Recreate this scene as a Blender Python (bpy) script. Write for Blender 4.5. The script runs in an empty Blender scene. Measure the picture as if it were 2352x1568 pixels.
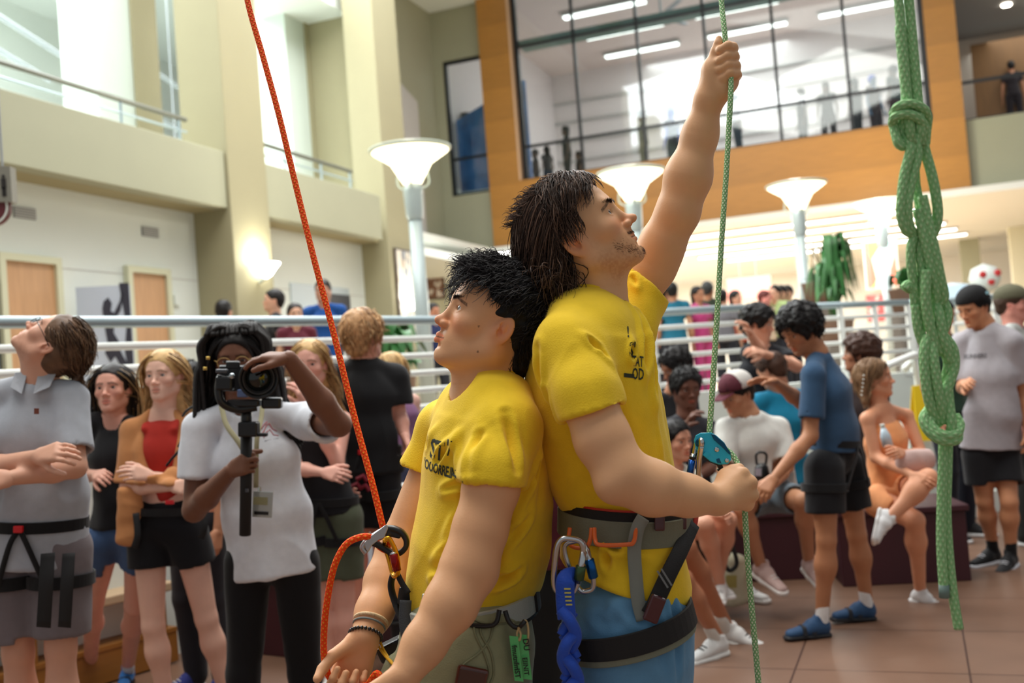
import bpy, math, random
import numpy as np
from mathutils import Vector, Matrix
SC = bpy.context.scene
COL = SC.collection
RNG = np.random.default_rng(7)
random.seed(7)

# ------------------------------------------------------------------ camera
FPX, EYE = 2400.0, 1.45
_p, _a = math.atan(86/FPX), math.radians(4.4)
CF = np.array([0, math.cos(_p), math.sin(_p)])
_r0 = np.array([1.0, 0, 0]); _u0 = np.array([0, -math.sin(_p), math.cos(_p)])
CR = math.cos(_a)*_r0 - math.sin(_a)*_u0
CU = math.sin(_a)*_r0 + math.cos(_a)*_u0
CP = np.array([0, 0, EYE])
def P(x, y, d):
    """world point seen at photo pixel (x, y), d metres in front of the camera"""
    return CP + d*(CF + (x-1176)/FPX*CR - (y-784)/FPX*CU)
def cd(a, b, c=0.0):
    """direction: a to the right, b up, c towards the viewer"""
    v = a*CR + b*CU - c*CF
    return v/np.linalg.norm(v)
cam = bpy.data.cameras.new('camera')
cam.sensor_width = 36; cam.lens = 36*FPX/2352
cam.dof.use_dof = True; cam.dof.focus_distance = 2.35; cam.dof.aperture_fstop = 3.2
camo = bpy.data.objects.new('camera', cam); COL.objects.link(camo)
camo.matrix_world = Matrix(((CR[0], CU[0], -CF[0], CP[0]), (CR[1], CU[1], -CF[1], CP[1]), (CR[2], CU[2], -CF[2], CP[2]), (0, 0, 0, 1)))
SC.camera = camo
# ------------------------------------------------------------------ world, lights, exposure
SC.view_settings.view_transform = 'Standard'; SC.view_settings.look = 'None'
SC.view_settings.gamma = 1.0; SC.view_settings.use_curve_mapping = False
SC.view_settings.exposure = 0.42
w = bpy.data.worlds.new('world'); SC.world = w; w.use_nodes = True
w.node_tree.nodes['Background'].inputs[0].default_value = (0.97, 0.99, 1.0, 1)
w.node_tree.nodes['Background'].inputs[1].default_value = 0.24
# building frame: u along the left wall (away), v out from it into the atrium
_th = math.radians(21.06)
DU = np.array([math.sin(_th), math.cos(_th), 0]); DV = np.array([math.cos(_th), -math.sin(_th), 0])
O0 = np.array([-4.65, 10.0, 0])
def W(u, v, z): return O0 + u*DU + v*DV + np.array([0, 0, z])
def area(name, loc, size, power, color=(1, 1, 1), target=None):
    l = bpy.data.lights.new(name, 'AREA'); l.shape = 'RECTANGLE'; l.size, l.size_y = size
    l.energy = power; l.color = color
    o = bpy.data.objects.new(name, l); COL.objects.link(o); o.location = loc
    d = Vector((0, 0, -1)) if target is None else Vector(target) - Vector(loc)
    o.rotation_euler = d.to_track_quat('-Z', 'Y').to_euler()
    return o
area('atrium_skylight', (-1.5, 3.5, 11.5), (7, 7), 760, (1, 0.97, 0.91), target=(0, 3.8, 0))
area('atrium_skylight', (4.5, 10, 11.5), (8, 8), 420, (1, 0.975, 0.93), target=(2, 9, 0))
area('gallery_daylight_fill', tuple(W(1.5, -5, 9.8)), (20, 7), 3300, (0.95, 0.98, 1))  # area lamp added inside the gallery to supply its blown-out daylight
area('studio_light', tuple(W(21.5, 4, 10.8)), (4, 12), 430, (1, 0.97, 0.98))
area('store_light', tuple(W(19, 4, 4.25)), (7, 16), 1900, (1, 0.98, 0.93))
area('walkway_light', tuple(W(11, 0.5, 4.35)), (3, 3), 45, (1, 0.98, 0.93))
area('hall_light', tuple(W(17.5, 11.5, 8.0)), (3, 3), 60, (1, 0.98, 0.95))

# ------------------------------------------------------------------ objects and tags
def tag(o, label=None, cat=None, group=None, kind=None):
    if label: o['label'] = label
    if cat: o['category'] = cat
    if group: o['group'] = group
    if kind: o['kind'] = kind
    return o
def empty(name, loc, label=None, cat=None, group=None):
    o = bpy.data.objects.new(name, None); COL.objects.link(o); o.location = tuple(loc)
    o.empty_display_size = 0.1
    return tag(o, label, cat, group)
def worldloc(o):
    v = np.zeros(3)
    while o is not None:
        v = v + np.array(o.location); o = o.parent
    return v
def mesh(name, V, Fc, mat, parent=None, smooth=True, col=None, uv=None, loc=None, mi=None):
    """one mesh object; V in world coordinates"""
    V = np.asarray(V, float)
    base = worldloc(parent) if parent is not None else np.zeros(3)
    if parent is None:
        if loc is None:
            loc = np.array([(V[:, 0].min()+V[:, 0].max())/2, (V[:, 1].min()+V[:, 1].max())/2, V[:, 2].min()])
        base = np.asarray(loc, float)
    V = V - base
    me = bpy.data.meshes.new(name)
    if isinstance(Fc, np.ndarray):
        n = Fc.shape[1]
        me.vertices.add(len(V)); me.vertices.foreach_set('co', V.astype(np.float32).ravel())
        me.loops.add(Fc.size); me.loops.foreach_set('vertex_index', Fc.astype(np.int32).ravel())
        me.polygons.add(len(Fc)); me.polygons.foreach_set('loop_start', np.arange(0, Fc.size, n, dtype=np.int32))
        me.polygons.foreach_set('loop_total', np.full(len(Fc), n, dtype=np.int32))
        me.update(calc_edges=True)
    else:
        me.from_pydata([tuple(v) for v in V], [], [tuple(f) for f in Fc]); me.update()
    me.polygons.foreach_set('use_smooth', np.full(len(me.polygons), bool(smooth)))
    for m in (mat if isinstance(mat, (list, tuple)) else [mat]): me.materials.append(m)
    if mi is not None: me.polygons.foreach_set('material_index', np.asarray(mi, dtype=np.int32))
    if col is not None:
        a = me.color_attributes.new('Col', 'FLOAT_COLOR', 'POINT')
        c = np.ones((len(V), 4), np.float32); c[:, :3] = col; a.data.foreach_set('color', c.ravel())
    if uv is not None:
        l = me.uv_layers.new(name='UVMap'); idx = np.empty(len(me.loops), np.int32)
        me.loops.foreach_get('vertex_index', idx); l.data.foreach_set('uv', np.asarray(uv, np.float32)[idx].ravel())
    o = bpy.data.objects.new(name, me); COL.objects.link(o)
    if parent is not None: o.parent = parent
    else: o.location = tuple(base)
    return o

# ------------------------------------------------------------------ materials
def lin(c):
    c = np.array(c, float)/255.0
    return np.where(c <= 0.04045, c/12.92, ((c+0.055)/1.055)**2.4)
_mats = {}
def nd(t, kind, **kw):
    n = t.nodes.new(kind)
    for k, v in kw.items(): setattr(n, k, v)
    return n
def M(name, rgb=(200, 200, 200), rough=0.6, metal=0.0, var=0.0, vs=8.0, bump=0.0, bs=60.0, emit=0.0, sss=0.0, alpha=1.0, trans=0.0, vc=False, coat=0.0, stretch=(1, 1, 1), sheen=0.0, spec=None):
    if name in _mats: return _mats[name]
    m = bpy.data.materials.new(name); m.use_nodes = True; t = m.node_tree; b = t.nodes['Principled BSDF']
    c = lin(rgb); b.inputs['Base Color'].default_value = (*c, 1)
    b.inputs['Roughness'].default_value = rough; b.inputs['Metallic'].default_value = metal
    if spec is not None: b.inputs['Specular IOR Level'].default_value = spec
    if coat: b.inputs['Coat Weight'].default_value = coat
    if sheen: b.inputs['Sheen Weight'].default_value = sheen
    if sss: b.inputs['Subsurface Weight'].default_value = sss; b.inputs['Subsurface Radius'].default_value = (1, 0.35, 0.2); b.inputs['Subsurface Scale'].default_value = 0.006
    if emit: b.inputs['Emission Color'].default_value = (*c, 1); b.inputs['Emission Strength'].default_value = emit
    if trans: b.inputs['Transmission Weight'].default_value = trans
    if alpha < 1: b.inputs['Alpha'].default_value = alpha
    tc = nd(t, 'ShaderNodeTexCoord'); mp = nd(t, 'ShaderNodeMapping'); mp.inputs['Scale'].default_value = stretch
    t.links.new(tc.outputs['Object'], mp.inputs[0])
    src = None
    if vc:
        a = nd(t, 'ShaderNodeAttribute', attribute_name='Col'); src = a.outputs['Color']
    if var:
        n = nd(t, 'ShaderNodeTexNoise'); n.inputs['Scale'].default_value = vs; n.inputs['Detail'].default_value = 5
        t.links.new(mp.outputs[0], n.inputs['Vector'])
        r = nd(t, 'ShaderNodeMapRange'); r.inputs['From Min'].default_value = .25; r.inputs['From Max'].default_value = .75
        r.inputs['To Min'].default_value = 1-var; r.inputs['To Max'].default_value = 1+var
        t.links.new(n.outputs['Fac'], r.inputs['Value'])
        x = nd(t, 'ShaderNodeMix', data_type='RGBA', blend_type='MULTIPLY'); x.inputs['Factor'].default_value = 1
        if src: t.links.new(src, x.inputs['A'])
        else: x.inputs['A'].default_value = (*c, 1)
        t.links.new(r.outputs[0], x.inputs['B']); src = x.outputs['Result']
    if src: t.links.new(src, b.inputs['Base Color'])
    if bump:
        n = nd(t, 'ShaderNodeTexNoise'); n.inputs['Scale'].default_value = bs; n.inputs['Detail'].default_value = 3
        t.links.new(mp.outputs[0], n.inputs['Vector'])
        bp = nd(t, 'ShaderNodeBump'); bp.inputs['Strength'].default_value = bump; bp.inputs['Distance'].default_value = 0.004
        t.links.new(n.outputs['Fac'], bp.inputs['Height']); t.links.new(bp.outputs[0], b.inputs['Normal'])
    _mats[name] = m
    return m
def cloth(rgb, rough=0.85, var=0.06):
    return M('cloth_%d_%d_%d' % tuple(rgb), rgb, rough, var=var, vs=30, bump=0.25, bs=350, sheen=0.12, spec=0.25)
SKIN = M('skin', (220, 170, 140), 0.5, sss=0.07, vc=True, var=0.05, vs=14, bump=0.06, bs=240, spec=0.4)
HAIRM = M('hair', (40, 30, 25), 0.5, vc=True, spec=0.28)
def glass(name='window_glass', rgb=(225, 235, 235)):
    if name in _mats: return _mats[name]
    m = bpy.data.materials.new(name); m.use_nodes = True; t = m.node_tree; t.nodes.clear()
    o = nd(t, 'ShaderNodeOutputMaterial'); tr = nd(t, 'ShaderNodeBsdfTransparent'); g = nd(t, 'ShaderNodeBsdfGlossy'); x = nd(t, 'ShaderNodeMixShader')
    tr.inputs[0].default_value = (*lin(rgb), 1); g.inputs['Roughness'].default_value = 0.03; x.inputs[0].default_value = 0.06
    t.links.new(tr.outputs[0], x.inputs[1]); t.links.new(g.outputs[0], x.inputs[2]); t.links.new(x.outputs[0], o.inputs[0])
    _mats[name] = m
    return m

# ------------------------------------------------------------------ solids from boxes, tubes, lathes
class MB:
    """collects boxes, tubes and lathes into one mesh"""
    def __init__(s): s.V = []; s.F = []; s.n = 0; s.UV = []
    def add(s, V, Fc, uv=None):
        V = np.asarray(V, float)
        s.V.append(V); s.F += [tuple(i+s.n for i in f) for f in Fc]; s.n += len(V)
        s.UV.append(np.asarray(uv, float) if uv is not None else np.zeros((len(V), 2)))
        return s
    def box(s, c, ex, ey, ez):
        """centre and three half-extent vectors"""
        c, ex, ey, ez = (np.asarray(q, float) for q in (c, ex, ey, ez))
        V = [c+i*ex+j*ey+k*ez for k in (-1, 1) for j in (-1, 1) for i in (-1, 1)]
        F_ = [(0, 2, 3, 1), (4, 5, 7, 6), (0, 1, 5, 4), (2, 6, 7, 3), (0, 4, 6, 2), (1, 3, 7, 5)]
        if np.dot(np.cross(ex, ey), ez) < 0: F_ = [f[::-1] for f in F_]
        return s.add(V, F_)
    def ubox(s, u0, u1, v0, v1, z0, z1):
        return s.box(W((u0+u1)/2, (v0+v1)/2, (z0+z1)/2), DU*(u1-u0)/2, DV*(v1-v0)/2, np.array([0, 0, (z1-z0)/2]))
    def tube(s, pts, r, n=10, closed=False, flat=None, caps=True):
        pts = np.asarray(pts, float); m = len(pts)
        r = np.broadcast_to(np.asarray(r, float), (m,))
        T = np.roll(pts, -1, 0)-np.roll(pts, 1, 0) if closed else np.gradient(pts, axis=0)
        T /= np.linalg.norm(T, axis=1)[:, None]+1e-12
        a = np.array([0, 0, 1.0]) if abs(T[0][2]) < 0.9 else np.array([1.0, 0, 0])
        N = np.cross(T[0], a); N /= np.linalg.norm(N); V = []; UV = []; L = 0
        for i in range(m):
            N = N-T[i]*np.dot(N, T[i]); N /= np.linalg.norm(N); B = np.cross(T[i], N)
            if i: L += np.linalg.norm(pts[i]-pts[i-1])
            for j in range(n):
                t = 2*math.pi*j/n
                V.append(pts[i]+r[i]*(math.cos(t)*N+math.sin(t)*B)); UV.append((L, j/n if j <= n/2 else 1-j/n))
        Fc = [(i*n+j, i*n+(j+1) % n, ((i+1) % m)*n+(j+1) % n, ((i+1) % m)*n+j) for i in range(m if closed else m-1) for j in range(n)]
        if caps and not closed: Fc += [tuple(range(n))[::-1], tuple((m-1)*n+j for j in range(n))]
        return s.add(V, Fc, UV)
    def ribbon(s, pts, nrm, w, th):
        """flat webbing strap; nrm = outward normals"""
        pts = np.asarray(pts, float); m = len(pts); nrm = np.broadcast_to(np.asarray(nrm, float), (m, 3))
        T = np.gradient(pts, axis=0); T /= np.linalg.norm(T, axis=1)[:, None]
        V = []
        for i in range(m):
            nn = nrm[i]-T[i]*np.dot(nrm[i], T[i]); nn /= np.linalg.norm(nn)+1e-9; b = np.cross(T[i], nn)
            for (x, y) in ((-1, 0), (-0.92, 1), (0.92, 1), (1, 0), (0.92, -1), (-0.92, -1)): V.append(pts[i]+b*x*w/2+nn*y*th/2)
        Fc = [(i*6+j, i*6+(j+1) % 6, (i+1)*6+(j+1) % 6, (i+1)*6+j) for i in range(m-1) for j in range(6)]
        Fc += [tuple(range(6))[::-1], tuple((m-1)*6+j for j in range(6))]
        return s.add(V, Fc)
    def lathe(s, c, prof, ax=(0, 0, 1), n=32):
        ax = np.asarray(ax, float); ax /= np.linalg.norm(ax); a = np.array([1.0, 0, 0]) if abs(ax[0]) < .9 else np.array([0, 1.0, 0])
        X = np.cross(ax, a); X /= np.linalg.norm(X); Y = np.cross(ax, X); c = np.asarray(c, float); m = len(prof); V = []
        for (r, z) in prof:
            for j in range(n):
                t = 2*math.pi*j/n; V.append(c+ax*z+max(r, 1e-5)*(math.cos(t)*X+math.sin(t)*Y))
        return s.add(V, [(i*n+j, i*n+(j+1) % n, (i+1)*n+(j+1) % n, (i+1)*n+j) for i in range(m-1) for j in range(n)])
    def prism(s, poly, off):
        """extrude a 3D polygon by vector off"""
        poly = np.asarray(poly, float); n = len(poly); V = np.vstack([poly, poly+np.asarray(off, float)])
        return s.add(V, [tuple(range(n)), tuple(range(2*n-1, n-1, -1))]+[(i, i+n, (i+1) % n+n, (i+1) % n) for i in range(n)])
    def build(s, name, mat, parent=None, smooth=False, bevel=0.0, auto=None, loc=None):
        o = mesh(name, np.vstack(s.V), s.F, mat, parent, smooth, uv=np.vstack(s.UV), loc=loc)
        if bevel:
            b = o.modifiers.new('bevel', 'BEVEL'); b.width = bevel; b.segments = 2; b.limit_method = 'ANGLE'
        return o
def spline(pts, n=12):
    """smooth curve through points"""
    p = np.asarray(pts, float); p = np.vstack([2*p[0]-p[1], p, 2*p[-1]-p[-2]]); out = []
    for i in range(1, len(p)-2):
        for t in np.linspace(0, 1, n, endpoint=False):
            a, b, c, d = p[i-1], p[i], p[i+1], p[i+2]
            out.append(0.5*((2*b)+(-a+c)*t+(2*a-5*b+4*c-d)*t*t+(-a+3*b-3*c+d)*t**3))
    out.append(p[-2])
    return np.array(out)

# ------------------------------------------------------------------ signed-distance sculpting
def nrm(v): v = np.asarray(v, float); return v/(np.linalg.norm(v)+1e-12)
def frame(fwd, up=(0, 0, 1)):
    """columns: right, forward, up"""
    y = nrm(fwd); x = nrm(np.cross(y, up)); z = np.cross(x, y)
    return np.stack([x, y, z], 1)
class Sdf:
    def __init__(s): s.p = []
    def cap(s, a, b, ra, rb=None, k=0.02, op='u'):
        rb = ra if rb is None else rb
        a, b = np.asarray(a, float), np.asarray(b, float)
        def f(X):
            ba = b-a; h = np.clip(((X-a)@ba)/(ba@ba+1e-12), 0, 1)
            return np.linalg.norm(X-a-h[..., None]*ba, axis=-1)-(ra+(rb-ra)*h)
        R = max(ra, rb); s.p.append((op, f, np.minimum(a, b)-R, np.maximum(a, b)+R, k)); return s
    def ell(s, c, r, R=None, k=0.02, op='u'):
        c = np.asarray(c, float); r = np.asarray(r, float)*np.ones(3); R = np.eye(3) if R is None else R
        def f(X):
            q = (X-c)@R/r; n = np.linalg.norm(q, axis=-1); m = np.linalg.norm(q/r, axis=-1)+1e-9
            return n*(n-1)/m
        e = np.abs(R)@r; s.p.append((op, f, c-e, c+e, k)); return s
    def ecap(s, a, b, wa, wb, ax, k=0.02, op='u'):
        """elliptic tapered capsule; wa=(half width along ax, half depth)"""
        a, b = np.asarray(a, float), np.asarray(b, float); L = b-a; T = nrm(L); ax = nrm(np.asarray(ax)-T*np.dot(ax, T)); dz = np.cross(T, ax)
        def f(X):
            h = np.clip(((X-a)@L)/(L@L), 0, 1); q = X-a-h[..., None]*L
            w_ = wa[0]+(wb[0]-wa[0])*h; d_ = wa[1]+(wb[1]-wa[1])*h; m = np.minimum(w_, d_)
            x = q@ax; y = q@dz; z = q@T
            return (np.sqrt((x/w_)**2+(y/d_)**2+(z/m)**2)-1)*m
        R = max(*wa, *wb); s.p.append((op, f, np.minimum(a, b)-R, np.maximum(a, b)+R, k)); return s
    def box(s, c, h, R=None, rd=0.01, k=0.01, op='u'):
        c = np.asarray(c, float); h = np.asarray(h, float); R = np.eye(3) if R is None else R
        def f(X):
            q = np.abs((X-c)@R)-(h-rd); return np.linalg.norm(np.maximum(q, 0), axis=-1)+np.minimum(q.max(-1), 0)-rd
        e = np.abs(R)@h; s.p.append((op, f, c-e, c+e, k)); return s
    def cut(s, p, n, k=0.004):
        """remove everything on the side of p that n points to"""
        p, n = np.asarray(p, float), nrm(n); s.p.append(('c', lambda X: (X-p)@n, None, None, k)); return s
    def grid(s, h, lo=None, hi=None):
        us = [q for q in s.p if q[0] == 'u']
        if lo is None: lo = np.min([q[2] for q in us], 0)
        if hi is None: hi = np.max([q[3] for q in us], 0)
        lo = np.asarray(lo, float)-3*h; n = np.ceil((np.asarray(hi)+3*h-lo)/h).astype(int)+1
        A = np.full(n, 1.0, np.float32)
        ax = [lo[i]+h*np.arange(n[i]) for i in range(3)]
        for op, f, l, u, k in s.p:
            if op == 'c': i0 = np.zeros(3, int); i1 = n
            else:
                i0 = np.clip(np.floor((l-k-2*h-lo)/h).astype(int), 0, n); i1 = np.clip(np.ceil((u+k+2*h-lo)/h).astype(int)+1, 0, n)
            if np.any(i1 <= i0): continue
            sl = tuple(slice(i0[i], i1[i]) for i in range(3))
            X = np.stack(np.meshgrid(*[ax[i][sl[i]] for i in range(3)], indexing='ij'), -1)
            d = f(X).astype(np.float32); B = A[sl]
            if op == 'u':
                m = np.maximum(k-np.abs(B-d), 0)/max(k, 1e-6); A[sl] = np.minimum(B, d)-m*m*k*0.25
            else:
                if op == 's': d = -d
                m = np.maximum(k-np.abs(B-d), 0)/max(k, 1e-6); A[sl] = np.maximum(B, d)+m*m*k*0.25
        return A, lo
    def mesh(s, h, disp=None, lo=None, hi=None, smooth=1):
        A, lo = s.grid(h, lo, hi)
        V, Q = surfnet(A, lo, h)
        if smooth and len(V): V = relax(V, Q, smooth)
        if disp is not None and len(V):
            N = vnormals(V, Q); V = V+N*disp(V, N)[:, None]
        return V, Q
_CO = [(i, j, k) for k in (0, 1) for j in (0, 1) for i in (0, 1)]
_ED = [(0, 1), (2, 3), (4, 5), (6, 7), (0, 2), (1, 3), (4, 6), (5, 7), (0, 4), (1, 5), (2, 6), (3, 7)]
def surfnet(A, lo, h):
    S = A < 0; n = np.array(A.shape)
    c = np.zeros(n-1, np.uint8)
    for (i, j, k) in _CO: c += S[i:n[0]-1+i, j:n[1]-1+j, k:n[2]-1+k]
    act = (c > 0) & (c < 8); I = np.argwhere(act)
    if not len(I): return np.zeros((0, 3)), np.zeros((0, 4), int)
    idx = np.full(n-1, -1, np.int32); idx[act] = np.arange(len(I))
    val = np.stack([A[I[:, 0]+i, I[:, 1]+j, I[:, 2]+k] for (i, j, k) in _CO], 1)
    acc = np.zeros((len(I), 3)); cnt = np.zeros(len(I)); co = np.array(_CO, float)
    for a, b in _ED:
        m = (val[:, a] < 0) != (val[:, b] < 0)
        t = val[m, a]/(val[m, a]-val[m, b]); acc[m] += co[a]+(co[b]-co[a])*t[:, None]; cnt[m] += 1
    V = lo+h*(I+acc/cnt[:, None]); Q = []
    for ax in range(3):
        b, c2 = (ax+1) % 3, (ax+2) % 3
        s0 = [slice(0, n[0]), slice(0, n[1]), slice(0, n[2])]; s1 = list(s0)
        s0[ax] = slice(0, n[ax]-1); s1[ax] = slice(1, n[ax])
        d = S[tuple(s0)] != S[tuple(s1)]; E_ = np.argwhere(d)
        E_ = E_[(E_[:, b] > 0) & (E_[:, c2] > 0) & (E_[:, b] < n[b]-1) & (E_[:, c2] < n[c2]-1)]
        def ci(db, dc):
            e = E_.copy(); e[:, b] += db; e[:, c2] += dc; return idx[e[:, 0], e[:, 1], e[:, 2]]
        q = np.stack([ci(-1, -1), ci(0, -1), ci(0, 0), ci(-1, 0)], 1)
        ins = S[E_[:, 0], E_[:, 1], E_[:, 2]]; q[~ins] = q[~ins][:, ::-1]; Q.append(q)
    return V, np.vstack(Q)
def relax(V, Q, it=1):
    for _ in range(it):
        acc = np.zeros_like(V); cnt = np.zeros(len(V))
        for a, b in ((0, 1), (1, 2), (2, 3), (3, 0)):
            for x, y in ((a, b), (b, a)):
                for c in range(3): acc[:, c] += np.bincount(Q[:, x], V[Q[:, y], c], len(V))
                cnt += np.bincount(Q[:, x], minlength=len(V))
        V = 0.5*V+0.5*acc/np.maximum(cnt, 1)[:, None]
    return V
def vnormals(V, Q):
    n = np.cross(V[Q[:, 2]]-V[Q[:, 0]], V[Q[:, 3]]-V[Q[:, 1]]); N = np.zeros_like(V)
    for j in range(4):
        for c in range(3): N[:, c] += np.bincount(Q[:, j], n[:, c], len(V))
    return N/(np.linalg.norm(N, axis=1)[:, None]+1e-12)
_lat = RNG.random((32, 32, 32))
def noise(X):
    i = np.floor(X).astype(int); f = X-i; f = f*f*(3-2*f); i &= 31; j = (i+1) & 31
    def g(a, b, c): return _lat[a, b, c]
    x0, y0, z0 = i.T; x1, y1, z1 = j.T; fx, fy, fz = f.T
    l = lambda a, b, t: a+(b-a)*t
    return l(l(l(g(x0, y0, z0), g(x1, y0, z0), fx), l(g(x0, y1, z0), g(x1, y1, z0), fx), fy),
             l(l(g(x0, y0, z1), g(x1, y0, z1), fx), l(g(x0, y1, z1), g(x1, y1, z1), fx), fy), fz)*2-1
def folds(amp=0.006, scale=9.0, axis=(0, 0, 1), stretch=0.35, seed=0.0, extra=()):
    """cloth folds: ridged noise drawn out along axis, plus explicit creases (a, b, width, depth)"""
    ax = nrm(axis)
    def f(V, N):
        X = V+ax*((V@ax)[:, None]*(stretch-1))
        wv = np.stack([noise(V*5+seed), noise(V*5+seed+7), noise(V*5+seed+13)], 1)*0.05
        Y = (X+wv)*scale+seed
        d = amp*(1-2*np.abs(noise(Y)))*0.7+amp*0.5*noise(Y*2.3+3)
        for a, b, w_, dep in extra:
            a = np.asarray(a); b = np.asarray(b); ba = b-a; h = np.clip(((V-a)@ba)/(ba@ba), 0, 1)
            r = np.linalg.norm(V-a-h[:, None]*ba, axis=1); e = np.sin(np.pi*np.clip(h, .03, .97))**0.5
            d = d-dep*e*np.exp(-(r/w_)**2)+0.6*dep*e*np.exp(-((r-1.9*w_)/w_)**2)
        return d
    return f
# ------------------------------------------------------------------ building shell
TAN = M('tan_paint', (162, 162, 138), 0.8, var=0.025, vs=1.5, bump=0.1, bs=90)
TAN2 = M('tan_paint_column', (154, 148, 118), 0.8, var=0.025, vs=1.5, bump=0.1, bs=90)
WHT = M('white_paint', (222, 228, 222), 0.75, var=0.015, vs=1.5)
SAGE = M('pale_sage_paint', (205, 216, 208), 0.75, var=0.01)
GREY = M('grey_paint', (190, 188, 184), 0.8, var=0.02, vs=1)
RAILW = M('white_rail_paint', (246, 250, 246), 0.35)
RAILS = M('silver_rail_paint', (168, 186, 192), 0.3, metal=0.35)
DARKM = M('black_window_frame', (16, 20, 22), 0.4)
SS = dict(kind='structure')
def st(mb, name, mat, **kw): return tag(mb.build(name, mat, **kw), kind='structure')
def floor_mat(name, rgb, grout, sc, w_=0.012):
    m = M(name, rgb, 0.42, var=0.12, vs=3.5, bump=0.12, bs=40); t = m.node_tree; b = t.nodes['Principled BSDF']
    src = b.inputs['Base Color'].links[0].from_socket
    br = nd(t, 'ShaderNodeTexBrick', offset=0.0); br.inputs['Scale'].default_value = 1.0
    br.inputs['Brick Width'].default_value = sc; br.inputs['Row Height'].default_value = sc; br.inputs['Mortar Size'].default_value = w_; br.inputs['Mortar Smooth'].default_value = 0.3
    mp = nd(t, 'ShaderNodeMapping'); mp.inputs['Rotation'].default_value = (0, 0, math.radians(21))
    tc = nd(t, 'ShaderNodeTexCoord'); t.links.new(tc.outputs['Object'], mp.inputs[0]); t.links.new(mp.outputs[0], br.inputs['Vector'])
    br.inputs['Color1'].default_value = (1, 1, 1, 1); br.inputs['Color2'].default_value = (0.9, 0.9, 0.9, 1); br.inputs['Mortar'].default_value = (*lin(grout), 1)
    x = nd(t, 'ShaderNodeMix', data_type='RGBA', blend_type='MULTIPLY'); x.inputs['Factor'].default_value = 1
    t.links.new(src, x.inputs['A']); t.links.new(br.outputs['Color'], x.inputs['B']); t.links.new(x.outputs['Result'], b.inputs['Base Color'])
    return m
FLOORM = floor_mat('terracotta_floor', (120, 90, 72), (150, 130, 120), 0.75, 0.006)
UPM = M('beige_floor', (170, 150, 125), 0.5, var=0.1, vs=3)
# sunken pit floor, upper floor slab around it (front edge follows the railing)
mb = MB(); mb.box((0.5, 5.2, -0.05), (8.5, 0, 0), (0, 8.2, 0), (0, 0, 0.05)); st(mb, 'floor', FLOORM)
RL = [np.array(q, float) for q in [(-5.2, 2.2), (-2.66, 5.44), (-1.83, 6.52), (-0.58, 8.08), (0.35, 8.95), (1.29, 9.45), (2.25, 9.83), (4.35, 11.36), (7.5, 12.2)]]
poly = [(*q, 0.78) for q in RL]+[(16, 13, 0.78), (22, 36, 0.78), (-14, 36, 0.78), (-14, 2.2, 0.78)]
mb = MB(); mb.prism(poly[::-1], (0, 0, 0.12)); st(mb, 'floor_upper', UPM)
for i in range(len(RL)-1):
    a, b = RL[i], RL[i+1]; d = nrm(np.array([*(b-a), 0])); n = np.array([d[1], -d[0], 0]); L = np.linalg.norm(b-a)/2
    mb = MB(); c = (a+b)/2; mb.box((c[0]-n[0]*.08, c[1]-n[1]*.08, 0.6), d*(L+.02), n*.1, (0, 0, .6))
    st(mb, 'wall_pit', WHT)
# left wall with its doors
mb = MB(); mb.ubox(-7, 7, -.25, 0, .9, 3.72); st(mb, 'wall_left', WHT)
mb = MB(); mb.ubox(-7, 7, -.001, .004, 2.905, 2.915); st(mb, 'trim_1', GREY)
DOORW = M('oak_door', (196, 152, 112), 0.45, var=0.12, vs=3, stretch=(9, 9, 0.7))
TRIMC = M('cream_door_frame', (206, 206, 178), 0.6)
for i, (u0, u1) in enumerate(((-.24, .38), (1.46, 2.02))):
    r = empty('door_%d' % (i+1), W((u0+u1)/2, .02, .9)); tag(r, kind='structure')
    MB().ubox(u0, u1, .0, .03, .9, 2.93).build('door_panel', DOORW, r)
    mb = MB(); mb.ubox(u0-.07, u0, .0, .07, .9, 3.0).ubox(u1, u1+.07, 0, .07, .9, 3.0).ubox(u0, u1, 0, .07, 2.93, 3.0); mb.build('door_frame', TRIMC, r)
    MB().tube([W(u1-.07, .03, 1.9), W(u1-.07, .08, 1.9), W(u1-.16, .08, 1.9)], .01).build('door_handle', M('steel', (170, 170, 170), .3, 1), r)
# balcony parapets, soffits, back of gallery
for nme, u0, u1 in (('balcony', -7, 2.64), ('balcony', 3.44, 6.5)):
    mb = MB(); mb.ubox(u0, u1, .32, .5, 3.72, 4.4); st(mb, 'wall_balcony', TAN, bevel=.01)
    mb = MB(); mb.ubox(u0, u1+.2, -.2, .32, 3.72, 4.0); st(mb, 'ceiling_balcony', M('tan_soffit', (160, 150, 115), .8))
mb = MB(); mb.ubox(-8, 15, -9.5, -.2, 3.8, 3.95); st(mb, 'floor_gallery', WHT)
mb = MB(); mb.ubox(-8, 15, -9.7, -9.5, 3.9, 10.4); st(mb, 'wall_gallery', WHT)
mb = MB(); mb.ubox(-8, 15, -9.5, -.5, 10.3, 10.5); st(mb, 'ceiling_gallery', WHT)
# columns
def column(u0, u1, v0, v1, z0, z1, mat, name='wall_column'):
    mb = MB(); mb.ubox(u0, u1, v0, v1, z0, z1); return st(mb, name, mat, bevel=.012)
column(2.65, 3.44, -.1, .54, .9, 12, TAN2); column(6.72, 7.55, -.05, .48, .9, 12, TAN2)
column(2.3, 3.4, -1.55, -1.0, 3.95, 10.3, SAGE); column(2.93, 3.41, -1.0, -.96, 3.95, 10.3, TAN2)
column(6.55, 7.7, -1.55, -1.0, 3.95, 10.3, SAGE); column(7.1, 7.7, -1.0, -.96, 3.95, 10.3, TAN2)
column(-4.5, -3.8, -.1, .54, .9, 12, TAN2)
mb = MB(); mb.ubox(3.0, 7.2, -1.5, -.2, 7.55, 8.1); st(mb, 'ceiling_beam', WHT)
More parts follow.
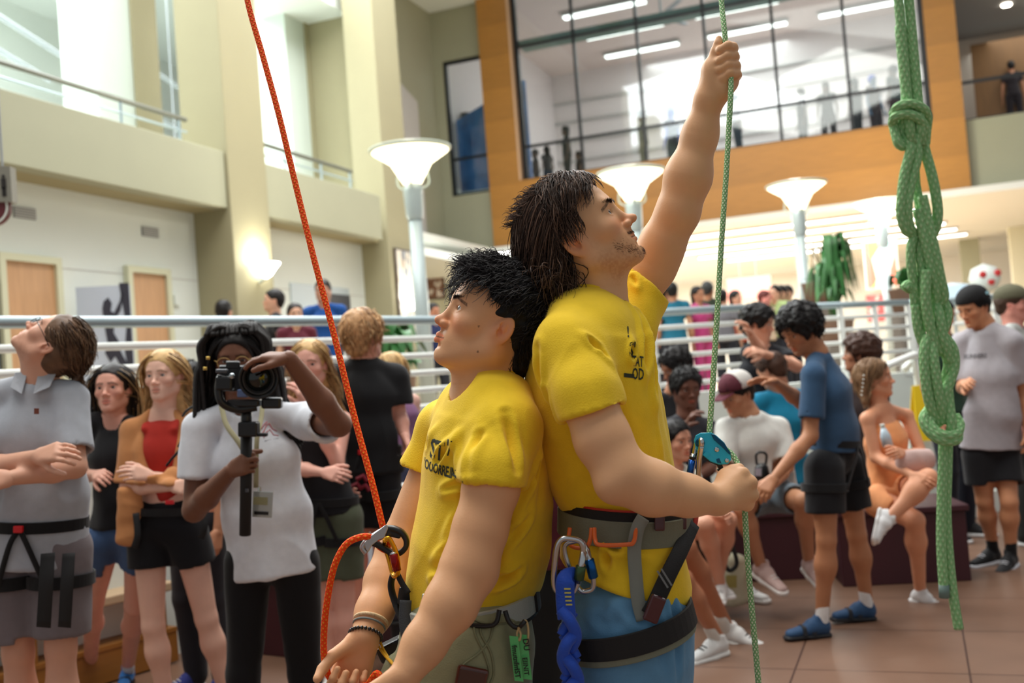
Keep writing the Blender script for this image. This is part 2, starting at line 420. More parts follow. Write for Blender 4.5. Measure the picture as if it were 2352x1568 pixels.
# far left corner bay
mb = MB(); mb.ubox(7.5, 14.9, -2.45, -2.2, .9, 11.5); st(mb, 'wall_corner', TAN)
mb = MB(); mb.ubox(7.6, 13.4, -2.2, -2.0, 4.6, 7.8); mb.prism([W(7.6, -2.2, 7.8), W(13.4, -2.2, 7.8), W(7.6, -2.2, 9.6)], DV*.2); st(mb, 'wall_niche', GREY)
mb = MB(); mb.ubox(7.2, 7.5, -2.45, 0.2, .9, 11.5); st(mb, 'wall_return', TAN2)
# railing on the balconies
for (u0, u1, pu) in ((-6, 2.1, (-4.2, -2.4, -.55, 1.05, 1.98)), (3.47, 5.85, (4.1, 5.0, 5.8))):
    r = empty('balcony_railing', W((u0+u1)/2, .4, 4.4), 'grey balcony handrail of %s bay above the %s' % (('the near', 'two oak doors') if u0 < 0 else ('the far', 'blue-shirted man')), 'railing', 'balcony handrails')
    MB().tube([W(u0, .4, 4.68), W(u1, .4, 4.68)], .028).build('handrail', M('bronze_rail', (110, 112, 102), .4, .4), r)
    MB().tube([W(u0, .4, 4.54), W(u1, .4, 4.54)], .014).build('lower_rail', RAILS, r)
    for q in pu: MB().tube([W(q, .4, 4.4), W(q, .4, 4.67)], .016).build('post', RAILS, r)
# roof trusses seen through the gallery openings
TRS = M('truss_paint', (150, 156, 160), .5)
for k, (u0, v0) in enumerate(((-1.2, -2.6), (1.2, -2.6), (5.0, -3.2), (8.2, -3.2))):
    r = empty('roof_truss', W(u0, v0, 6.4), ('leftmost grey roof truss above the near gallery', 'grey roof truss just left of the pale gallery pillar', 'grey roof truss behind the orange rope', 'grey roof truss at the far end of the gallery')[k], 'truss', 'gallery roof trusses')
    a, b = W(u0-1.4, v0, 7.9), W(u0+1.4, v0-.3, 7.9); c = W(u0, v0, 6.5)
    for nm, p, q, rr in (('top_chord', a, b, .05), ('web_bar', a, c, .035), ('web_bar', b, c, .03), ('bottom_chord', W(u0-2.4, v0, 6.95), W(u0+2.4, v0-.4, 6.1), .04)):
        MB().tube([p, q], rr, 8).build(nm, TRS, r)
    MB().box(c, DU*.12, DV*.03, (0, 0, .05)).build('gusset', TRS, r)
LAMPE = M('globe_glow', (255, 252, 240), emit=9)
for q, lb in ((W(.15, -2.4, 5.6), 'bright globe light behind the near balcony rail'), (W(5.2, -2.2, 5.05), 'bright globe light behind the far balcony rail')):
    r = empty('globe_light', q, lb, 'light', 'gallery globe lights'); mb = MB(); mb.lathe(q, [(0, -.13), (.08, -.11), (.13, -.04), (.13, .04), (.08, .11), (0, .13)], n=20); mb.build('globe', LAMPE, r, smooth=True)
    MB().tube([q+np.array([0, 0, .12]), np.array([q[0], q[1], 10.3])], .012).build('stem', TRS, r)
# ---------------- window wall
def wood_mat():
    m = M('veneer_panels', (178, 126, 56), 0.45, var=0.1, vs=2.2, stretch=(1.2, 1.2, 14), bump=0.03, bs=30); t = m.node_tree; b = t.nodes['Principled BSDF']
    src = b.inputs['Base Color'].links[0].from_socket
    wv = nd(t, 'ShaderNodeTexWave', wave_type='BANDS', bands_direction='Z', wave_profile='SAW'); wv.inputs['Scale'].default_value = 0.42; wv.inputs['Distortion'].default_value = 0.0
    tc = nd(t, 'ShaderNodeTexCoord'); t.links.new(tc.outputs['Object'], wv.inputs['Vector'])
    r = nd(t, 'ShaderNodeValToRGB'); r.color_ramp.elements[0].color = (0.88, 0.86, 0.84, 1); r.color_ramp.elements[1].color = (1.04, 1.02, 1, 1)
    t.links.new(wv.outputs['Fac'], r.inputs[0])
    x = nd(t, 'ShaderNodeMix', data_type='RGBA', blend_type='MULTIPLY'); x.inputs['Factor'].default_value = 1
    t.links.new(src, x.inputs['A']); t.links.new(r.outputs[0], x.inputs['B']); t.links.new(x.outputs['Result'], b.inputs['Base Color'])
    return m
WOOD = wood_mat()
UW = 14.65
mb = MB(); mb.ubox(UW, UW+.3, -.92, -.12, 4.4, 12).ubox(UW, UW+.3, 8.62, 9.2, 4.4, 12).ubox(UW, UW+.3, -.12, 8.62, 4.4, 5.96); st(mb, 'wall_wood', WOOD)
mb = MB(); mb.ubox(UW-.02, UW+.28, -.17, -.12, 5.96, 12); st(mb, 'trim_2', M('pale_wood_edge', (214, 176, 140), .5))
mb = MB(); mb.ubox(UW+.2, UW+.45, -2.4, -1.95, 4.4, 12).ubox(UW+.2, UW+.45, -1.95, -.9, 4.4, 5.85).ubox(UW+.2, UW+.45, -1.95, -.9, 9.07, 12); st(mb, 'wall_back', TAN)
mb = MB(); mb.ubox(UW+.2, UW+.45, 9.2, 16, 4.4, 5.86).ubox(UW+.2, UW+.45, 9.2, 16, 9.3, 12); st(mb, 'wall_back_right', TAN)
GL = glass()
def window(n, v0, v1, z0, z1, vs_, zs, fw, ud=0):
    r = empty('window_%d' % n, W(UW+.2+ud, (v0+v1)/2, z0)); tag(r, kind='structure')
    mb = MB(); mb.ubox(UW+.15+ud, UW+.25+ud, v0, v0+fw, z0, z1).ubox(UW+.15+ud, UW+.25+ud, v1-fw, v1, z0, z1).ubox(UW+.15+ud, UW+.25+ud, v0, v1, z0, z0+fw*.5).ubox(UW+.15+ud, UW+.25+ud, v0, v1, z1-fw, z1)
    mb.build('window_frame', DARKM, r)
    for v in vs_: MB().ubox(UW+.16+ud, UW+.24+ud, v-.03, v+.03, z0, z1).build('mullion', DARKM, r)
    for z in zs: MB().ubox(UW+.17+ud, UW+.23+ud, v0, v1, z-.03, z+.03).build('transom', DARKM, r)
    MB().ubox(UW+.195+ud, UW+.205+ud, v0+.01, v1-.01, z0, z1).build('pane', GL, r)
window(1, -.12, 8.62, 5.96, 11.6, (1.31, 2.77, 4.25, 5.68, 7.1), (6.74, 9.07, 10.6), .1)
window(2, -1.95, -.9, 5.85, 9.07, (), (6.72,), .08, .05)
# studio behind the big window
STW = M('studio_white', (236, 226, 224), .8); STC = M('studio_ceiling', (226, 208, 200), .8)
mb = MB(); mb.ubox(UW+.3, 24, -2.2, 9.1, 5.8, 5.94); st(mb, 'floor_studio', STW)
mb = MB(); mb.ubox(24, 24.2, -2.2, 9.1, 6.2, 13); st(mb, 'wall_studio', STW)
mb = MB(); mb.ubox(UW+.5, 24, -2.4, -2.2, 6.2, 13); st(mb, 'wall_studio_left', STW)
mb = MB(); mb.ubox(UW+.5, 24, 9.0, 9.2, 5.8, 13); st(mb, 'wall_studio_right', STW)
mb = MB(); mb.ubox(UW+.5, 24.2, -2.4, 9.2, 11.0, 11.2); st(mb, 'ceiling_studio', STC)
mb = MB(); mb.ubox(UW+.3, UW+.9, -.1, 8.6, 9.15, 9.25); st(mb, 'ceiling_studio_front', M('green_grey_ceiling', (130, 150, 142), .8))
STRIP = M('strip_light_glow', (255, 250, 244), emit=4.5)
for i in range(4):
    for j in range(3):
        r = empty('strip_light', W(16.6+2.0*i, 1.0+3.1*j, 10.95), 'studio strip light, %s row back, %s in the row' % (('nearest', 'second', 'third', 'farthest')[i], ('left', 'middle', 'right')[j]), 'light', 'studio strip lights')
        MB().ubox(16.6+2.0*i-.1, 16.6+2.0*i+.1, .0+3.1*j, 2.2+3.1*j, 10.84, 10.9).build('diffuser', STRIP, r)
        MB().ubox(16.6+2.0*i-.14, 16.6+2.0*i+.14, -.05+3.1*j, 2.25+3.1*j, 10.88, 10.98).build('housing', GREY, r)
for i in range(5):
    z = 7.55+.62*i
    mb = MB(); mb.ubox(23.9, 24, -2.2, 9.1, z, z+.05); st(mb, 'trim_%d' % (i+3), GREY)
for i, (u, v) in enumerate(((18, 2.7), (17.5, 6.1))):
    q = W(u, v, 10.2); r = empty('ceiling_fan', q, ('grey ceiling fan left of the raised hand, seen through the glass', 'grey ceiling fan right of the raised hand, seen through the glass')[i], 'fan', 'studio fans')
    MB().tube([q, q+np.array([0, 0, .8])], .03).build('rod', TRS, r); mb = MB(); mb.lathe(q, [(0, -.1), (.12, -.06), (.12, .06), (0, .1)], n=16); mb.build('motor', TRS, r)
    for k in range(3):
        t = .4+k*2.094+i; d = math.cos(t)*DU+math.sin(t)*DV; n = np.cross(d, (0, 0, 1.))
        MB().box(q+d*.6, d*.5, n*.07, (0, 0, .012)).build('blade', TRS, r)
# blue mural / stairs behind the small window
BLU = M('blue_mural', (44, 110, 186), .5, var=.5, vs=3.0, bump=.1)
t_ = BLU.node_tree; b_ = t_.nodes['Principled BSDF']
n_ = nd(t_, 'ShaderNodeTexNoise'); n_.inputs['Scale'].default_value = 2.4; n_.inputs['Detail'].default_value = 4
r_ = nd(t_, 'ShaderNodeValToRGB'); e_ = r_.color_ramp.elements; e_[0].position = .35; e_[0].color = (*lin((14, 60, 120)), 1); e_[1].position = .55; e_[1].color = (*lin((50, 130, 205)), 1)
x_ = e_.new(.68); x_.color = (*lin((150, 170, 225)), 1); x_ = e_.new(.78); x_.color = (*lin((200, 130, 200)), 1)
t_.links.new(n_.outputs['Fac'], r_.inputs[0]); t_.links.new(r_.outputs[0], b_.inputs['Base Color'])
mb = MB(); mb.prism([W(UW+1.2, -2.15, 5.6), W(UW+1.2, -.3, 5.6), W(UW+1.2, -.3, 8.6), W(UW+1.2, -1.1, 8.3), W(UW+1.2, -2.15, 7.9)], DU*.1); o = mb.build('glitter_backdrop', BLU)
tag(o, 'blue glittering backdrop behind the small black-framed window', 'backdrop')
r = empty('staircase', W(UW+1.6, -1.9, 6.35), 'grey staircase with white railing behind the small window', 'stairs')
for k in range(5): MB().box(W(UW+1.9, -2.05+.16*k, 8.1-.14*k), DU*.4, DV*.09, (0, 0, .06)).build('step', M('dark_tread', (60, 62, 66), .6), r)
MB().tube([W(UW+1.45, -2.1, 8.0), W(UW+1.45, -1.3, 7.35)], .03).build('handrail', RAILW, r)
for k in range(3): MB().tube([W(UW+1.45, -2.0+.28*k, 7.9-.22*k), W(UW+1.45, -2.0+.28*k, 7.3-.22*k)], .02).build('baluster', RAILW, r)
# hall at the upper right
mb = MB(); mb.ubox(18.2, 18.4, 9.2, 16, 5.7, 9); st(mb, 'wall_hall', M('hall_wall', (200, 196, 184), .8))
mb = MB(); mb.ubox(UW+.4, 18.4, 9.2, 16, 8.35, 8.5); st(mb, 'ceiling_hall', M('hall_ceiling', (120, 120, 118), .7))
mb = MB(); mb.ubox(UW+.4, 18.4, 9.2, 16, 5.6, 5.86); st(mb, 'floor_hall', GREY)
r = empty('door_3', W(17.4, 10.6, 5.86)); tag(r, kind='structure')
MB().ubox(17.4, 17.5, 9.6, 11.5, 5.86, 8.0).build('door_panel', M('dark_wood_door', (120, 86, 44), .5, var=.12, vs=3, stretch=(8, 8, .7)), r)
MB().ubox(17.37, 17.42, 10.75, 11.0, 6.7, 7.7).build('door_glass', M('door_glass', (190, 180, 165), .2), r)
r = empty('hall_railing', W(UW+.3, 12, 5.86), 'black metal rail in front of the dark wood hall door', 'railing')
MB().ubox(UW+.28, UW+.33, 9.22, 16, 6.6, 6.66).build('handrail', DARKM, r); MB().ubox(UW+.28, UW+.33, 9.22, 16, 5.86, 5.9).build('bottom_rail', DARKM, r)
DOWNL = M('downlight_glow', (255, 244, 225), emit=8)
for v, u, lb in ((10.25, 16.0, 'dim warm downlight above the dark wood hall door'), (10.8, 16.2, 'second dim warm downlight along the hall ceiling'), (11.05, 15.1, 'brightest hall downlight at the top right corner')):
    q = W(u, v, 8.33); mb = MB(); mb.lathe(q, [(0, -.02), (.09, -.02), (.1, .01)], n=16); tag(mb.build('downlight', DOWNL), lb, 'light', 'hall downlights')
# ---------------- ground floor behind: ceiling, bright shop, piers
CEIL = M('white_ceiling', (238, 238, 230), .8)
mb = MB(); mb.ubox(UW-.05, 30, -6, 22, 4.36, 4.5).ubox(7.5, UW, -2.2, -1.0, 4.36, 4.5); st(mb, 'ceiling', CEIL)
mb = MB(); mb.ubox(29.5, 30, -6, 24, .9, 4.4); st(mb, 'wall_shop', M('shop_white', (244, 240, 230), .7))
mb = MB(); mb.ubox(UW+.2, 29.5, -2.5, -2.3, .9, 4.4); st(mb, 'wall_shop_left', WHT)
mb = MB(); mb.ubox(UW+.3, 18.5, -1.3, .6, 3.1, 4.36).ubox(18.5, 18.7, -2.3, 1.4, .9, 4.36); st(mb, 'wall_kiosk', WHT)
for k in range(5):
    r = empty('shop_light', W(15.6+1.6*k, 4.5, 4.3), 'long white shop ceiling light, %s from the wood wall' % ('first', 'second', 'third', 'fourth', 'fifth')[k], 'light', 'shop ceiling lights')
    MB().ubox(15.6+1.6*k-.07, 15.6+1.6*k+.07, 1.2+.5*k, 8.2+.3*k, 4.28, 4.32).build('diffuser', STRIP, r); MB().ubox(15.6+1.6*k-.1, 15.6+1.6*k+.1, 1.15+.5*k, 8.25+.3*k, 4.31, 4.345).build('housing', GREY, r)
r = empty('shop_light', W(UW+.1, -.4, 4.3), 'single strip light on the ceiling left of the wood wall', 'light'); MB().ubox(UW-.03, UW+.06, -1.3, -.1, 4.31, 4.36).build('diffuser', STRIP, r)
for v0, v1, u in ((9.3, 9.8, 24), (10.4, 11.0, 22), (10.9, 12.2, 20.4), (12.3, 14, 17.5)):
    mb = MB(); mb.ubox(u, u+.5, v0, v1, .9, 4.36); st(mb, 'wall_pier', TAN if u != 22 else M('cream_pier', (226, 222, 196), .7))
def poster(name, lb, cat, c, ex, ez, n, fcol, pcol, frame_w=.03, var=.5, group=None):
    r = empty(name, c-ez, lb, cat, group); MB().box(c, ex, n*.015, ez).build('frame', fcol, r)
    MB().box(c+n*.018, ex*(1-frame_w/np.linalg.norm(ex)), n*.004, ez*(1-frame_w/np.linalg.norm(ez))).build('print', pcol, r); return r
def speckle(name, base, c2, c3, sc=9):
    m = M(name, base, .5); t = m.node_tree; b = t.nodes['Principled BSDF']; v = nd(t, 'ShaderNodeTexVoronoi'); v.inputs['Scale'].default_value = sc
    r = nd(t, 'ShaderNodeValToRGB'); r.color_ramp.interpolation = 'CONSTANT'; e = r.color_ramp.elements
    e[0].color = (*lin(base), 1); e[1].position = .45; e[1].color = (*lin(c2), 1); x = e.new(.62); x.color = (*lin(c3), 1); x = e.new(.78); x.color = (*lin(base), 1)
    s = nd(t, 'ShaderNodeSeparateColor'); t.links.new(v.outputs['Color'], s.inputs[0]); t.links.new(s.outputs[0], r.inputs[0]); t.links.new(r.outputs[0], b.inputs['Base Color']); return m
BRF = M('brown_frame', (64, 48, 36), .5)
poster('framed_poster', 'tall brown framed poster of pale photos on the tan column', 'poster', W(7.15, .5, 2.95), DU*.3, np.array([0, 0, .68]), DV, BRF, speckle('photo_poster', (206, 200, 186), (150, 130, 110), (110, 120, 130), 9))
poster('framed_picture', 'brown framed picture with pale building, right of first lamp post', 'picture', W(UW-1.4, -1.9, 3.75), DU*.1+DV*.26, np.array([0, 0, .42]), nrm(-DU+DV*.4), BRF, speckle('building_print', (120, 84, 66), (214, 206, 200), (160, 130, 110), 7), .04)
poster('menu_board', 'dark narrow board hanging behind the first lamp post', 'board', W(UW-2.2, -2.0, 4.15), DU*.16, np.array([0, 0, .4]), nrm(DV-DU*.6), BRF, M('dark_board', (84, 66, 56), .5))
SIGNR = speckle('shop_print_red', (232, 96, 78), (240, 170, 60), (240, 130, 90), 1.1); SIGNR2 = M('shop_print_pink', (240, 150, 140), .6)
rb1 = poster('shop_banner', 'faded red curved banner behind the climbing rope', 'banner', W(19, 4.15, 3.25), DV*.55, np.array([0, 0, .3]), -DU, SIGNR2, SIGNR2)
rb2 = poster('shop_banner', 'red, teal and orange banner left of the knotted rope', 'banner', W(17.4, 7.35, 3.4), DV*.36, np.array([0, 0, .55]), -DU, M('pale_edge', (230, 220, 210), .6), speckle('shop_print_multi', (236, 110, 90), (150, 205, 200), (240, 180, 90), .9))
rb3 = poster('red_shop_sign', 'small red shop sign low behind the railing near the knotted rope', 'sign', W(17.0, 7.3, 2.4), DV*.32, np.array([0, 0, .3]), -DU, M('sign_red', (186, 60, 60), .5), speckle('sign_red_text', (190, 64, 62), (226, 160, 150), (190, 64, 62), 7))
rb4 = poster('green_shop_screen', 'dark green shop display beside the third lamp post', 'display', W(17.0, 5.75, 2.45), DV*.22, np.array([0, 0, .3]), -DU, M('dkgreen', (50, 90, 78), .5), speckle('screen_green', (60, 110, 96), (90, 140, 120), (50, 90, 80), 6))
for r_, q_ in ((rb1, W(19, 4.15, 3.5)), (rb2, W(17.4, 7.35, 3.9)), (rb3, W(17, 7.3, 2.65)), (rb4, W(17, 5.75, 2.7))):
    for k_ in (-1, 1): MB().tube([q_+DV*.2*k_, np.array([*(q_+DV*.2*k_)[:2], 4.36])], .006, 6).build('cable', TRS, r_)
SCRE = M('screen_glow', (230, 240, 255), emit=2.5)
for z, lb in ((2.55, 'upper glowing white screen beside the first lamp post'), (2.05, 'lower glowing white screen below the handrail by the first lamp post')):
    poster('menu_screen', lb, 'screen', W(11.4, -1.35, z+.1), nrm(DV-DU*.2)*.27, np.array([0, 0, .14]), -DU, M('screen_bezel', (190, 200, 210), .4), SCRE, group='counter screens')
# climbing banner stand by the oak doors
def climbing_banner():
    c = W(.74, .3, 1.93); ex = nrm(DU*.55+DV*.83)*.26; ez = np.array([0, 0, .78]); n = nrm(np.cross(ez, -ex)); n = n if np.dot(n, -DU) > 0 else -n
    r = empty('banner_stand', c-ez, 'grey banner stand with dark climber silhouette between oak doors', 'banner')
    MB().box(c, ex, n*.012, ez).build('panel', M('banner_grey', (186, 196, 212), .5), r)
    K = M('climber_print', (44, 44, 58), .6); o = c+n*.016; ux = ex/.33; uz = np.array([0, 0, 1.])
    def pt(x, z): return o+ux*x+uz*z
    def ps(pl): return [pt(*q) for q in pl]
    mb = MB()
    for pl in ([(.2, .8), (.32, .8), (.32, -.3), (.26, -.12), (.22, .1), (.26, .35)], [(0, .62), (.06, .66), (.1, .6), (.08, .52), (.12, .5), (.2, .62), (.23, .72), (.25, .68), (.2, .52), (.12, .42), (.1, .3), (.16, .2), (.12, .12), (.02, .2), (-.01, .4), (-.02, .55)],
               [(.02, .2), (.12, .22), (.2, .05), (.3, -.1), (.3, -.22), (.18, -.08), (.1, .06), (.04, .0), (-.02, .1)]): mb.prism(ps(pl), n*.003)
    mb.build('climber_silhouette', K, r)
    MB().box(c-ez+n*.03, ex*1.05, n*.08, (0, 0, .03)).build('base', GREY, r)
climbing_banner()
poster('wall_picture', 'dark framed picture at the left edge beside the first oak door', 'picture', W(-.5, .03, 2.3), DU*.16, np.array([0, 0, .45]), DV, DARKM, M('pict_grey', (120, 130, 130), .5))
VENT = M('vent_grey', (140, 144, 144), .6)
for u0, lb in ((-.06, 'grey wall vent above the left oak door'), (1.72, 'grey wall vent above the right oak door')):
    r = empty('wall_vent', W(u0+.13, 0.01, 3.36), lb, 'vent', 'wall vents'); MB().ubox(u0, u0+.27, 0, .015, 3.36, 3.47).build('frame', VENT, r)
    for k in range(4): MB().ubox(u0+.01, u0+.26, .012, .022, 3.37+.025*k, 3.38+.025*k).build('slat', GREY, r)
q = W(2.22, .01, 2.65); mb = MB(); mb.ubox(2.18, 2.26, 0, .03, 2.6, 2.72); tag(mb.build('light_switch_box', WHT), 'small white box on the wall beside the right oak door', 'switch')
# hanging sign at the left edge
c = P(8, 425, 7.0); r = empty('hanging_sign', c+np.array([0, 0, .12]), 'grey box restroom sign hanging at the left edge', 'sign')
MB().box(c, CR*.07, (0, .04, 0), (0, 0, .12)).build('sign_box', M('sign_grey', (128, 126, 116), .5), r)
mb = MB(); mb.lathe(c+np.array([.022, -.043, .05]), [(0, -.004), (.012, 0), (0, .004)], (0, 1, 0), 12); mb.box(c+np.array([.022, -.043, 0]), (.016, 0, 0), (0, .003, 0), (0, 0, .035)).box(c+np.array([.015, -.043, -.055]), (.006, 0, 0), (0, .003, 0), (0, 0, .03)).box(c+np.array([.03, -.043, -.055]), (.006, 0, 0), (0, .003, 0), (0, 0, .03)); mb.build('figure_icon', M('icon_black', (30, 26, 26), .6), r)
mb = MB(); mb.lathe(c+np.array([-.08, 0, -.15]), [(0, -.02), (.12, -.02), (.12, .02), (0, .02)], (0, 1, 0), 28); mb.build('round_sign', M('sign_maroon', (92, 34, 40), .5), r)
mb = MB(); mb.lathe(c+np.array([-.08, 0, -.15]), [(.1, -.024), (.112, -.024), (.112, .0), (.1, 0)], (0, 1, 0), 28); mb.build('round_sign_rim', WHT, r)
MB().tube([c+np.array([0, 0, .12]), c+np.array([0, 0, 1.6])], .008).build('hanger', TRS, r)
# ---------------- torchiere lamp posts
def bowl_mat():
    m = M('lamp_bowl_glow', (255, 246, 205), .3, emit=2.4); return m
POLE = M('lamp_pole_grey', (176, 190, 192), .35, .2); BOWL = bowl_mat(); BULB = M('lamp_core_glow', (255, 250, 200), emit=16)
for i, (x, y) in enumerate([(-1.0, 11.91), (1.81, 14.31), (4.66, 16.41), (6.93, 19.11)]):
    b = np.array([x, y, .9]); z = 4.2
    r = empty('lamp_post', b, ('tall torchiere lamp post nearest the tan columns, largest bowl', 'torchiere lamp post whose bowl shows just above the tall man\'s head', 'torchiere lamp post right of the raised arm below the window', 'smallest torchiere lamp post, beside the knotted rope')[i], 'lamp', 'torchiere lamp posts')
    MB().tube([b, b+np.array([0, 0, 2.55])], [.1, .075], 20).build('pole', POLE, r, smooth=True)
    mb = MB(); mb.lathe(b, [(.085, 2.45), (.1, 2.5), (.115, 2.78), (.09, 2.9), (.0, 2.9)]); mb.build('collar', POLE, r, smooth=True)
    mb = MB(); mb.lathe(b, [(.06, 2.84), (.1, 2.86), (.17, 2.98), (.24, 3.1), (.42, 3.22), (.455, 3.25), (.43, 3.255), (.23, 3.14), (.15, 3.04), (.08, 2.92)], n=40); mb.build('bowl', BOWL, r, smooth=True)
    mb = MB(); mb.lathe(b, [(.43, 3.235), (.47, 3.25), (.475, 3.275), (.44, 3.285), (.415, 3.27)], n=40); mb.build('rim', M('lamp_rim', (190, 200, 185), .4), r, smooth=True)
    mb = MB(); mb.lathe(b, [(0, 2.92), (.11, 2.94), (.14, 3.02), (.12, 3.08), (0, 3.12)], n=20); mb.build('bulb', BULB, r, smooth=True)
    for k in range(3):
        t = k*2.1+.5; d = np.array([math.cos(t), math.sin(t), 0]); MB().tube(spline([b+d*.1+np.array([0, 0, 2.8]), b+d*.21+np.array([0, 0, 2.88]), b+d*.2+np.array([0, 0, 3.02])], 6), .012, 8).build('arm', POLE, r, smooth=True)
    l = bpy.data.lights.new('torchiere_bulb', 'POINT'); l.energy = 45; l.color = (1, .93, .78); l.shadow_soft_size = .12
    lo = bpy.data.objects.new('torchiere_bulb', l); COL.objects.link(lo); lo.location = tuple(b+np.array([0, 0, 3.4]))
# sconces on the columns
for q, lb, s in ((W(3.1, .66, 3.0), 'glowing white bowl sconce on the near tan column', 1.0), (W(7.15, .62, 2.75), 'small glowing sconce behind the first lamp post', .7)):
    r = empty('wall_sconce', q, lb, 'light', 'column sconces')
    mb = MB(); mb.lathe(q, [(.02, -.1), (.07, -.07), (.12, 0), (.17, .06), (.18, .08), (.15, .07), (.08, -.02), (.01, -.06)], n=28); o = mb.build('bowl', LAMPE, r, smooth=True)
    MB().tube([q+np.array([0, 0, -.09]), q-DV*.1+np.array([0, 0, -.14])], .02).build('bracket', POLE, r)
    l = bpy.data.lights.new('sconce_bulb', 'POINT'); l.energy = 16*s; l.color = (1, .95, .82); l.shadow_soft_size = .08
    lo = bpy.data.objects.new('sconce_bulb', l); COL.objects.link(lo); lo.location = tuple(q+np.array([0, 0, .15]))
# ---------------- pit railing
def railing(i0, i1, lb, xtra=None):
    pts = RL[i0:i1+1]; c = (pts[0]+pts[-1])/2
    r = empty('pit_railing', (c[0], c[1], 1.2), lb, 'railing', 'white pit railings')
    P3 = lambda q, z: np.array([q[0], q[1], z])
    sp = [p for p in pts]
    MB().tube([P3(q, 1.95) for q in sp], .034, 16).build('handrail', RAILS, r, smooth=True)
    for z in (1.81, 1.68, 1.55, 1.42, 1.29):
        MB().tube([P3(q, z) for q in sp], .024, 10).build('rail', RAILW, r, smooth=True)
    L = [0]
    for a, b in zip(pts[:-1], pts[1:]): L.append(L[-1]+np.linalg.norm(b-a))
    n = max(2, int(L[-1]/1.0)+1)
    for k in range(n):
        t = L[-1]*k/(n-1)*.999; j = np.searchsorted(L, t, 'right')-1; q = pts[j]+(pts[j+1]-pts[j])*(t-L[j])/(L[j+1]-L[j])
        MB().box(P3(q, 1.56), (.028, 0, 0), (0, .028, 0), (0, 0, .36)).build('post', RAILW, r)
railing(0, 4, 'long white pipe railing behind the left crowd, silver handrail')
railing(4, 6, 'white pipe railing behind the raised belay rope, silver handrail')
railing(7, 8, 'short white pipe railing right of the knotted rope')
a, b = np.array([2.95, 10.5, 1.95]), np.array([4.3, 11.3, 1.95])
r = empty('pit_railing', (3.6, 10.9, .9), 'white slatted railing left of the knotted rope with plant in front', 'railing')
MB().tube([a, b], .034, 14).build('handrail', RAILS, r, smooth=True)
for k in range(6): MB().tube([a-np.array([0, 0, .13*(k+1)]), b-np.array([0, 0, .13*(k+1)])], .022, 10).build('rail', RAILW, r, smooth=True)
for t in (0, .33, .66, 1): q = a+(b-a)*t; MB().box(q-np.array([0, 0, .42]), (.026, 0, 0), (0, .026, 0), (0, 0, .4)).build('post', RAILW, r)
r = empty('stair_handrail', (3.2, 8.6, .3), 'white sloping stair handrail left of the knotted rope', 'railing')
h0, h1 = P(2100, 815, 8.9), P(1960, 880, 8.2); MB().tube(spline([P(2075, 850, 8.9), h0, h1, P(1950, 910, 8.2)], 6), .03, 12).build('rail_bar', RAILW, r, smooth=True)
MB().tube([h0-np.array([0, 0, .05]), np.array([h0[0], h0[1], 0.0])], .022).build('post', RAILW, r); MB().tube([h1, np.array([h1[0], h1[1], 0])], .022).build('post', RAILW, r)
mb = MB()
for k in range(5): mb.box((3.3+.25*k, 8.7+.28*k, .09+.09*k), nrm([.8, .6, 0])*1.2, nrm([-.6, .8, 0])*.2, (0, 0, .09+.09*k))
st(mb, 'floor_steps', WHT)
c = P(2121, 940, 8.6); r = empty('wet_floor_sign', (c[0], c[1], c[2]-.25), 'yellow wet floor sign peeking out left of the knotted rope', 'sign')
for s in (-1, 1): MB().prism([c+np.array([-.11, .1*s, -.25]), c+np.array([.11, .1*s, -.25]), c+np.array([.07, .01*s, .2]), c+np.array([-.07, .01*s, .2])], (0, .012, 0)).build('panel', M('sign_yellow', (236, 200, 20), .5), r)
# ---------------- benches and seats in the pit
OAKB = M('bench_oak', (150, 98, 40), .45, var=.12, vs=4, stretch=(1, 1, 6)); MAR = M('maroon_laminate', (62, 22, 32), .5, var=.06); GRT = M('grey_seat_top', (96, 96, 100), .7)
def bench(name, lb, x0, y0, x1, y1, dep, h, side, top, lip=.04, legs=False):
    a, b = np.array([x0, y0, 0.]), np.array([x1, y1, 0.]); d = nrm(b-a); n = np.array([-d[1], d[0], 0]); L = np.linalg.norm(b-a)/2; c = (a+b)/2+n*dep/2
    r = empty(name, c, lb, 'bench'); MB().box(c+np.array([0, 0, h-lip/2]), d*L, n*dep/2, (0, 0, lip/2)).build('seat_top', top, r, bevel=.008)
    if legs:
        for s in (-.9, 0, .9): MB().box(c+d*L*s+np.array([0, 0, (h-lip)/2]), d*.03, n*(dep/2-.03), (0, 0, (h-lip)/2)).build('leg_panel', side, r)
        MB().box(c+n*(-dep/2+.04)+np.array([0, 0, .1]), d*L, n*.02, (0, 0, .09)).build('front_board', side, r); MB().box(c+np.array([0, 0, .19]), d*L, n*dep*.45, (0, 0, .012)).build('shelf', side, r)
    else: MB().box(c+np.array([0, 0, (h-lip)/2]), d*(L-.02), n*(dep/2-.02), (0, 0, (h-lip)/2)).build('seat_body', side, r, bevel=.006)
    return r
bench('oak_bench', 'oak bench with beige top behind the crowd at left', -3.0, 4.6, -2.0, 5.95, .32, .46, OAKB, M('bench_cushion', (186, 160, 128), .6), .05, True)
bench('box_seat', 'maroon box seat with grey top left of the front climber', -.98, 5.6, -.35, 6.6, 1.0, .45, MAR, GRT)
bench('box_seat', 'maroon box seat under the man in the white tee', 1.1, 6.95, 1.9, 6.85, .6, .45, MAR, MAR)
bench('box_seat', 'maroon box seat under the woman in the orange top', 1.92, 6.55, 2.72, 6.45, .6, .47, MAR, MAR)
bench('box_seat', 'dark box seat behind the tall man at right', .45, 6.1, 1.0, 6.3, .6, .44, MAR, MAR)
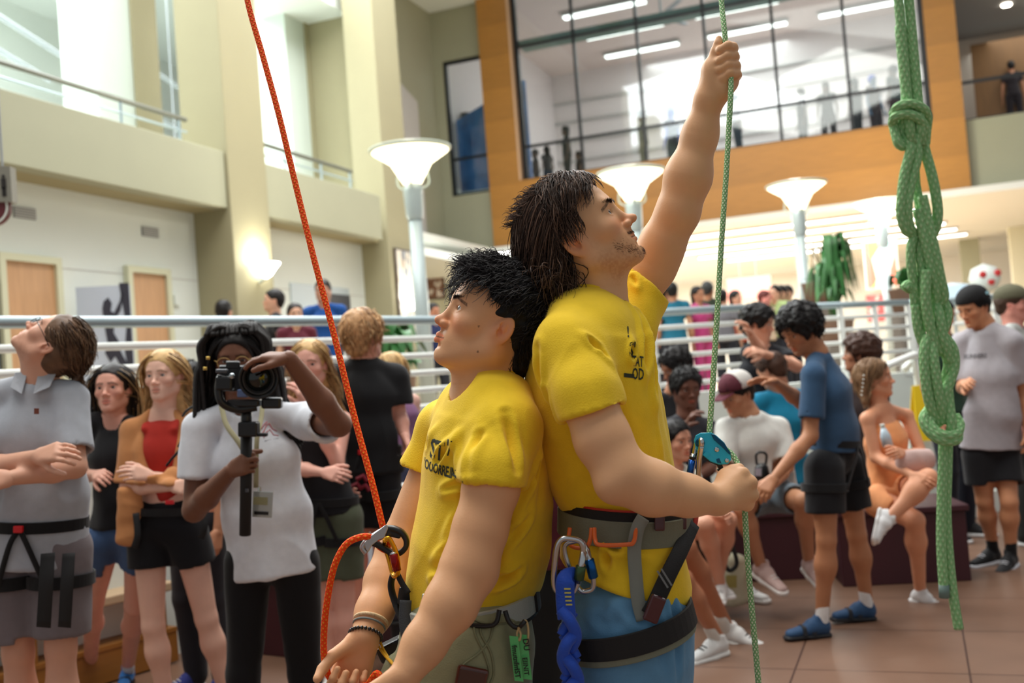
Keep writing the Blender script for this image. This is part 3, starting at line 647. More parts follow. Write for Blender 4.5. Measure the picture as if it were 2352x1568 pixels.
# ---------------- plants
LEAF = M('leaf_green', (52, 110, 52), .4, var=.25, vs=6); 
def plant(name, lb, c, hgt, n, spread, pot=True, seed=1, droop=.5, wl=.06):
    rg = random.Random(seed); r = empty(name, c, lb, 'plant'); V = []; Fq = []; k = 0; m = MB()
    for i in range(n):
        a = rg.random()*6.283; h = hgt*(.45+.55*rg.random()); s = spread*(.3+.7*rg.random()); d = np.array([math.cos(a), math.sin(a), 0]); b = np.cross(d, (0, 0, 1.)); pts = []
        z0 = hgt*.15+rg.random()*hgt*.25
        p0 = c+np.array([0, 0, z0+.1]); p = [p0, p0+d*s*.3+np.array([0, 0, (h-z0)*.7]), p0+d*s*.7+np.array([0, 0, (h-z0)]), p0+d*s+np.array([0, 0, (h-z0)*(1-droop)])]
        q = spline(p, 3); w_ = np.sin(np.linspace(.12, 1, len(q))*math.pi)**.7*wl*(.6+.5*rg.random())
        for j, (x, ww) in enumerate(zip(q, w_)): V += [x+b*ww, x-np.array([0, 0, ww*.25]), x-b*ww]
        for j in range(len(q)-1):
            a0 = k+3*j; Fq += [(a0, a0+1, a0+4, a0+3), (a0+1, a0+2, a0+5, a0+4)]
        k += 3*len(q)
    mesh('foliage', V, Fq, LEAF, r)
    for i in range(4): m.tube([c+np.array([.02*i-.03, 0, .1]), c+np.array([.06*i-.09, .02, hgt*.6])], .012, 6)
    m.build('stem', M('stem_green', (70, 100, 50), .6), r)
    if pot:
        if c[2] > .95: MB().box((c[0], c[1], (c[2]+.9)/2), (.15, 0, 0), (0, .15, 0), (0, 0, (c[2]-.9)/2)).build('pedestal', M('planter_stand', (120, 112, 104), .6), r, bevel=.01)
        q = MB(); q.lathe(c, [(0, 0), (.16, 0), (.2, .28), (.22, .3), (.19, .3), (.18, .24), (0, .24)], n=24); q.build('pot', M('planter', (130, 104, 90), .5), r, smooth=True)
plant('potted_plant', 'tall leafy green plant behind the curly-haired man in blue', P(1925, 795, 12.3), 1.25, 80, .36, True, 3, .7, .05)
plant('potted_plant', 'green plant hidden behind the knotted rope', P(2085, 720, 12.6), .5, 30, .25, True, 5, .5, .05)
plant('potted_plant', 'green plant behind the railing near the purple tank top', P(912, 935, 9.6), .72, 46, .4, True, 8, .6, .06)
plant('potted_plant', 'small green plant behind the far curls at right', P(1880, 700, 14), .4, 20, .25, True, 9, .5, .05)
# inflatable looking white ball figure and blue umbrella at far right
c = P(2262, 640, 15); r = empty('balloon_figure', c-np.array([0, 0, .25]), 'white balloon shape with red dots above the black cap', 'balloon')
mb = MB(); mb.lathe(c, [(0, -.22), (.16, -.15), (.22, 0), (.17, .15), (0, .22)], n=20); mb.build('ball', WHT, r, smooth=True)
for a, b in ((-.11, .05), (.1, .06), (.0, -.06)):
    mb = MB(); mb.lathe(c+np.array([a, -.19, b]), [(0, -.03), (.05, -.01), (.04, .03)], (0, 1, 0), 12); mb.build('dot', M('dot_red', (200, 50, 50), .5), r)
MB().tube([c-np.array([0, 0, .2]), np.array([c[0], c[1], .9])], .015).build('pole', TRS, r)
c = P(2190, 690, 14.5); mb = MB(); mb.tube([c, np.array([c[0], c[1], .9])], .02); mb.lathe(c, [(0, .25), (.25, .2), (.45, .05), (.5, -.05), (.47, -.05), (.25, .16), (0, .2)], n=12); tag(mb.build('canopy', M('pale_blue_canopy', (190, 214, 230), .5)), 'pale blue domed canopy behind the black cap', 'canopy')
c = W(5.05, .03, 2.3); MB_ = MB(); MB_.box(c, DU*.2, DV*.02, (0, 0, .32)); tag(MB_.build('blue_notice_board', M('blue_board', (40, 120, 180), .5)), 'bright blue board left of the man in blue hoodie', 'board')
mb = MB(); mb.ubox(4.62, 6.2, -.02, .02, .9, 3.0); tag(mb.build('window_4', M('kiosk_grey', (176, 190, 196), .4)), kind='structure')
mb = MB(); mb.ubox(5.5, 6.2, .0, .03, .9, 2.9); tag(mb.build('door_4', M('dark_doorway', (60, 62, 68), .6)), kind='structure')
# ------------------------------------------------------------------ bodies
def head_sdf(S, c, R, s=1.0, fem=0.0, fine=True, nose=1.0, neck=None, neck_r=.056, ears=True, fat=0.0, pucker=0.0):
    """c, R: head centre and (right, forward, up) axes. s scales a 0.232 m tall head"""
    q = lambda x, y, z: c+R@(np.array([x, y, z])*s)
    E_ = lambda p, r, k=.02, op='u': S.ell(q(*p), np.array(r)*s, R, k*s, op)
    C_ = lambda a, b, ra, rb=None, k=.012, op='u': S.cap(q(*a), q(*b), ra*s, (rb or ra)*s, k*s, op)
    j = 1-.1*fem
    E_((0, -.012, .034), (.0755, .097, .082)); E_((0, .022, .03), (.064, .067, .066), .03); E_((0, .034, -.03), (.0605*j, .054, .078), .03)
    for x in (-1, 1):
        C_((.054*j*x, .0, -.062), (.02*j*x, .07, -.1), .017+fat, .014, .03)
        C_((.058*j*x, -.002, -.03), (.054*j*x, .002, -.066), .016, None, .03)
        E_((.043*x, .058, -.026), (.021, .02, .017), .025)
    E_((0, .079, -.1), (.0165*(1-.15*fem), .013, .0135), .022)
    C_((-.036, .081, .021), (.036, .081, .021), .0095*(1-.35*fem), None, .02)
    E_((0, .068, -.066), (.033, .026, .028), .02)
    if fine:
        for x in (-1, 1): E_((.033*x, .103, .001), (.016, .0145, .0115), .014, 's')
    C_((0, .086, .012), (0, .102, -.028), .0068, .0085, .012); E_((0, .1045*1.0+.004*nose, -.034), (.0105, .0115, .0095), .01)
    if fine:
        for x in (-1, 1):
            E_((.0125*x, .097, -.0385), (.0075, .0105, .0075), .006); E_((.0065*x, .103, -.0455), (.0032, .005, .004), .004, 's')
    if fine:
        C_((0, .096, -.048), (0, .0935, -.058), .003, None, .008)
        y0 = .0915+.006*pucker; w_ = .019-.006*pucker
        for x in (-1, 1):
            C_((0, y0, -.0625), (w_*x, .0835, -.0665), .0046+.002*pucker, .0026, .004); C_((0, y0-.0005, -.0725), (w_*x, .083, -.0675), .0056+.002*pucker, .0026, .005)
            C_((0, .0985+.005*pucker, -.0672), (w_*1.15*x, .0865, -.0672), .0013, .0012, .0025, 's')
        E_((0, .0915, -.0835), (.014, .006, .0045), .007, 's')
        for x in (-1, 1):       # lids over the eyeball
            S.ell(q(.0325*x, .0735, .0005), .0142*s, R, .003*s, 'u'); S.ell(q(.0325*x, .088, -.0002), np.array([.0118, .0135, .0052])*s, R, .0018*s, 's')
    if ears:
        for x in (-1, 1):
            Re = R@np.array([[math.cos(.35*x), -math.sin(.35*x), 0], [math.sin(.35*x), math.cos(.35*x), 0], [0, 0, 1]])@np.array([[1, 0, 0], [0, math.cos(.22), -math.sin(.22)], [0, math.sin(.22), math.cos(.22)]])
            ce = q(.077*x, -.012, -.016); S.ell(ce, np.array([.0062, .018, .031])*s, Re, .004*s); S.ell(q(.074*x, .0, -.018), np.array([.01, .008, .02])*s, Re, .01*s)
            if fine:
                S.ell(ce+Re@(np.array([.0065*x, .0015, .003])*s), np.array([.0045, .0115, .0215])*s, Re, .003*s, 's')
                S.ell(ce+Re@(np.array([.0035*x, .003, .002])*s), np.array([.0035, .006, .013])*s, Re, .004*s, 'u'); S.ell(ce+Re@(np.array([.006*x, .006, -.008])*s), np.array([.005, .006, .006])*s, Re, .003*s, 's')
                S.ell(ce+Re@(np.array([.001*x, .003, -.027])*s), np.array([.005, .008, .009])*s, Re, .006*s, 'u')
    if neck is not None:
        S.cap(q(0, -.028, -.05), neck, neck_r*s, neck_r*1.06*s, .03*s); S.cap(q(0, .01, -.075), neck, neck_r*.8*s, neck_r*s, .03*s)
def skin_color(V, c, R, s, tone, lips=(.72, .3, .28), brow=None, brow_w=1.0, stub=0.0, stubc=(.25, .18, .14), scalp=None, eye=False, hairline=.075, blush=.17):
    """colour per vertex: painted eye-socket shade, lips, brows, beard shadow, flushed nose, cheeks and ears"""
    tone = lin(tone); L = (V-c)@R/s; x, y, z = L.T; n = len(V); col = np.tile(tone, (n, 1)).astype(float); inh = (np.abs(L) < .16).all(1)
    def mix(m, cc): m = np.clip(m, 0, 1)*inh; col[:] = col*(1-m[:, None])+np.asarray(cc)*m[:, None]
    g = lambda px, py, pz, rx, ry, rz: np.exp(-((x-px)/rx)**2-((y-py)/ry)**2-((z-pz)/rz)**2)
    red = np.clip(tone*np.array([1.08, .66, .6]), 0, 1)
    mix(blush*1.6*g(0, .11, -.036, .016, .03, .016), red)
    for k in (-1, 1): mix(blush*1.5*g(.04*k, .07, -.03, .024, .05, .022), red); mix(blush*1.8*g(.08*k, -.01, -.016, .014, .03, .035), red)
    if stub:
        m = np.clip((-.04-z)/.02, 0, 1)*np.clip((y+.005)/.03, 0, 1)*(1-np.clip((-.115-z)/.03, 0, 1))
        cheek = np.clip((np.abs(x)-.012)/.02, 0, 1)*np.clip((-.05-z)/.03, 0, 1)+g(0, .09, -.056, .03, .03, .007)*1.5+g(0, .09, -.1, .022, .05, .02)*1.3
        mix(stub*np.clip(m*cheek+g(.062, .01, -.05, .012, .02, .03)+g(-.062, .01, -.05, .012, .02, .03), 0, 1)*(.6+.4*noise(V*260)), np.array(stubc)*tone/ max(tone))
    zl = -.0672; lw = np.clip(1-(np.abs(x)/.0225)**2.5, 0, 1)
    m = (np.abs(z-zl+.0008) < .0098*lw**.7)*(y > .07); mix(m*.6, np.array(lips)*tone/max(tone)*1.25)
    mix((np.abs(z-zl) < .0013)*(np.abs(x) < .022)*(y > .07)*.8, tone*.25)
    if brow is not None:
        ax = np.abs(x); zc = .0195+.16*(ax-.015)-2.6*np.maximum(ax-.03, 0)**1.35*1.0; th = (.0046-.05*np.maximum(ax-.03, 0))*brow_w
        m = (ax > .011)*(ax < .053)*np.clip(1.6-1.6*(np.abs(z-zc)/np.maximum(th, .001))**2, 0, 1)*(y > .04); mix(m*.9*(.75+.25*noise(V*400)), lin(brow))
    if eye:
        for k in (-1, 1):
            e = ((x-.0325*k)/.0145)**2+((z-.0005)/.0062)**2; mix((e < 1.7)*(y > .05)*.4, tone*.55); mix((e < 1)*(y > .05), (.55, .52, .5)); mix((((x-.0325*k)/.0062)**2+(z/.0062)**2 < 1)*(y > .05), (.03, .02, .015))  # ring of socket shade painted round the eye, then white and iris
    if scalp is not None:
        m = np.clip((z-.02-np.clip(y, 0, .1)*hairline*9)/.012, 0, 1)+np.clip((-.02-y)/.02, 0, 1)*np.clip((z+.05)/.02, 0, 1); mix(m, lin(scalp))
    return np.clip(col, 0, 1)
EYEW = M('eye_white', (226, 220, 214), .15, coat=.6); IRISB = M('iris_brown', (62, 38, 24), .1, coat=1); IRISL = M('iris_blue_grey', (96, 112, 120), .1, coat=1); PUP = M('pupil', (6, 6, 6), .05, coat=1)
def eyeball(c, R, s, k, parent, gaze=(0, 1, 0), iris=None):
    o = c+R@(np.array([.0325*k, .0735, .0005])*s); g = nrm(R@np.asarray(gaze, float)); mb = MB(); r = .0124*s; pr = []
    for a in np.radians([0, 10, 17, 24, 32, 39, 50, 70, 100, 140, 180]): pr.append((r*math.sin(a), r*math.cos(a)*(1.0)))
    mb.lathe(o, pr[::-1], g, 20); mi = []
    for i in range(len(pr)-1): mi += [0 if i < 5 else (1 if i < 8 else 2)]*20
    ob = mesh('eye', np.vstack(mb.V), mb.F, [EYEW, iris or IRISB, PUP], parent, True, mi=mi); return ob
def hand_sdf(S, wr, d, n, curl=.5, side=1, s=1.0, spread=.3, thumb=.5, tc=.4):
    """wr wrist, d towards the knuckles, n palm normal; side=+1: thumb towards d x n; curl per joint in radians (scalar or 4 values)"""
    d = nrm(d); n = nrm(n-d*np.dot(n, d)); l = np.cross(d, n)*side; curl = np.broadcast_to(curl, (4,))
    for i, (o, L, r) in enumerate(((.0285, .074, .0092), (.0095, .082, .0095), (-.0095, .076, .009), (-.027, .06, .008))):
        b = wr+(d*(.088-.006*abs(i-1))+l*o)*s; S.cap(wr+(l*o*.6+d*.012)*s, b, .0145*s, .0125*s, .014*s)
        dd = nrm(d+l*o*spread*10); p = b; a = 0
        for f, kk, rr in ((.46, .9, 1.0), (.3, 1.1, .93), (.24, .8, .84)):
            a += curl[i]*kk; v = dd*math.cos(a)+n*math.sin(a); p2 = p+v*L*f*s; S.cap(p, p2, r*rr*s, r*rr*.92*s, .004*s); p = p2
    b = wr+(d*.022+l*.022+n*.008)*s; v = nrm(d*.75+l*(.9*thumb+.2)+n*tc); p2 = b+v*.042*s; S.cap(b, p2, .0155*s, .0125*s, .012*s)
    v2 = nrm(v+d*.5-l*.25*(1-thumb)+n*tc*.6); p3 = p2+v2*.032*s; S.cap(p2, p3, .0115*s, .0105*s, .005*s); v3 = nrm(v2+n*tc*.8-l*.2); S.cap(p3, p3+v3*.024*s, .0105*s, .0088*s, .004*s)
def shoe(parent, heel, toe_dir, style='white', s=1.0, up=(0, 0, 1), name='shoe', cols=None, sock=None, ankle=None, sock_h=.07):
    """heel: point under the heel at sole level"""
    f = nrm(toe_dir); u = nrm(np.asarray(up)-f*np.dot(up, f)); x = np.cross(f, u); R = np.stack([x, f, u], 1); q = lambda a, b, c_: np.asarray(heel)+R@(np.array([a, b, c_])*s)
    up_c, so_c, st_c = cols or ((232, 232, 230), (240, 240, 238), (210, 210, 210))
    S = Sdf(); climb = style == 'climb'
    S.ecap(q(0, .03, .045), q(0, .1, .06), (.032*s, .04*s), (.036*s, .04*s), x, .02*s); S.cap(q(0, .045, .06), q(0, .05, .1), .034*s, .036*s, .02*s)
    S.ecap(q(0, .1, .045), q(0, .22, .028), (.038*s, .035*s), (.034*s, .022*s), x, .02*s)
    S.ell(q(0, .045, .115), np.array([.03, .034, .03])*s, R, .004*s, 's'); S.cut(q(0, 0, .014), -u)
    V, Q = S.mesh(.006*s, folds(.0015, 18)); sh = mesh(name, V, Q, cloth(up_c, .6), parent)
    S = Sdf(); S.ecap(q(0, .025, .01), q(0, .1, .01), (.036*s, .03*s), (.036*s, .03*s), x, .02*s); S.ecap(q(0, .1, .01), q(0, .225, .012), (.036*s, .03*s), (.04*s, .03*s), x, .02*s)
    S.cut(q(0, 0, .026 if not climb else .02), u); S.cut(q(0, 0, 0), -u); V, Q = S.mesh(.006*s); mesh('sole', V, Q, M('sole_%d%d%d' % so_c, so_c, .5), sh)
    mb = MB()
    if climb:
        for t in (.1, .15): mb.ribbon(spline([q(-.04, t, .02), q(-.03, t, .065-.15*(t-.1)), q(0, t, .083-.3*(t-.1)), q(.03, t, .065-.15*(t-.1)), q(.04, t, .02)], 4), u, .024*s, .004*s)
        mb.build('strap', M('shoe_strap', (28, 30, 38), .7), sh)
    else:
        for t in (.1, .12, .14, .16): mb.tube(spline([q(-.022, t, .078-.3*(t-.1)), q(0, t+.008, .088-.3*(t-.1)), q(.022, t, .078-.3*(t-.1))], 4), .003*s, 6)
        mb.build('laces', M('laces_%d%d%d' % st_c, st_c, .7), sh)
    if sock is not None and ankle is not None:
        a = q(0, .045, .06); S = Sdf(); S.cap(a, a+nrm(np.asarray(ankle)-a)*(.03+sock_h)*s, .034*s, .034*s, .01); V, Q = S.mesh(.007*s, folds(.0012, 25)); mesh('sock', V, Q, cloth(sock), parent)
    return sh
def grow(c, R, s, n, root, flow, length, rad=.0016, seg=10, keep=1.0, gravity=.35, seed=3, col=(40, 28, 22), cvar=.35, keepout=(), wig=.15, tip=.25, clump=None, cen=(0, -.010, .032), er=(.079, .102, .088), sides=3, lift=.004):
    """strands of hair in head space. root(rng)->unit direction from the skull centre or None; flow(p)->direction; all vectorised over strands"""
    rg = np.random.default_rng(seed); pts = []; cen = np.array(cen); er = np.array(er)*keep; tries = 0
    while len(pts) < n and tries < 400:
        d = rg.normal(size=(n, 3)); d /= np.linalg.norm(d, axis=1)[:, None]; p = cen+d*er; pts += list(p[root(p)]); tries += 1
    P0 = np.array(pts[:n]); n = len(P0); down = R.T@np.array([0, 0, -1.0]); L = length(P0)*(1+.25*rg.uniform(-1, 1, n)); st_ = L/seg
    X = [P0.copy()]; lay = 1+rg.uniform(0, .10, n); vel = flow(P0); vel /= np.linalg.norm(vel, axis=1)[:, None]+1e-9
    ph = rg.uniform(0, 6.28, n); w1 = rg.normal(size=(n, 3)); w2 = rg.normal(size=(n, 3)); p = P0.copy()
    if clump: ci = rg.integers(0, clump, n); cw = rg.normal(size=(clump, 3)); cph = rg.uniform(0, 6.28, clump)
    for i in range(seg):
        t = (i+1)/seg; f = flow(p); f = f/(np.linalg.norm(f, axis=1)[:, None]+1e-9); vel = .55*vel+.45*f+gravity*t*down
        vel = vel/(np.linalg.norm(vel, axis=1)[:, None]+1e-9); v = vel+wig*t*(w1*np.sin(5*t+ph)[:, None]+.5*w2*np.cos(9*t+ph)[:, None])*.5
        if clump: v = v+wig*1.2*t*(cw[ci]*np.sin(7*t+cph[ci])[:, None])
        p = p+v/(np.linalg.norm(v, axis=1)[:, None]+1e-9)*st_[:, None]
        for cc, rr in ((cen, er),)+tuple(keepout):
            q = (p-cc)/rr; m = np.linalg.norm(q, axis=1); lim = lay+lift/er[0] if cc is cen else 1.0+0*lay; ins = m < lim
            p = np.where(ins[:, None], cc+q/(m[:, None]+1e-9)*rr*np.asarray(lim)[:, None], p)
        X.append(p.copy())
    X = np.stack(X, 1); X = c+(X@R.T)*s; m = seg+1
    T = np.gradient(X, axis=1); T /= np.linalg.norm(T, axis=2)[..., None]+1e-9; A = nrm(R@np.array([.3, .2, 1.])); N = np.cross(T, A); N /= np.linalg.norm(N, axis=2)[..., None]+1e-9; B = np.cross(T, N)
    r = rad*s*(1-(1-tip)*np.linspace(0, 1, m)**1.5); r[0] *= .6; ra = np.random.default_rng(seed+1).uniform(.7, 1.3, n); rr = r[None, :, None]*ra[:, None, None]
    V = np.concatenate([X[:, :, None]+rr[..., None]*(math.cos(2*math.pi*j/sides)*N+math.sin(2*math.pi*j/sides)*B)[:, :, None]*1.0 for j in range(sides)], 2) if False else np.stack([X+rr*(math.cos(2*math.pi*j/sides)*N+math.sin(2*math.pi*j/sides)*B) for j in range(sides)], 2)
    base = (np.arange(n)*m*sides)[:, None, None]; i_ = (np.arange(m-1)*sides)[None, :, None]; j_ = np.arange(sides)[None, None]; j2 = (j_+1) % sides
    Q = np.stack([base+i_+j_, base+i_+j2, base+i_+sides+j2, base+i_+sides+j_], -1).reshape(-1, 4)
    if np.ndim(col[0]) > 0: cc = np.stack([lin(q) for q in col]); cb = cc[rg.integers(0, len(cc), n)]
    else: cb = np.tile(lin(col), (n, 1))
    bright = np.clip(1+cvar*rg.normal(size=n), .35, 2.2); C = (cb*bright[:, None])[:, None, None]*np.ones((1, m, sides, 1))
    return V.reshape(-1, 3), Q, np.clip(C.reshape(-1, 3), 0, 1)
def join(parts):
    V = np.vstack([p[0] for p in parts]); o = 0; Q = []
    for p in parts: Q.append(p[1]+o); o += len(p[0])
    C = np.vstack([p[2] for p in parts]) if len(parts[0]) > 2 else None
    return V, np.vstack(Q), C
def tangent_flow(away, g=0.0, extra=(0, 0, 0), cen=(0, -.012, .034), part=0.0):
    """combs away from the point away (head space) along the skull"""
    away = np.array(away, float); cen = np.array(cen); extra = np.array(extra, float)
    def f(p):
        nrmv = (p-cen)/np.array([.08, .1, .09]); nrmv /= np.linalg.norm(nrmv, axis=1)[:, None]+1e-9; d = p-away; d = d/(np.linalg.norm(d, axis=1)[:, None]+1e-9)+extra
        d[:, 0] += part*np.sign(p[:, 0]+.012)*np.clip((p[:, 1]+.06)/.08, .2, 1); d[:, 1] -= part*.35*np.clip((p[:, 1]+.02)/.06, 0, 1)
        d = d-nrmv*np.sum(d*nrmv, 1)[:, None]; return d+np.array([0, 0, -g])
    return f
def hair_cap(S, c, R, s, th=.008, back=-.06, side=-.03, front=.055, op='u'):
    """close shell of hair over the skull"""
    q = lambda x, y, z: c+R@(np.array([x, y, z])*s)
    S.ell(q(0, -.014, .036), np.array([.0775+th, .099+th, .084+th])*s, R, .01*s); S.cap(q(0, -.055, .0), q(0, -.06, back+.02), (.055+th*.6)*s, (.045+th*.6)*s, .03*s)
    S.cap(q(.03, -.055, .0), q(.028, -.05, back+.02), (.04+th*.4)*s, (.03+th*.4)*s, .03*s); S.cap(q(-.03, -.055, .0), q(-.028, -.05, back+.02), (.04+th*.4)*s, (.03+th*.4)*s, .03*s)
    S.ell(q(0, .09, -.035), np.array([.075, .085, .095])*s, R, .012*s, 's')     # face opening
    S.ell(q(0, .13, front-.03), np.array([.07, .062, .05])*s, R, .012*s, 's')
    for x in (-1, 1): S.ell(q(.085*x, -.0, -.035), np.array([.02, .024, .04])*s, R, .01*s, 's')

# ---- generic dressed figure -------------------------------------------------
CAN = dict(head=(0, .01, .932), neck=(0, -.004, .845), shR=(.098, 0, .808), shL=(-.098, 0, .808), elR=(.128, -.01, .638), elL=(-.128, -.01, .638), wrR=(.135, .035, .495), wrL=(-.135, .035, .495),
           chest=(0, .0, .745), waist=(0, .0, .625), pelv=(0, -.005, .54), hipR=(.053, 0, .515), hipL=(-.053, 0, .515), knR=(.062, .01, .285), knL=(-.062, .01, .285), anR=(.066, -.012, .045), anL=(-.066, -.012, .045))
def person(label, base, H=1.72, yaw=0.0, J={}, face=None, fup=(0, 0, 1), tone=(214, 164, 136), hair=None, top=None, bottom=None, shoes=None, fem=0, h=.011, hh=.0052, cat='person', group=None, lod=1,
           build=1.0, arm=1.0, hands=(None, None), lips=(.75, .36, .34), brow=(50, 34, 26), stub=0, stubc=(.25, .18, .14), hs=1.0, legs=True, gaze=None, iris=None, extra=None, name='person', floor_legs=None):
    """base: point on the floor between the feet; yaw: 0 faces the camera side (-Y), positive turns to the picture's right.
    J: overrides for joints, world points. top=(kind,colour,opts), bottom=(kind,colour)"""
    base = np.asarray(base, float); fw = np.array([math.sin(yaw), -math.cos(yaw), 0]); rt = np.cross(fw, (0, 0, 1)); B = np.stack([rt, fw, np.array([0, 0, 1.])], 1)
    K = {k: base+B@(np.array(v)*H) for k, v in CAN.items()}
    d0 = J.get('pelv') if 'pelv' in J else None
    for k, v in J.items(): K[k] = np.asarray(v, float)
    if legs:
        for q_ in ('anR', 'anL'):
            if base[2]-.1 < K[q_][2] < base[2]+.24 and not (shoes and len(shoes) > 4 and q_[2] in shoes[4]): K[q_] = np.array([K[q_][0], K[q_][1], base[2]+.08*H/1.75])
    if 'neck' in J and 'chest' not in J:
        pe = K['pelv']; nk = K['neck']; K['waist'] = pe+(nk-pe)*.28; K['chest'] = pe+(nk-pe)*.67
    s = H/1.75; b = build*s
    r = empty(name, base, label, cat, group)
    sx = nrm(K['shR']-K['shL']); hx = nrm(K['hipR']-K['hipL'])
    f = nrm(face if face is not None else fw); R = frame(f, fup); hc = K['head']; hsz = s**.4*hs*(.97 if fem else 1.0)
    # --- skin
    S = Sdf(); ft = (1-.12*fem)
    S.ecap(K['neck'], K['chest'], (.05*b, .045*b), (.135*b*ft, .085*b), sx, .05); S.ecap(K['chest'], K['waist'], (.135*b*ft, .085*b), (.115*b*ft, .08*b), sx, .04); S.ecap(K['waist'], K['pelv'], (.115*b*ft, .08*b), (.135*b, .09*b), hx, .04)
    for q in 'RL':
        sh, el, wr = K['sh'+q], K['el'+q], K['wr'+q]; ar = (.047 if not fem else .039)*b*arm
        S.cap(K['neck'], sh, .036*b, .043*b*ft, .04); S.cap(sh, el, ar, ar*.8, .02); fa = ar*.84; S.cap(el, el+(wr-el)*.35, fa*.95, fa, .02); S.cap(el+(wr-el)*.35, wr, fa, fa*.62, .02)
        if legs:
            hp, kn, an = K['hip'+q], K['kn'+q], K['an'+q]; S.cap(hp, kn, .08*b, .051*b, .03); S.cap(kn, kn+(an-kn)*.3, .049*b, .051*b, .02)
            bk = nrm(np.cross(hx, an-kn)); S.ell(kn+(an-kn)*.3+bk*(-.012)*b, (.045*b, .05*b, .09*b), frame(bk, kn-an), .03); S.cap(kn+(an-kn)*.3, an, .047*b, .032*b, .03)
    parts = []
    hp_ = hands if hands else (None, None)
    for q, hd in zip('RL', hp_):
        wr = K['wr'+q]; el = K['el'+q]; d = nrm(wr-el); opt = dict(curl=.45, side=1, tc=.35)
        n = np.cross(d, fw)*(1 if q == 'R' else -1); n = nrm(-n if False else (hc*0+nrm(K['waist']-wr)))
        if hd: d = hd.get('d', d); n = hd.get('n', n); opt.update({k: v for k, v in hd.items() if k not in 'dn'})
        if 'side' not in (hd or {}):
            l = np.cross(nrm(d), nrm(n)); opt['side'] = 1 if np.dot(l, fw+np.array([0, 0, .6])) > 0 else -1
        if lod:
            S2 = Sdf(); S2.cap(wr-nrm(wr-el)*.03, wr, .0235*b*ft, .0235*b*ft, .01); hand_sdf(S2, wr, d, np.asarray(n, float), s=hsz*(.92 if fem else 1), **opt); V, Q = S2.mesh(.0045 if lod < 2 else .0038); parts.append((V, Q))
        else: S.ecap(wr, wr+nrm(d)*.15*s, (.04*s, .018*s), (.025*s, .014*s), np.cross(d, n)+1e-3, .01)
    V, Q = S.mesh(h); parts.insert(0, (V, Q))
    S3 = Sdf(); head_sdf(S3, hc, R, hsz, fem, fine=lod > 0, neck=K['neck'], neck_r=.056-.01*fem); V, Q = S3.mesh(hh if lod else h*.8); parts.append((V, Q))
    V, Q, _ = join([p+() for p in parts])
    col = skin_color(V, hc, R, hsz, tone, lips=lips, brow=brow, stub=stub, stubc=stubc, eye=(lod == 0 or lod == 1 and hh > .0045), brow_w=1.0)
    bo = mesh('body', V, Q, SKIN, r, True, col=col)
    if lod > 0 and hh <= .0045:
        for k in (-1, 1): eyeball(hc, R, hsz, k, bo, gaze or (0, 1, 0), iris)
    # --- top
    if top:
        kind, tc_, o = (list(top)+[{}])[:3]; S = Sdf(); g = o.get('loose', .014)*1.0; hem = o.get('hem', .03); sl = o.get('sleeve', .5)
        if kind != 'tank':
            S.ecap(K['neck']+(K['chest']-K['neck'])*.25, K['chest'], (.085*b, .06*b+g), (.145*b*ft+g, .09*b+g), sx, .05)
        else: S.ecap(K['neck']+(K['chest']-K['neck'])*.75, K['chest'], (.11*b, .07*b+g), (.137*b*ft+g, .087*b+g), sx, .03)
        S.ecap(K['chest'], K['waist'], (.145*b*ft+g, .09*b+g), ((.138-.03*fem)*b+g*1.5, .088*b+g*1.4), sx, .04)
        dn = nrm(K['pelv']-K['waist']); e = K['pelv']+dn*hem*s; S.ecap(K['waist'], e, ((.138-.03*fem)*b+g*1.5, .088*b+g*1.4), (.168*b+g*.7, .112*b+g*1.0), hx, .04)
        for q in 'RL':
            sh, el, wr = K['sh'+q], K['el'+q], K['wr'+q]; ar = (.047 if not fem else .039)*b*arm
            if kind != 'tank':
                S.cap(K['neck']+(sh-K['neck'])*.3, sh, .036*b+g*.5, .045*b*ft+g*.9, .03)
                if sl <= 1: S.cap(sh, sh+(el-sh)*min(sl+.25, 1), ar+g, ar*.95+g*1.35, .02)
                else: S.cap(sh, el, ar+g, ar+g*.9, .02); S.cap(el, el+(wr-el)*(sl-1), ar+g*.9, ar*.7+g, .02)
            else: S.cap(K['neck']+(sh-K['neck'])*.55+(K['chest']-K['neck'])*.02, K['chest']+(sh-K['neck'])*.45+(K['neck']-K['chest'])*.2, .014, .02, .02)
        if kind != 'tank':
            for q in 'RL':
                sh, el, wr = K['sh'+q], K['el'+q], K['wr'+q]; ar = (.047 if not fem else .039)*b*arm
                if sl <= 1:
                    e = sh+(el-sh)*sl; d = nrm(el-sh)
                    S.p.append(('u', lambda X: np.full(X.shape[:-1], 9., np.float32), e, e, .001))
                    def lim(X, e=e, d=d, el=el): # cut only near the arm
                        return np.maximum((X-e)@d, 0)*0+np.where(np.linalg.norm(X-(e+d*.1*1), axis=-1) < .17, -((X-e)@d), 1.0)
                    S.p.append(('s', lambda X, e=e, d=d: np.maximum(-((X-e)@d), np.linalg.norm((X-e)-((X-e)@d)[..., None]*d, axis=-1)-(ar+g*1.35+.02)), e-.22, e+.22, .003))
                    S.cap(e-d*.02, e+d*.1, ar*.8+g*1.0, ar*.8+g*1.25, .002, 's')
            nb = K['neck']; S.cap(nb+nrm(K['neck']-K['chest'])*-.01, hc, (.056 if not fem else .055)*b, .06*b, .006, 's'); S.cap(nb+nrm(K['neck']-K['chest'])*-.02+f*.03, hc, .045*b, .05*b, .006, 's')
        else:
            nb = K['neck']
        if 'keep' in o: o['keep'](S, K)
        S.cut(K['pelv']+dn*hem*s*.98, dn)
        V, Q = S.mesh(h*.85, folds(o.get('fold', .006)*1.0, 8, (0, 0, 1), .45, seed=abs(hash_(label)) % 50)); tp = mesh(o.get('name', {'tank': 'tank_top'}.get(kind, 'shirt')), V, Q, cloth(tc_), r)
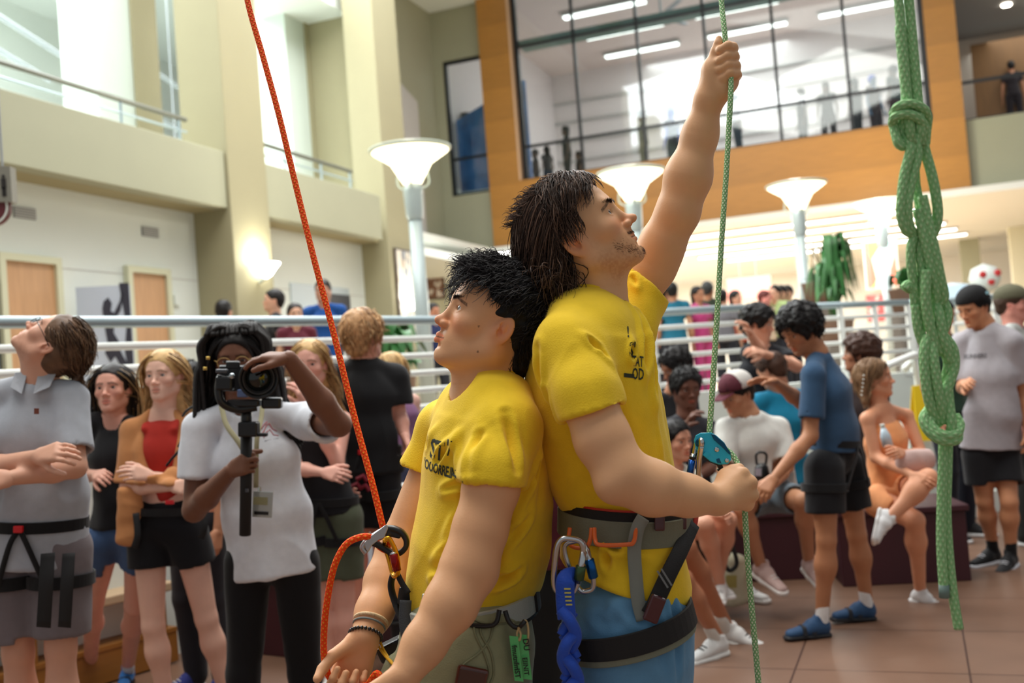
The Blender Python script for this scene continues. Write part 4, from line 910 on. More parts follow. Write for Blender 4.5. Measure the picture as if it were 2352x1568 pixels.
        if lod == 2 and kind == 'tee' and 'keep' not in o: collar(tp, K['neck'], hc, (.058 if not fem else .057)*b+.002, cloth(tc_), .004, 32)
    # --- bottom
    if bottom:
        kind, bc, o = (list(bottom)+[{}])[:3]; ln = o.get('len', 1.0 if kind == 'pants' else .62); g = o.get('loose', .016); S = Sdf()
        S.ecap(K['waist']+(K['pelv']-K['waist'])*.35, K['pelv'], (.122*b*ft+.006, .086*b+.006), (.14*b+.008, .096*b+.008), hx, .03)
        for q in 'RL':
            hp, kn, an = K['hip'+q], K['kn'+q], K['an'+q]
            if kind == 'pants': S.cap(hp, kn, .086*b+g*.6, .058*b+g*.7, .03); S.cap(kn, kn+(an-kn)*ln, .058*b+g*.7, .045*b+g, .02)
            else: e = hp+(kn-hp)*ln; S.cap(hp, e, .086*b+g*.6, .08*b+g*1.2-.022*b*ln, .03)
        if kind != 'pants':
            for q in 'RL':
                hp, kn = K['hip'+q], K['kn'+q]; e = hp+(kn-hp)*ln; d = nrm(kn-hp)
                S.p.append(('s', lambda X, e=e, d=d: np.maximum(-((X-e)@d), np.linalg.norm((X-e)-((X-e)@d)[..., None]*d, axis=-1)-.15), e-.2, e+.2, .003)); S.cap(e-d*.025, e+d*.1, .072*b+g*.8-.02*b*ln, .075*b+g-.02*b*ln, .002, 's')
        V, Q = S.mesh(h*.9, folds(.005, 9, (0, 0, 1), .4, seed=3+abs(hash_(label)) % 40)); mesh('pants' if kind == 'pants' else 'shorts', V, Q, cloth(bc), r)
    if shoes:
        sk, cols, sock = (list(shoes)+[None, None])[:3]
        for q in 'RL':
            an = K['an'+q]; td = shoes[3][q] if len(shoes) > 3 and shoes[3] and q in shoes[3] else fw+rt*(.25 if q == 'R' else -.25); upv = (0, 0, 1) if len(shoes) < 5 else shoes[4].get(q, (0, 0, 1))
            td = nrm(td); u = nrm(np.asarray(upv)-td*np.dot(upv, td)); heel = an-u*.075*s-td*.045*s
            if (len(shoes) < 5 or q not in shoes[4]) and heel[2] < .12: heel[2] = max(base[2], 0.0)+.001
            shoe(r, heel, td, sk, s*(.92 if fem else 1.02), upv, cols=cols, sock=sock, ankle=K['kn'+q])
    if hair: do_hair(r, hc, R, hsz, h, **hair)
    K['R'] = R; K['hs'] = hsz; K['root'] = r; K['s'] = s
    if extra: extra(r, K)
    return K
def hash_(s):
    v = 7
    for ch in s: v = (v*31+ord(ch)) % 100003
    return v
FACE = (np.array([0, .1, -.045]), np.array([.062, .09, .12]))
def do_hair(r, c, R, s, h, kind='short', col=(30, 22, 18), n=None, length=.05, seed=2, th=None, **kw):
    q = lambda x, y, z: c+R@(np.array([x, y, z])*s)
    S = Sdf(); base_c = lin(col if np.ndim(col[0]) == 0 else col[0])
    if kind == 'bald': return
    hair_cap(S, c, R, s, th=th if th is not None else {'short': .009, 'curly': .028, 'long': .01, 'shag': .016, 'locs': .014, 'afro': .018}.get(kind, .01), back={'long': -.09, 'shag': -.08}.get(kind, -.055), front=kw.get('front', .055))
    if kind == 'long' and kw.get('fill', True): S.ecap(q(0, -.055, 0), q(0, -.065, -.06-length*.5), (.07*s, .035*s), (.085*s, .03*s), R[:, 0], .03*s)
    bump = {'curly': .012, 'afro': .006, 'shag': .006}.get(kind, .003); sc_ = {'curly': 38, 'afro': 60}.get(kind, 30)
    V, Q = S.mesh(min(h*.8, .008), lambda V, N: bump*(noise(V*sc_)+.5*noise(V*sc_*2.1))); nb_ = len(V); C = base_c*(.75+.5*np.clip(noise(V*70)[:, None]*.5+.5, 0, 1)); parts = [(V, Q, np.clip(C, 0, 1))]
    n = n if n is not None else {'short': 420, 'curly': 800, 'long': 600, 'shag': 600, 'locs': 90, 'back': 600}.get(kind, 0)
    if n and kw.get('strands', True):
        fl = kw.get('front', .055)
        top = lambda p: ~((p[:, 1] > .045) & (p[:, 2] < fl+.03)) & ~((np.abs(p[:, 0]) > .05) & (p[:, 1] > -.005) & (p[:, 2] < .025)) & (p[:, 2] > -.035)
        if kind == 'long': a = grow(c, R, s, n, top, tangent_flow((0, .02, .13), .2, part=kw.get('part', 1.6)), lambda p: length+.0*p[:, 0], kw.get('rad', .0028), 12, seed=seed, col=col, gravity=.9, wig=kw.get('wig', .15), keepout=(FACE,)+tuple(kw.get('keepout', ())), clump=40)
        elif kind == 'locs': a = grow(c, R, s, n, top, tangent_flow((0, -.0, .13), .3, part=1.4), lambda p: length+0*p[:, 0], .0075, 14, seed=seed, col=col, gravity=.8, wig=.45, tip=.7, sides=6, cvar=.2, keepout=(FACE,))
        elif kind == 'afro': a = grow(c, R, s, max(n, 500), top, tangent_flow((0, -.02, .12), -.4), lambda p: .035+0*p[:, 0], .003, 7, seed=seed, col=col, gravity=.0, wig=2.6, keep=1.12, cvar=.5)
        elif kind == 'back': a = grow(c, R, s, n, lambda p: (p[:, 2] > -.03) & (p[:, 1] < .05) & ~((np.abs(p[:, 0]) > .04) & (p[:, 1] > -.04) & (p[:, 2] < .03)), tangent_flow((0, .16, .06), .0), lambda p: length+0*p[:, 0], .0024, 10, seed=seed, col=col, gravity=.25, wig=.4, keep=1.02, clump=50)
        elif kind == 'curly': a = grow(c, R, s, n, top, tangent_flow((0, -.02, .12), .1), lambda p: .07+0*p[:, 0], .0032, 10, seed=seed, col=col, gravity=.2, wig=2.6, keep=1.12, cvar=.4)
        elif kind == 'shag': a = grow(c, R, s, n, top, tangent_flow((0, -.03, .12), .3), lambda p: length+0*p[:, 0], .003, 10, seed=seed, col=col, gravity=.6, wig=.8, keep=1.05, clump=60)
        else: a = grow(c, R, s, n, top, tangent_flow((.02, -.04, .12), .1), lambda p: .035+.02*(p[:, 2] > .07), .0026, 7, seed=seed, col=col, gravity=.3, wig=.7, keep=1.03, clump=60)
        parts.append(a)
    V, Q, C = join(parts); mesh('hair', V, Q, HAIRM, r, True, col=C)
# ------------------------------------------------------------------ the two climbers in yellow
YEL = cloth((246, 206, 42), .85, .05); PRINT = M('shirt_print', (44, 52, 40), .8)
from mathutils.bvhtree import BVHTree
def bvh(ob):
    me = ob.data; off = worldloc(ob); return BVHTree.FromPolygons([tuple(np.array(v.co)+off) for v in me.vertices], [tuple(p.vertices) for p in me.polygons])
def text_mesh(txt, size=1.0, bold=.0, spacing=1.0):
    cu = bpy.data.curves.new('lettering', 'FONT'); cu.body = txt; cu.size = size; cu.align_x = 'CENTER'; cu.align_y = 'CENTER'; cu.offset = bold*size; cu.space_character = spacing; cu.resolution_u = 2
    o = bpy.data.objects.new('lettering', cu); COL.objects.link(o); bpy.context.view_layer.update()
    dg = bpy.context.evaluated_depsgraph_get(); me = bpy.data.meshes.new_from_object(o.evaluated_get(dg)); bpy.data.objects.remove(o)
    V = np.array([v.co for v in me.vertices]); Fc = [tuple(p.vertices) for p in me.polygons]; bpy.data.meshes.remove(me); return V, Fc
def decal(name, V2, Fc, target, c, ex, ey, ray, mat, parent, off=.0015):
    """drape flat artwork (x along ex, y along ey) onto a surface along ray"""
    B_ = bvh(target); c = np.asarray(c); ray = nrm(ray); out = []
    for v in V2:
        p = c+ex*v[0]+ey*v[1]; h_ = B_.ray_cast(Vector(p-ray*.4), Vector(ray)); out.append(np.array(h_[0])-ray*off if h_[0] is not None else p)
    return mesh(name, out, Fc, mat, parent, False)
def lettering(name, txt, target, c, ex, ey, ray, size, mat, parent, bold=.0, sy=1.0, spacing=1.0):
    V, Fc = text_mesh(txt, size, bold, spacing); V = V*np.array([1, sy, 1]); return decal(name, V, Fc, target, c, ex, ey, ray, mat, parent)
def chain(S, st_, dep, k=.03, ax=None):
    """stations (x0, x1, y, depth, halfdepth)"""
    ax = CR if ax is None else ax; pts = [P((a+b)/2, y, d) for a, b, y, d, hd in st_]; hw = [(b-a)/2*d/FPX for a, b, y, d, hd in st_]
    for i in range(len(st_)-1): S.ecap(pts[i], pts[i+1], (hw[i], st_[i][4]*dep), (hw[i+1], st_[i+1][4]*dep), ax, k)
    return pts
def limbcut(S, e, d, rad=.12, ln=.2):
    """remove a sleeve past point e (towards the hand, direction d)"""
    e = np.asarray(e, float); d = nrm(d); S.p.append(('s', lambda X: np.maximum(-((X-e)@d), np.linalg.norm((X-e)-((X-e)@d)[..., None]*d, axis=-1)-rad), e-ln, e+ln, .002))
def band(c, ax, up, hw, hd, n=48, a0=0, a1=2*math.pi, fn=None):
    t = np.linspace(a0, a1, n); ax = nrm(ax); up = nrm(up); fr = nrm(np.cross(ax, up)); hw_ = hw; p = c+np.outer(np.cos(t)*hw, ax)+np.outer(np.sin(t)*hd, fr); nn = np.outer(np.cos(t)/hw, ax)+np.outer(np.sin(t)/hd, fr)
    if fn is not None: p = p+np.outer(fn(t), up)
    return p, nn
ROPE_T = {}
def rope_mat(name, base, fleck, rough=.75, ku=150, kv=5, ratio=.2):
    """braided sheath: base yarn with flecks in a criss-cross weave"""
    m = M(name, base, rough, spec=.3); t = m.node_tree; b = t.nodes['Principled BSDF']; uv = nd(t, 'ShaderNodeUVMap'); se = nd(t, 'ShaderNodeSeparateXYZ'); t.links.new(uv.outputs[0], se.inputs[0])
    def mth(op, a, b_=None):
        n = nd(t, 'ShaderNodeMath', operation=op)
        for i, q in enumerate((a, b_)):
            if q is None: continue
            if isinstance(q, (int, float)): n.inputs[i].default_value = q
            else: t.links.new(q, n.inputs[i])
        return n.outputs[0]
    u = mth('MULTIPLY', se.outputs[0], ku*2*math.pi); v = mth('MULTIPLY', se.outputs[1], kv*2*2*math.pi)
    s1 = mth('SINE', mth('ADD', u, v)); s2 = mth('SINE', mth('SUBTRACT', u, v)); h_ = mth('MINIMUM', s1, s2); mx = mth('GREATER_THAN', h_, ratio)
    x = nd(t, 'ShaderNodeMix', data_type='RGBA'); x.inputs['A'].default_value = (*lin(base), 1); x.inputs['B'].default_value = (*lin(fleck), 1); t.links.new(mx, x.inputs['Factor']); t.links.new(x.outputs['Result'], b.inputs['Base Color'])
    bp = nd(t, 'ShaderNodeBump'); bp.inputs['Strength'].default_value = .6; bp.inputs['Distance'].default_value = .0015; t.links.new(h_, bp.inputs['Height']); t.links.new(bp.outputs[0], b.inputs['Normal']); return m
STEEL = M('polished_alloy', (200, 204, 208), .22, 1.0); BLKW = M('black_webbing', (22, 22, 24), .75, bump=.3, bs=600); BLKP = M('black_plastic', (20, 20, 21), .35)
def carabiner(name, label, c, ex, ey, L, Wd, r, mat, sleeve, parent=None, cat='carabiner', sl0=.05, sl1=.6, side=1, pear=.25):
    """ex across, ey along; sleeve = gate sleeve material"""
    ex, ey = nrm(ex), nrm(ey); t = np.linspace(0, 2*math.pi, 56, endpoint=False); e = .55
    x = np.sign(np.cos(t))*np.abs(np.cos(t))**e*Wd/2; y = np.sign(np.sin(t))*np.abs(np.sin(t))**e*L/2; x = x*(1+pear*y/(L/2))
    pts = c+np.outer(x, ex)+np.outer(y, ey); rt = empty(name, c-np.array([0, 0, L/2]), label, cat) if parent is None else parent
    fr = MB().tube(pts, r, 12, closed=True).build('frame', mat, rt, smooth=True)
    a, b = c+ex*side*Wd/2*(1-pear*.6)+ey*L*(-.28), c+ex*side*Wd/2*(1+pear*.5)+ey*L*.3
    MB().tube([a, b], r*1.15, 12).build('gate', mat, fr if parent is not None else rt, smooth=True); p, q = a+(b-a)*sl0, a+(b-a)*sl1; MB().tube([p, p+(q-p)*.05, p+(q-p)*.95, q], [r*1.5, r*1.8, r*1.8, r*1.5], 14).build('gate_sleeve', sleeve, fr if parent is not None else rt, smooth=True)
    return rt
def torus_arc(pts, r, n=12): return MB().tube(spline(pts, 8), r, n)

def collar(shirt, a, b, r, mat, th=.0055, n=44):
    B_ = bvh(shirt); ax = nrm(b-a); X = nrm(np.cross(ax, (1, 0, .3))); Y = np.cross(ax, X); pts = []
    for i in range(n):
        t = 2*math.pi*i/n; o = a+ax*.13+(math.cos(t)*X+math.sin(t)*Y)*r; h_ = B_.ray_cast(Vector(o), Vector(-ax))
        if h_[0] is not None: pts.append(np.array(h_[0])+ax*.0)
    if len(pts) > n*.6:
        pts = np.array(pts); pts = (np.roll(pts, 1, 0)+pts*2+np.roll(pts, -1, 0))/4; MB().tube(pts, th, 8, closed=True).build('collar_rib', mat, shirt, smooth=True)
# ================= tall climber (faces right, left arm raised) =================
D1 = 2.2
tall = empty('person', np.array([*P(1440, 1500, D1)[:2], 0]), 'tall man in yellow tee and blue shorts, long brown hair, arm raised on green rope', 'person', 'two climbers in yellow shirts')
TONE1 = (227, 174, 130)
hc1 = P(1330, 541, D1); f1 = cd(.80, .55, .22); R1 = frame(f1, cd(-.55, .83, -.05)); hs1 = 1.0
S = Sdf(); nb1 = P(1372, 735, D1+.01)
head_sdf(S, hc1, R1, hs1, 0, True, nose=1.6, neck=None, pucker=0)
q1 = lambda x, y, z: hc1+R1@(np.array([x, y, z])*hs1)
S.cap(q1(0, -.03, -.055), nb1, .05, .054, .03); S.cap(q1(0, .015, -.085), P(1388, 720, D1), .038, .05, .035); S.cap(q1(.04, -.01, -.06), P(1408, 712, D1-.03), .016, .012, .02); S.ell(P(1424, 668, D1), (.011, .011, .014), None, .012)
S.cap(nb1, P(1330, 775, D1-.1), .05, .05, .04)
Vh, Qh = S.mesh(.0021, smooth=1)
colh = skin_color(Vh, hc1, R1, hs1, TONE1, lips=(.62, .33, .3), brow=(44, 32, 26), brow_w=1.25, stub=.6, stubc=(.5, .34, .24), blush=.35)
# near (right) arm with fist round the rope
S = Sdf(); sh = P(1318, 810, 2.04); el = P(1430, 1092, 1.93); wr = P(1646, 1148, 2.0)
S.cap(sh, P(1345, 900, 1.985), .054, .053, .03); S.cap(P(1345, 900, 1.985), P(1385, 1010, 1.95), .0525, .0485, .03); S.cap(P(1385, 1010, 1.95), el, .0485, .0455, .03)
S.cap(el, P(1500, 1121, 1.94), .0455, .0468, .03); S.cap(P(1500, 1121, 1.94), P(1580, 1138, 1.97), .0468, .035, .03); S.cap(P(1580, 1138, 1.97), wr, .035, .0275, .03); S.ell(P(1405, 1118, 1.92), (.022, .03, .022), None, .03)
K4 = [P(1706, 1088, 2.035), P(1724, 1108, 2.03), P(1727, 1136, 2.032), P(1716, 1158, 2.04)]
for i, kk in enumerate(K4):
    S.cap(wr+(kk-wr)*.05, kk, .021, .0115, .012); S.ell(kk, .0125, None, .006)
    pip = kk+cd(-.05, -.1, -1)*.034+CR*.002; S.cap(kk, pip, .0115, .0105, .006); dp = pip+cd(-1, .05, -.15)*.026; S.cap(pip, dp, .0102, .0095, .004); S.cap(dp, dp+cd(-.35, .05, 1)*.022, .0095, .0085, .004)
S.ell(P(1680, 1124, 2.04), (.026, .018, .03), None, .02)
tb = P(1668, 1108, 2.04); S.cap(wr, tb, .022, .018, .02); S.cap(tb, P(1684, 1082, 2.05), .0165, .0135, .01); S.cap(P(1684, 1082, 2.05), P(1697, 1077, 2.065), .0125, .0115, .005); S.cap(P(1697, 1077, 2.065), P(1706, 1086, 2.085), .011, .0095, .004)
Va, Qa = S.mesh(.003)
# raised (left) arm
S = Sdf(); shL = P(1440, 705, 2.36); elL = P(1557, 487, 2.32); wrL = P(1629, 226, 2.28)
S.cap(shL, P(1500, 612, 2.35), .056, .048, .03); S.cap(P(1500, 612, 2.35), elL, .047, .043, .03); S.ell(P(1520, 560, 2.34), (.046, .046, .05), None, .03)
S.cap(elL, P(1581, 405, 2.31), .0445, .0475, .03); S.cap(P(1581, 405, 2.31), P(1608, 310, 2.3), .0475, .035, .03); S.cap(P(1608, 310, 2.3), wrL, .035, .0285, .03)
dH = 2.275
S.cap(wrL, P(1640, 160, dH+.005), .029, .024, .02); S.cap(P(1652, 212, dH), P(1674, 190, dH), .02, .019, .02); S.cap(P(1660, 200, dH), P(1682, 170, dH+.01), .02, .016, .02)
for x_, y_ in ((1678, 118), (1680, 136), (1682, 154), (1684, 171)): S.cap(P(1640, 190, dH+.01), P(x_, y_, dH+.018), .018, .0125, .012)
FG = [((1656, 114), (1672, 105), (1683, 108)), ((1655, 138), (1672, 128), (1686, 128)), ((1659, 158), (1674, 149), (1689, 150)), ((1664, 178), (1677, 168), (1691, 170))]
for (t0, t1, t2) in FG:
    a, b, c_ = P(*t0, dH-.03), P(*t1, dH-.037), P(*t2, dH-.022); S.cap(a, b, .0096, .0102, .003); S.cap(b, c_, .0102, .0105, .003); S.cap(c_, P(t2[0]+2, t2[1]+3, dH+.012), .0105, .011, .004); S.cap(a, P(t0[0]+2, t0[1]+2, dH-.015), .009, .008, .003)
S.cap(P(1635, 158, dH-.002), P(1645, 118, dH-.01), .0165, .0125, .012); S.cap(P(1645, 118, dH-.01), P(1650, 100, dH-.014), .0118, .0105, .004); S.cap(P(1650, 100, dH-.014), P(1651, 89, dH-.014), .0098, .0072, .003)
S.ell(P(1632, 175, dH-.012), (.014, .016, .03), R1*0+np.eye(3), .02); S.ell(P(1664, 203, dH-.02), (.016, .012, .02), None, .015)
Vl, Ql = S.mesh(.0025)
# trunk and legs under the clothes
S = Sdf(); chain(S, [(1300, 1420, 760, D1, 1), (1245, 1480, 850, D1, 1), (1260, 1500, 950, D1, 1), (1320, 1530, 1100, D1, 1), (1325, 1540, 1250, D1, 1)], .115)
for d_ in (2.1, 2.3):
    S.cap(P(1437, 1400, d_), P(1450, 1760, d_), .085, .06, .04); kn = P(1450, 1760, d_); an = np.array([kn[0]+.0, kn[1]+.03, .09]); S.cap(kn, an, .056, .036, .03)
Vt, Qt = S.mesh(.009)
V, Q, _ = join([(Vh, Qh), (Va, Qa), (Vl, Ql), (Vt, Qt)]); tcol = lin(TONE1)
cc = np.tile(tcol, (len(V), 1)); cc[:len(Vh)] = colh
body1 = mesh('body', V, Q, SKIN, tall, True, col=cc)
for k in (-1, 1): eyeball(hc1, R1, hs1, k, body1, (.12, .95, .28))
for d_ in (2.1, 2.3):
    kn = P(1450, 1760, d_); shoe(tall, (kn[0]-.05, kn[1]+.03, .002), (1, .1, 0), 'white', 1.05, cols=((60, 70, 80), (230, 230, 230), (30, 30, 30)))
# brows and moustache as short hairs
def facial(nm, regions, parent, c, R, s, col, rad=.00045, seed=1):
    rg = np.random.default_rng(seed); B_ = bvh(body1 if parent is tall else parent_body[0]); mb = MB(); parts = []
    V = []; Q = []; k = 0
    for (x0, y0, z0, x1, y1, z1, n, L, dx, dz, wz) in regions:
        for i in range(n):
            t = rg.random(); o = np.array([x0+(x1-x0)*t, .13, z0+(z1-z0)*t+wz*rg.normal()*.5+(.3*wz if 0 else 0)]); p = c+R@(o*s); dr = R@np.array([-.0*o[0], -1., 0.]); h_ = B_.ray_cast(Vector(p), Vector(dr))
            if h_[0] is None: continue
            p = np.array(h_[0]); nn = np.array(h_[1]); d = nrm(R@np.array([dx+.3*rg.normal(), .25, dz+.3*rg.normal()])); e = p+d*L*(.6+.6*rg.random())*s+nn*.0012; b = np.cross(d, nn)*rad
            V += [p-b, p+b, e+b*.3, e-b*.3, p+nn*rad*2]; Q += [(k, k+1, k+2, k+3), (k, k+4, k+3), (k+1, k+2, k+4)]; k += 5
    return mesh(nm, V, Q, M('facial_hair_%d' % seed, col, .6), parent, False)
facial('eyebrows', [(x*.012, 0, .019, x*.05, 0, .0225, 150, .008, x*.9, .2, .003) for x in (-1, 1)], tall, hc1, R1, hs1, (40, 28, 22), .0005, 1)
facial('beard', [(-.024, 0, -.056, .024, 0, -.056, 170, .004, 0, -1, .003), (-.014, 0, -.102, .014, 0, -.102, 150, .004, 0, -1, .009), (.055, 0, -.062, .02, 0, -.104, 200, .0035, 0, -1, .012)], tall, hc1, R1, hs1, (112, 82, 62), .00028, 2)
# long brown hair
cols1 = [(92, 70, 58), (70, 52, 43), (112, 88, 74), (52, 38, 31)]
S = Sdf(); q = q1
S.ell(q(0, -.02, .04), (.083, .104, .088), R1, .01); S.cap(q(.0, -.075, .0), P(1262, 640, D1), .06, .045, .04); S.cap(q(.045, -.04, .02), q(.045, -.06, -.03), .028, .02, .03)
S.ell(q(0, .1, -.04), (.085, .085, .105), R1, .012, 's'); S.ell(q(.09, .012, -.03), (.03, .03, .04), R1, .01, 's'); S.ell(q(.04, .105, .02), (.03, .05, .05), R1, .01, 's')
Vc, Qc = S.mesh(.004, lambda V, N: .003*noise(V*np.array([40, 40, 40])))
parts = [(Vc, Qc, np.tile(lin((30, 22, 18)), (len(Vc), 1)))]
dnh = R1.T@nrm(cd(.05, -1, 0))       # hang direction in head space
def wh(p): return p[:, 2] > -.03
def fl_back(p):
    n = (p-np.array([0, -.012, .034]))/np.array([.08, .1, .09]); n /= np.linalg.norm(n, axis=1)[:, None]; d = np.tile(np.array([0, -1.0, .05]), (len(p), 1))+dnh*.55; d[:, 0] += np.sign(p[:, 0])*.18; return d-n*np.sum(d*n, 1)[:, None]
def fl_side(p):
    n = (p-np.array([0, -.012, .034]))/np.array([.08, .1, .09]); n /= np.linalg.norm(n, axis=1)[:, None]; d = np.tile(np.array([.35, -.45, -1.0]), (len(p), 1)); d[:, 0] = np.where(p[:, 0] > -.02, .8, -.8); return d-n*np.sum(d*n, 1)[:, None]
shk = ((R1.T@(P(1350, 790, D1-.02)-hc1)), np.array([.075, .075, .062])); nkk = ((R1.T@(P(1362, 665, D1)-hc1)), np.array([.066, .06, .075]))
rt_back = lambda p: (p[:, 2] > -.02) & (p[:, 1] < .04) & ~((p[:, 0] > .035) & (p[:, 1] > -.045) & (p[:, 2] < .055))
parts.append(grow(hc1, R1, hs1, 2600, rt_back, fl_back, lambda p: .205-.35*np.clip(p[:, 1]+.02, -.1, .1), .00125, 18, seed=4, col=cols1, gravity=1.5, wig=.24, clump=110, keepout=(nkk, shk, (R1.T@(P(1392, 640, D1-.02)-hc1), np.array([.075, .045, .06]))), lift=.008))
rt_fr = lambda p: (p[:, 2] > .07) & (p[:, 1] > .0) & (p[:, 1] < .072)
parts.append(grow(hc1, R1, hs1, 900, rt_fr, fl_side, lambda p: .062+.2*np.clip(.05-np.abs(p[:, 1]-.01), 0, .1), .00125, 12, seed=5, col=cols1, gravity=.1, wig=.35, clump=40, lift=.010, er=(.08, .103, .09)))
rt_temple = lambda p: (p[:, 0] > .045) & (p[:, 2] > .025) & (p[:, 1] > -.03) & (p[:, 1] < .03)
parts.append(grow(hc1, R1, hs1, 420, rt_temple, lambda p: np.tile(np.array([.25, -.15, -1.]), (len(p), 1)), lambda p: .045+0*p[:, 0], .0012, 9, seed=6, col=cols1, gravity=.0, wig=.3, clump=20, lift=.006))
rt_np = lambda p: (p[:, 1] < -.018) & (p[:, 2] < .045) & (p[:, 2] > -.06)
parts.append(grow(hc1, R1, hs1, 1500, rt_np, lambda p: np.tile(dnh*1.0+np.array([0, -.15, 0]), (len(p), 1)), lambda p: .16+0*p[:, 0], .00125, 16, seed=9, col=cols1, gravity=.5, wig=1.0, clump=45, keepout=(nkk, shk), lift=.004))
rt_top = lambda p: (p[:, 2] > .085) & (np.abs(p[:, 0]) < .05)
parts.append(grow(hc1, R1, hs1, 420, rt_top, lambda p: np.tile(np.array([.5, -.5, .45]), (len(p), 1)), lambda p: .04+0*p[:, 0], .0012, 9, seed=7, col=cols1, gravity=.25, wig=.5, clump=40))
V, Q, C = join(parts); mesh('hair', V, Q, HAIRM, tall, True, col=C)
# yellow shirt
S = Sdf()
chain(S, [(1292, 1425, 738, D1, .62), (1246, 1470, 775, D1, .95), (1219, 1484, 840, D1, 1.05), (1214, 1506, 910, D1, 1), (1222, 1522, 970, D1, .98), (1250, 1538, 1050, D1, .95), (1290, 1550, 1120, D1, .9), (1312, 1552, 1170, D1, .88), (1298, 1568, 1235, D1, 1.0), (1286, 1574, 1330, D1, 1.1), (1284, 1577, 1360, D1, 1.12)], .165, .02)
S.cap(P(1320, 735, D1-.04), P(1300, 800, 2.05), .045, .061, .05); S.cap(P(1303, 800, 2.05), P(1352, 910, 1.98), .061, .0615, .03); S.cap(P(1352, 910, 1.98), P(1366, 958, 1.965), .0615, .064, .02)
S.cap(P(1400, 735, 2.3), shL, .05, .058, .04); S.cap(shL, P(1520, 590, 2.35), .058, .062, .03); S.cap(P(1455, 760, 2.3), P(1480, 700, 2.33), .05, .045, .05)
limbcut(S, P(1362, 946, 1.97), cd(.28, -1, .1), .077, .17); S.cap(P(1358, 935, 1.975), P(1400, 1060, 1.94), .054, .0565, .002, 's')
limbcut(S, P(1482, 652, 2.35), cd(.62, .8, 0), .085, .16); S.cap(P(1478, 655, 2.35), P(1545, 570, 2.35), .052, .062, .002, 's')
S.cap(nb1+cd(-.1, -1, 0)*.0, hc1, .057, .057, .004, 's'); S.cap(P(1392, 722, D1-.01), P(1415, 640, D1), .05, .05, .004, 's')
S.cut(P(1430, 1325, D1), cd(-.3, -1, 0))
ex1 = [(P(1240, 800, 2.02), P(1262, 1080, 2.02), .012, .010), (P(1262, 900, 2.0), P(1400, 1120, 2.0), .010, .008), (P(1300, 1000, 2.0), P(1440, 1120, 2.0), .010, .010), (P(1440, 700, 2.16), P(1500, 900, 2.05), .008, .009),
       (P(1470, 720, 2.16), P(1520, 980, 2.06), .008, .009), (P(1425, 760, 2.1), P(1470, 860, 2.02), .007, .007), (P(1320, 1090, 2.0), P(1420, 1150, 2.0), .010, .010), (P(1230, 960, 2.03), P(1330, 1120, 2.0), .010, .010), (P(1450, 900, 2.02), P(1480, 1080, 2.02), .010, .006),
       (P(1500, 780, 2.08), P(1532, 1060, 2.08), .007, .008), (P(1300, 760, 2.02), P(1370, 800, 1.98), .007, .007), (P(1370, 800, 1.99), P(1420, 930, 1.97), .007, .006), (P(1330, 1230, 2.03), P(1500, 1290, 2.05), .008, .006), (P(1380, 1240, 2.03), P(1410, 1330, 2.05), .009, .006), (P(1455, 640, 2.3), P(1490, 720, 2.2), .006, .006), (P(1435, 660, 2.28), P(1475, 760, 2.15), .006, .006)]
V, Q = S.mesh(.0042, folds(.0075, 10, cd(.15, -1, 0), .35, 3.1, [(a, b, w_*.8, e_*2.1) for a, b, w_, e_ in ex1])); shirt1 = mesh('shirt', V, Q, YEL, tall)
collar(shirt1, nb1, hc1, .0605, cloth((232, 190, 36)))

for (a, b, tx, sz, sy) in ((1452, 762, "!", .028, 1.1), (1460, 804, "S'", .030, 1.3), (1474, 832, "TAT", .017, 1.7), (1474, 862, "OD", .021, 1.5)):
    lettering('lettering', tx, shirt1, P(a, b, 2.0), cd(.93, -.1, -.6)*.9, cd(.05, 1, 0), -CF*-1, sz, PRINT, shirt1, .02, sy)
dd_ = [(-.018, -.004, 0), (.018, -.004, 0), (.018, .004, 0), (-.018, .004, 0)]; decal('print_bar', np.array(dd_), [(0, 1, 2, 3)], shirt1, P(1451, 864, 2.0), cd(.9, -.1, -.5)*.7, cd(0, 1, 0), CF, PRINT, shirt1)
# blue shorts
S = Sdf(); chain(S, [(1335, 1530, 1290, D1, .8), (1318, 1555, 1330, D1, .92), (1302, 1578, 1415, D1, 1.1), (1312, 1580, 1480, D1, 1.1)], .16, .025)
for d_, x_ in ((2.12, 0), (2.3, 4)): S.cap(P(1440+x_, 1440, d_), P(1458+x_, 1780, d_), .114, .122, .05)
for d_, x_ in ((2.12, 0), (2.3, 4)): S.cap(P(1455, 1700, d_), P(1460, 1900, d_), .1, .12, .002, 's')
S.cut(P(1450, 1775, D1), cd(0, -1, 0))
ex = [(P(1340, 1330, 2.0), P(1480, 1420, 2.0), .012, .014), (P(1380, 1340, 2.0), P(1420, 1430, 2.0), .010, .012), (P(1450, 1330, 2.0), P(1520, 1400, 2.0), .012, .012), (P(1330, 1420, 2.0), P(1450, 1350, 2.0), .010, .010), (P(1500, 1380, 2.0), P(1540, 1568, 2.0), .010, .010), (P(1545, 1330, 2.05), P(1560, 1568, 2.02), .008, .008), (P(1330, 1490, 1.99), P(1400, 1580, 1.99), .010, .008), (P(1300, 1380, 2.05), P(1400, 1440, 2.0), .010, .008)]
V, Q = S.mesh(.0048, folds(.004, 12, cd(.1, -1, 0), .4, 8.0, ex)); mesh('shorts', V, Q, cloth((98, 148, 186), .8, .1), tall)
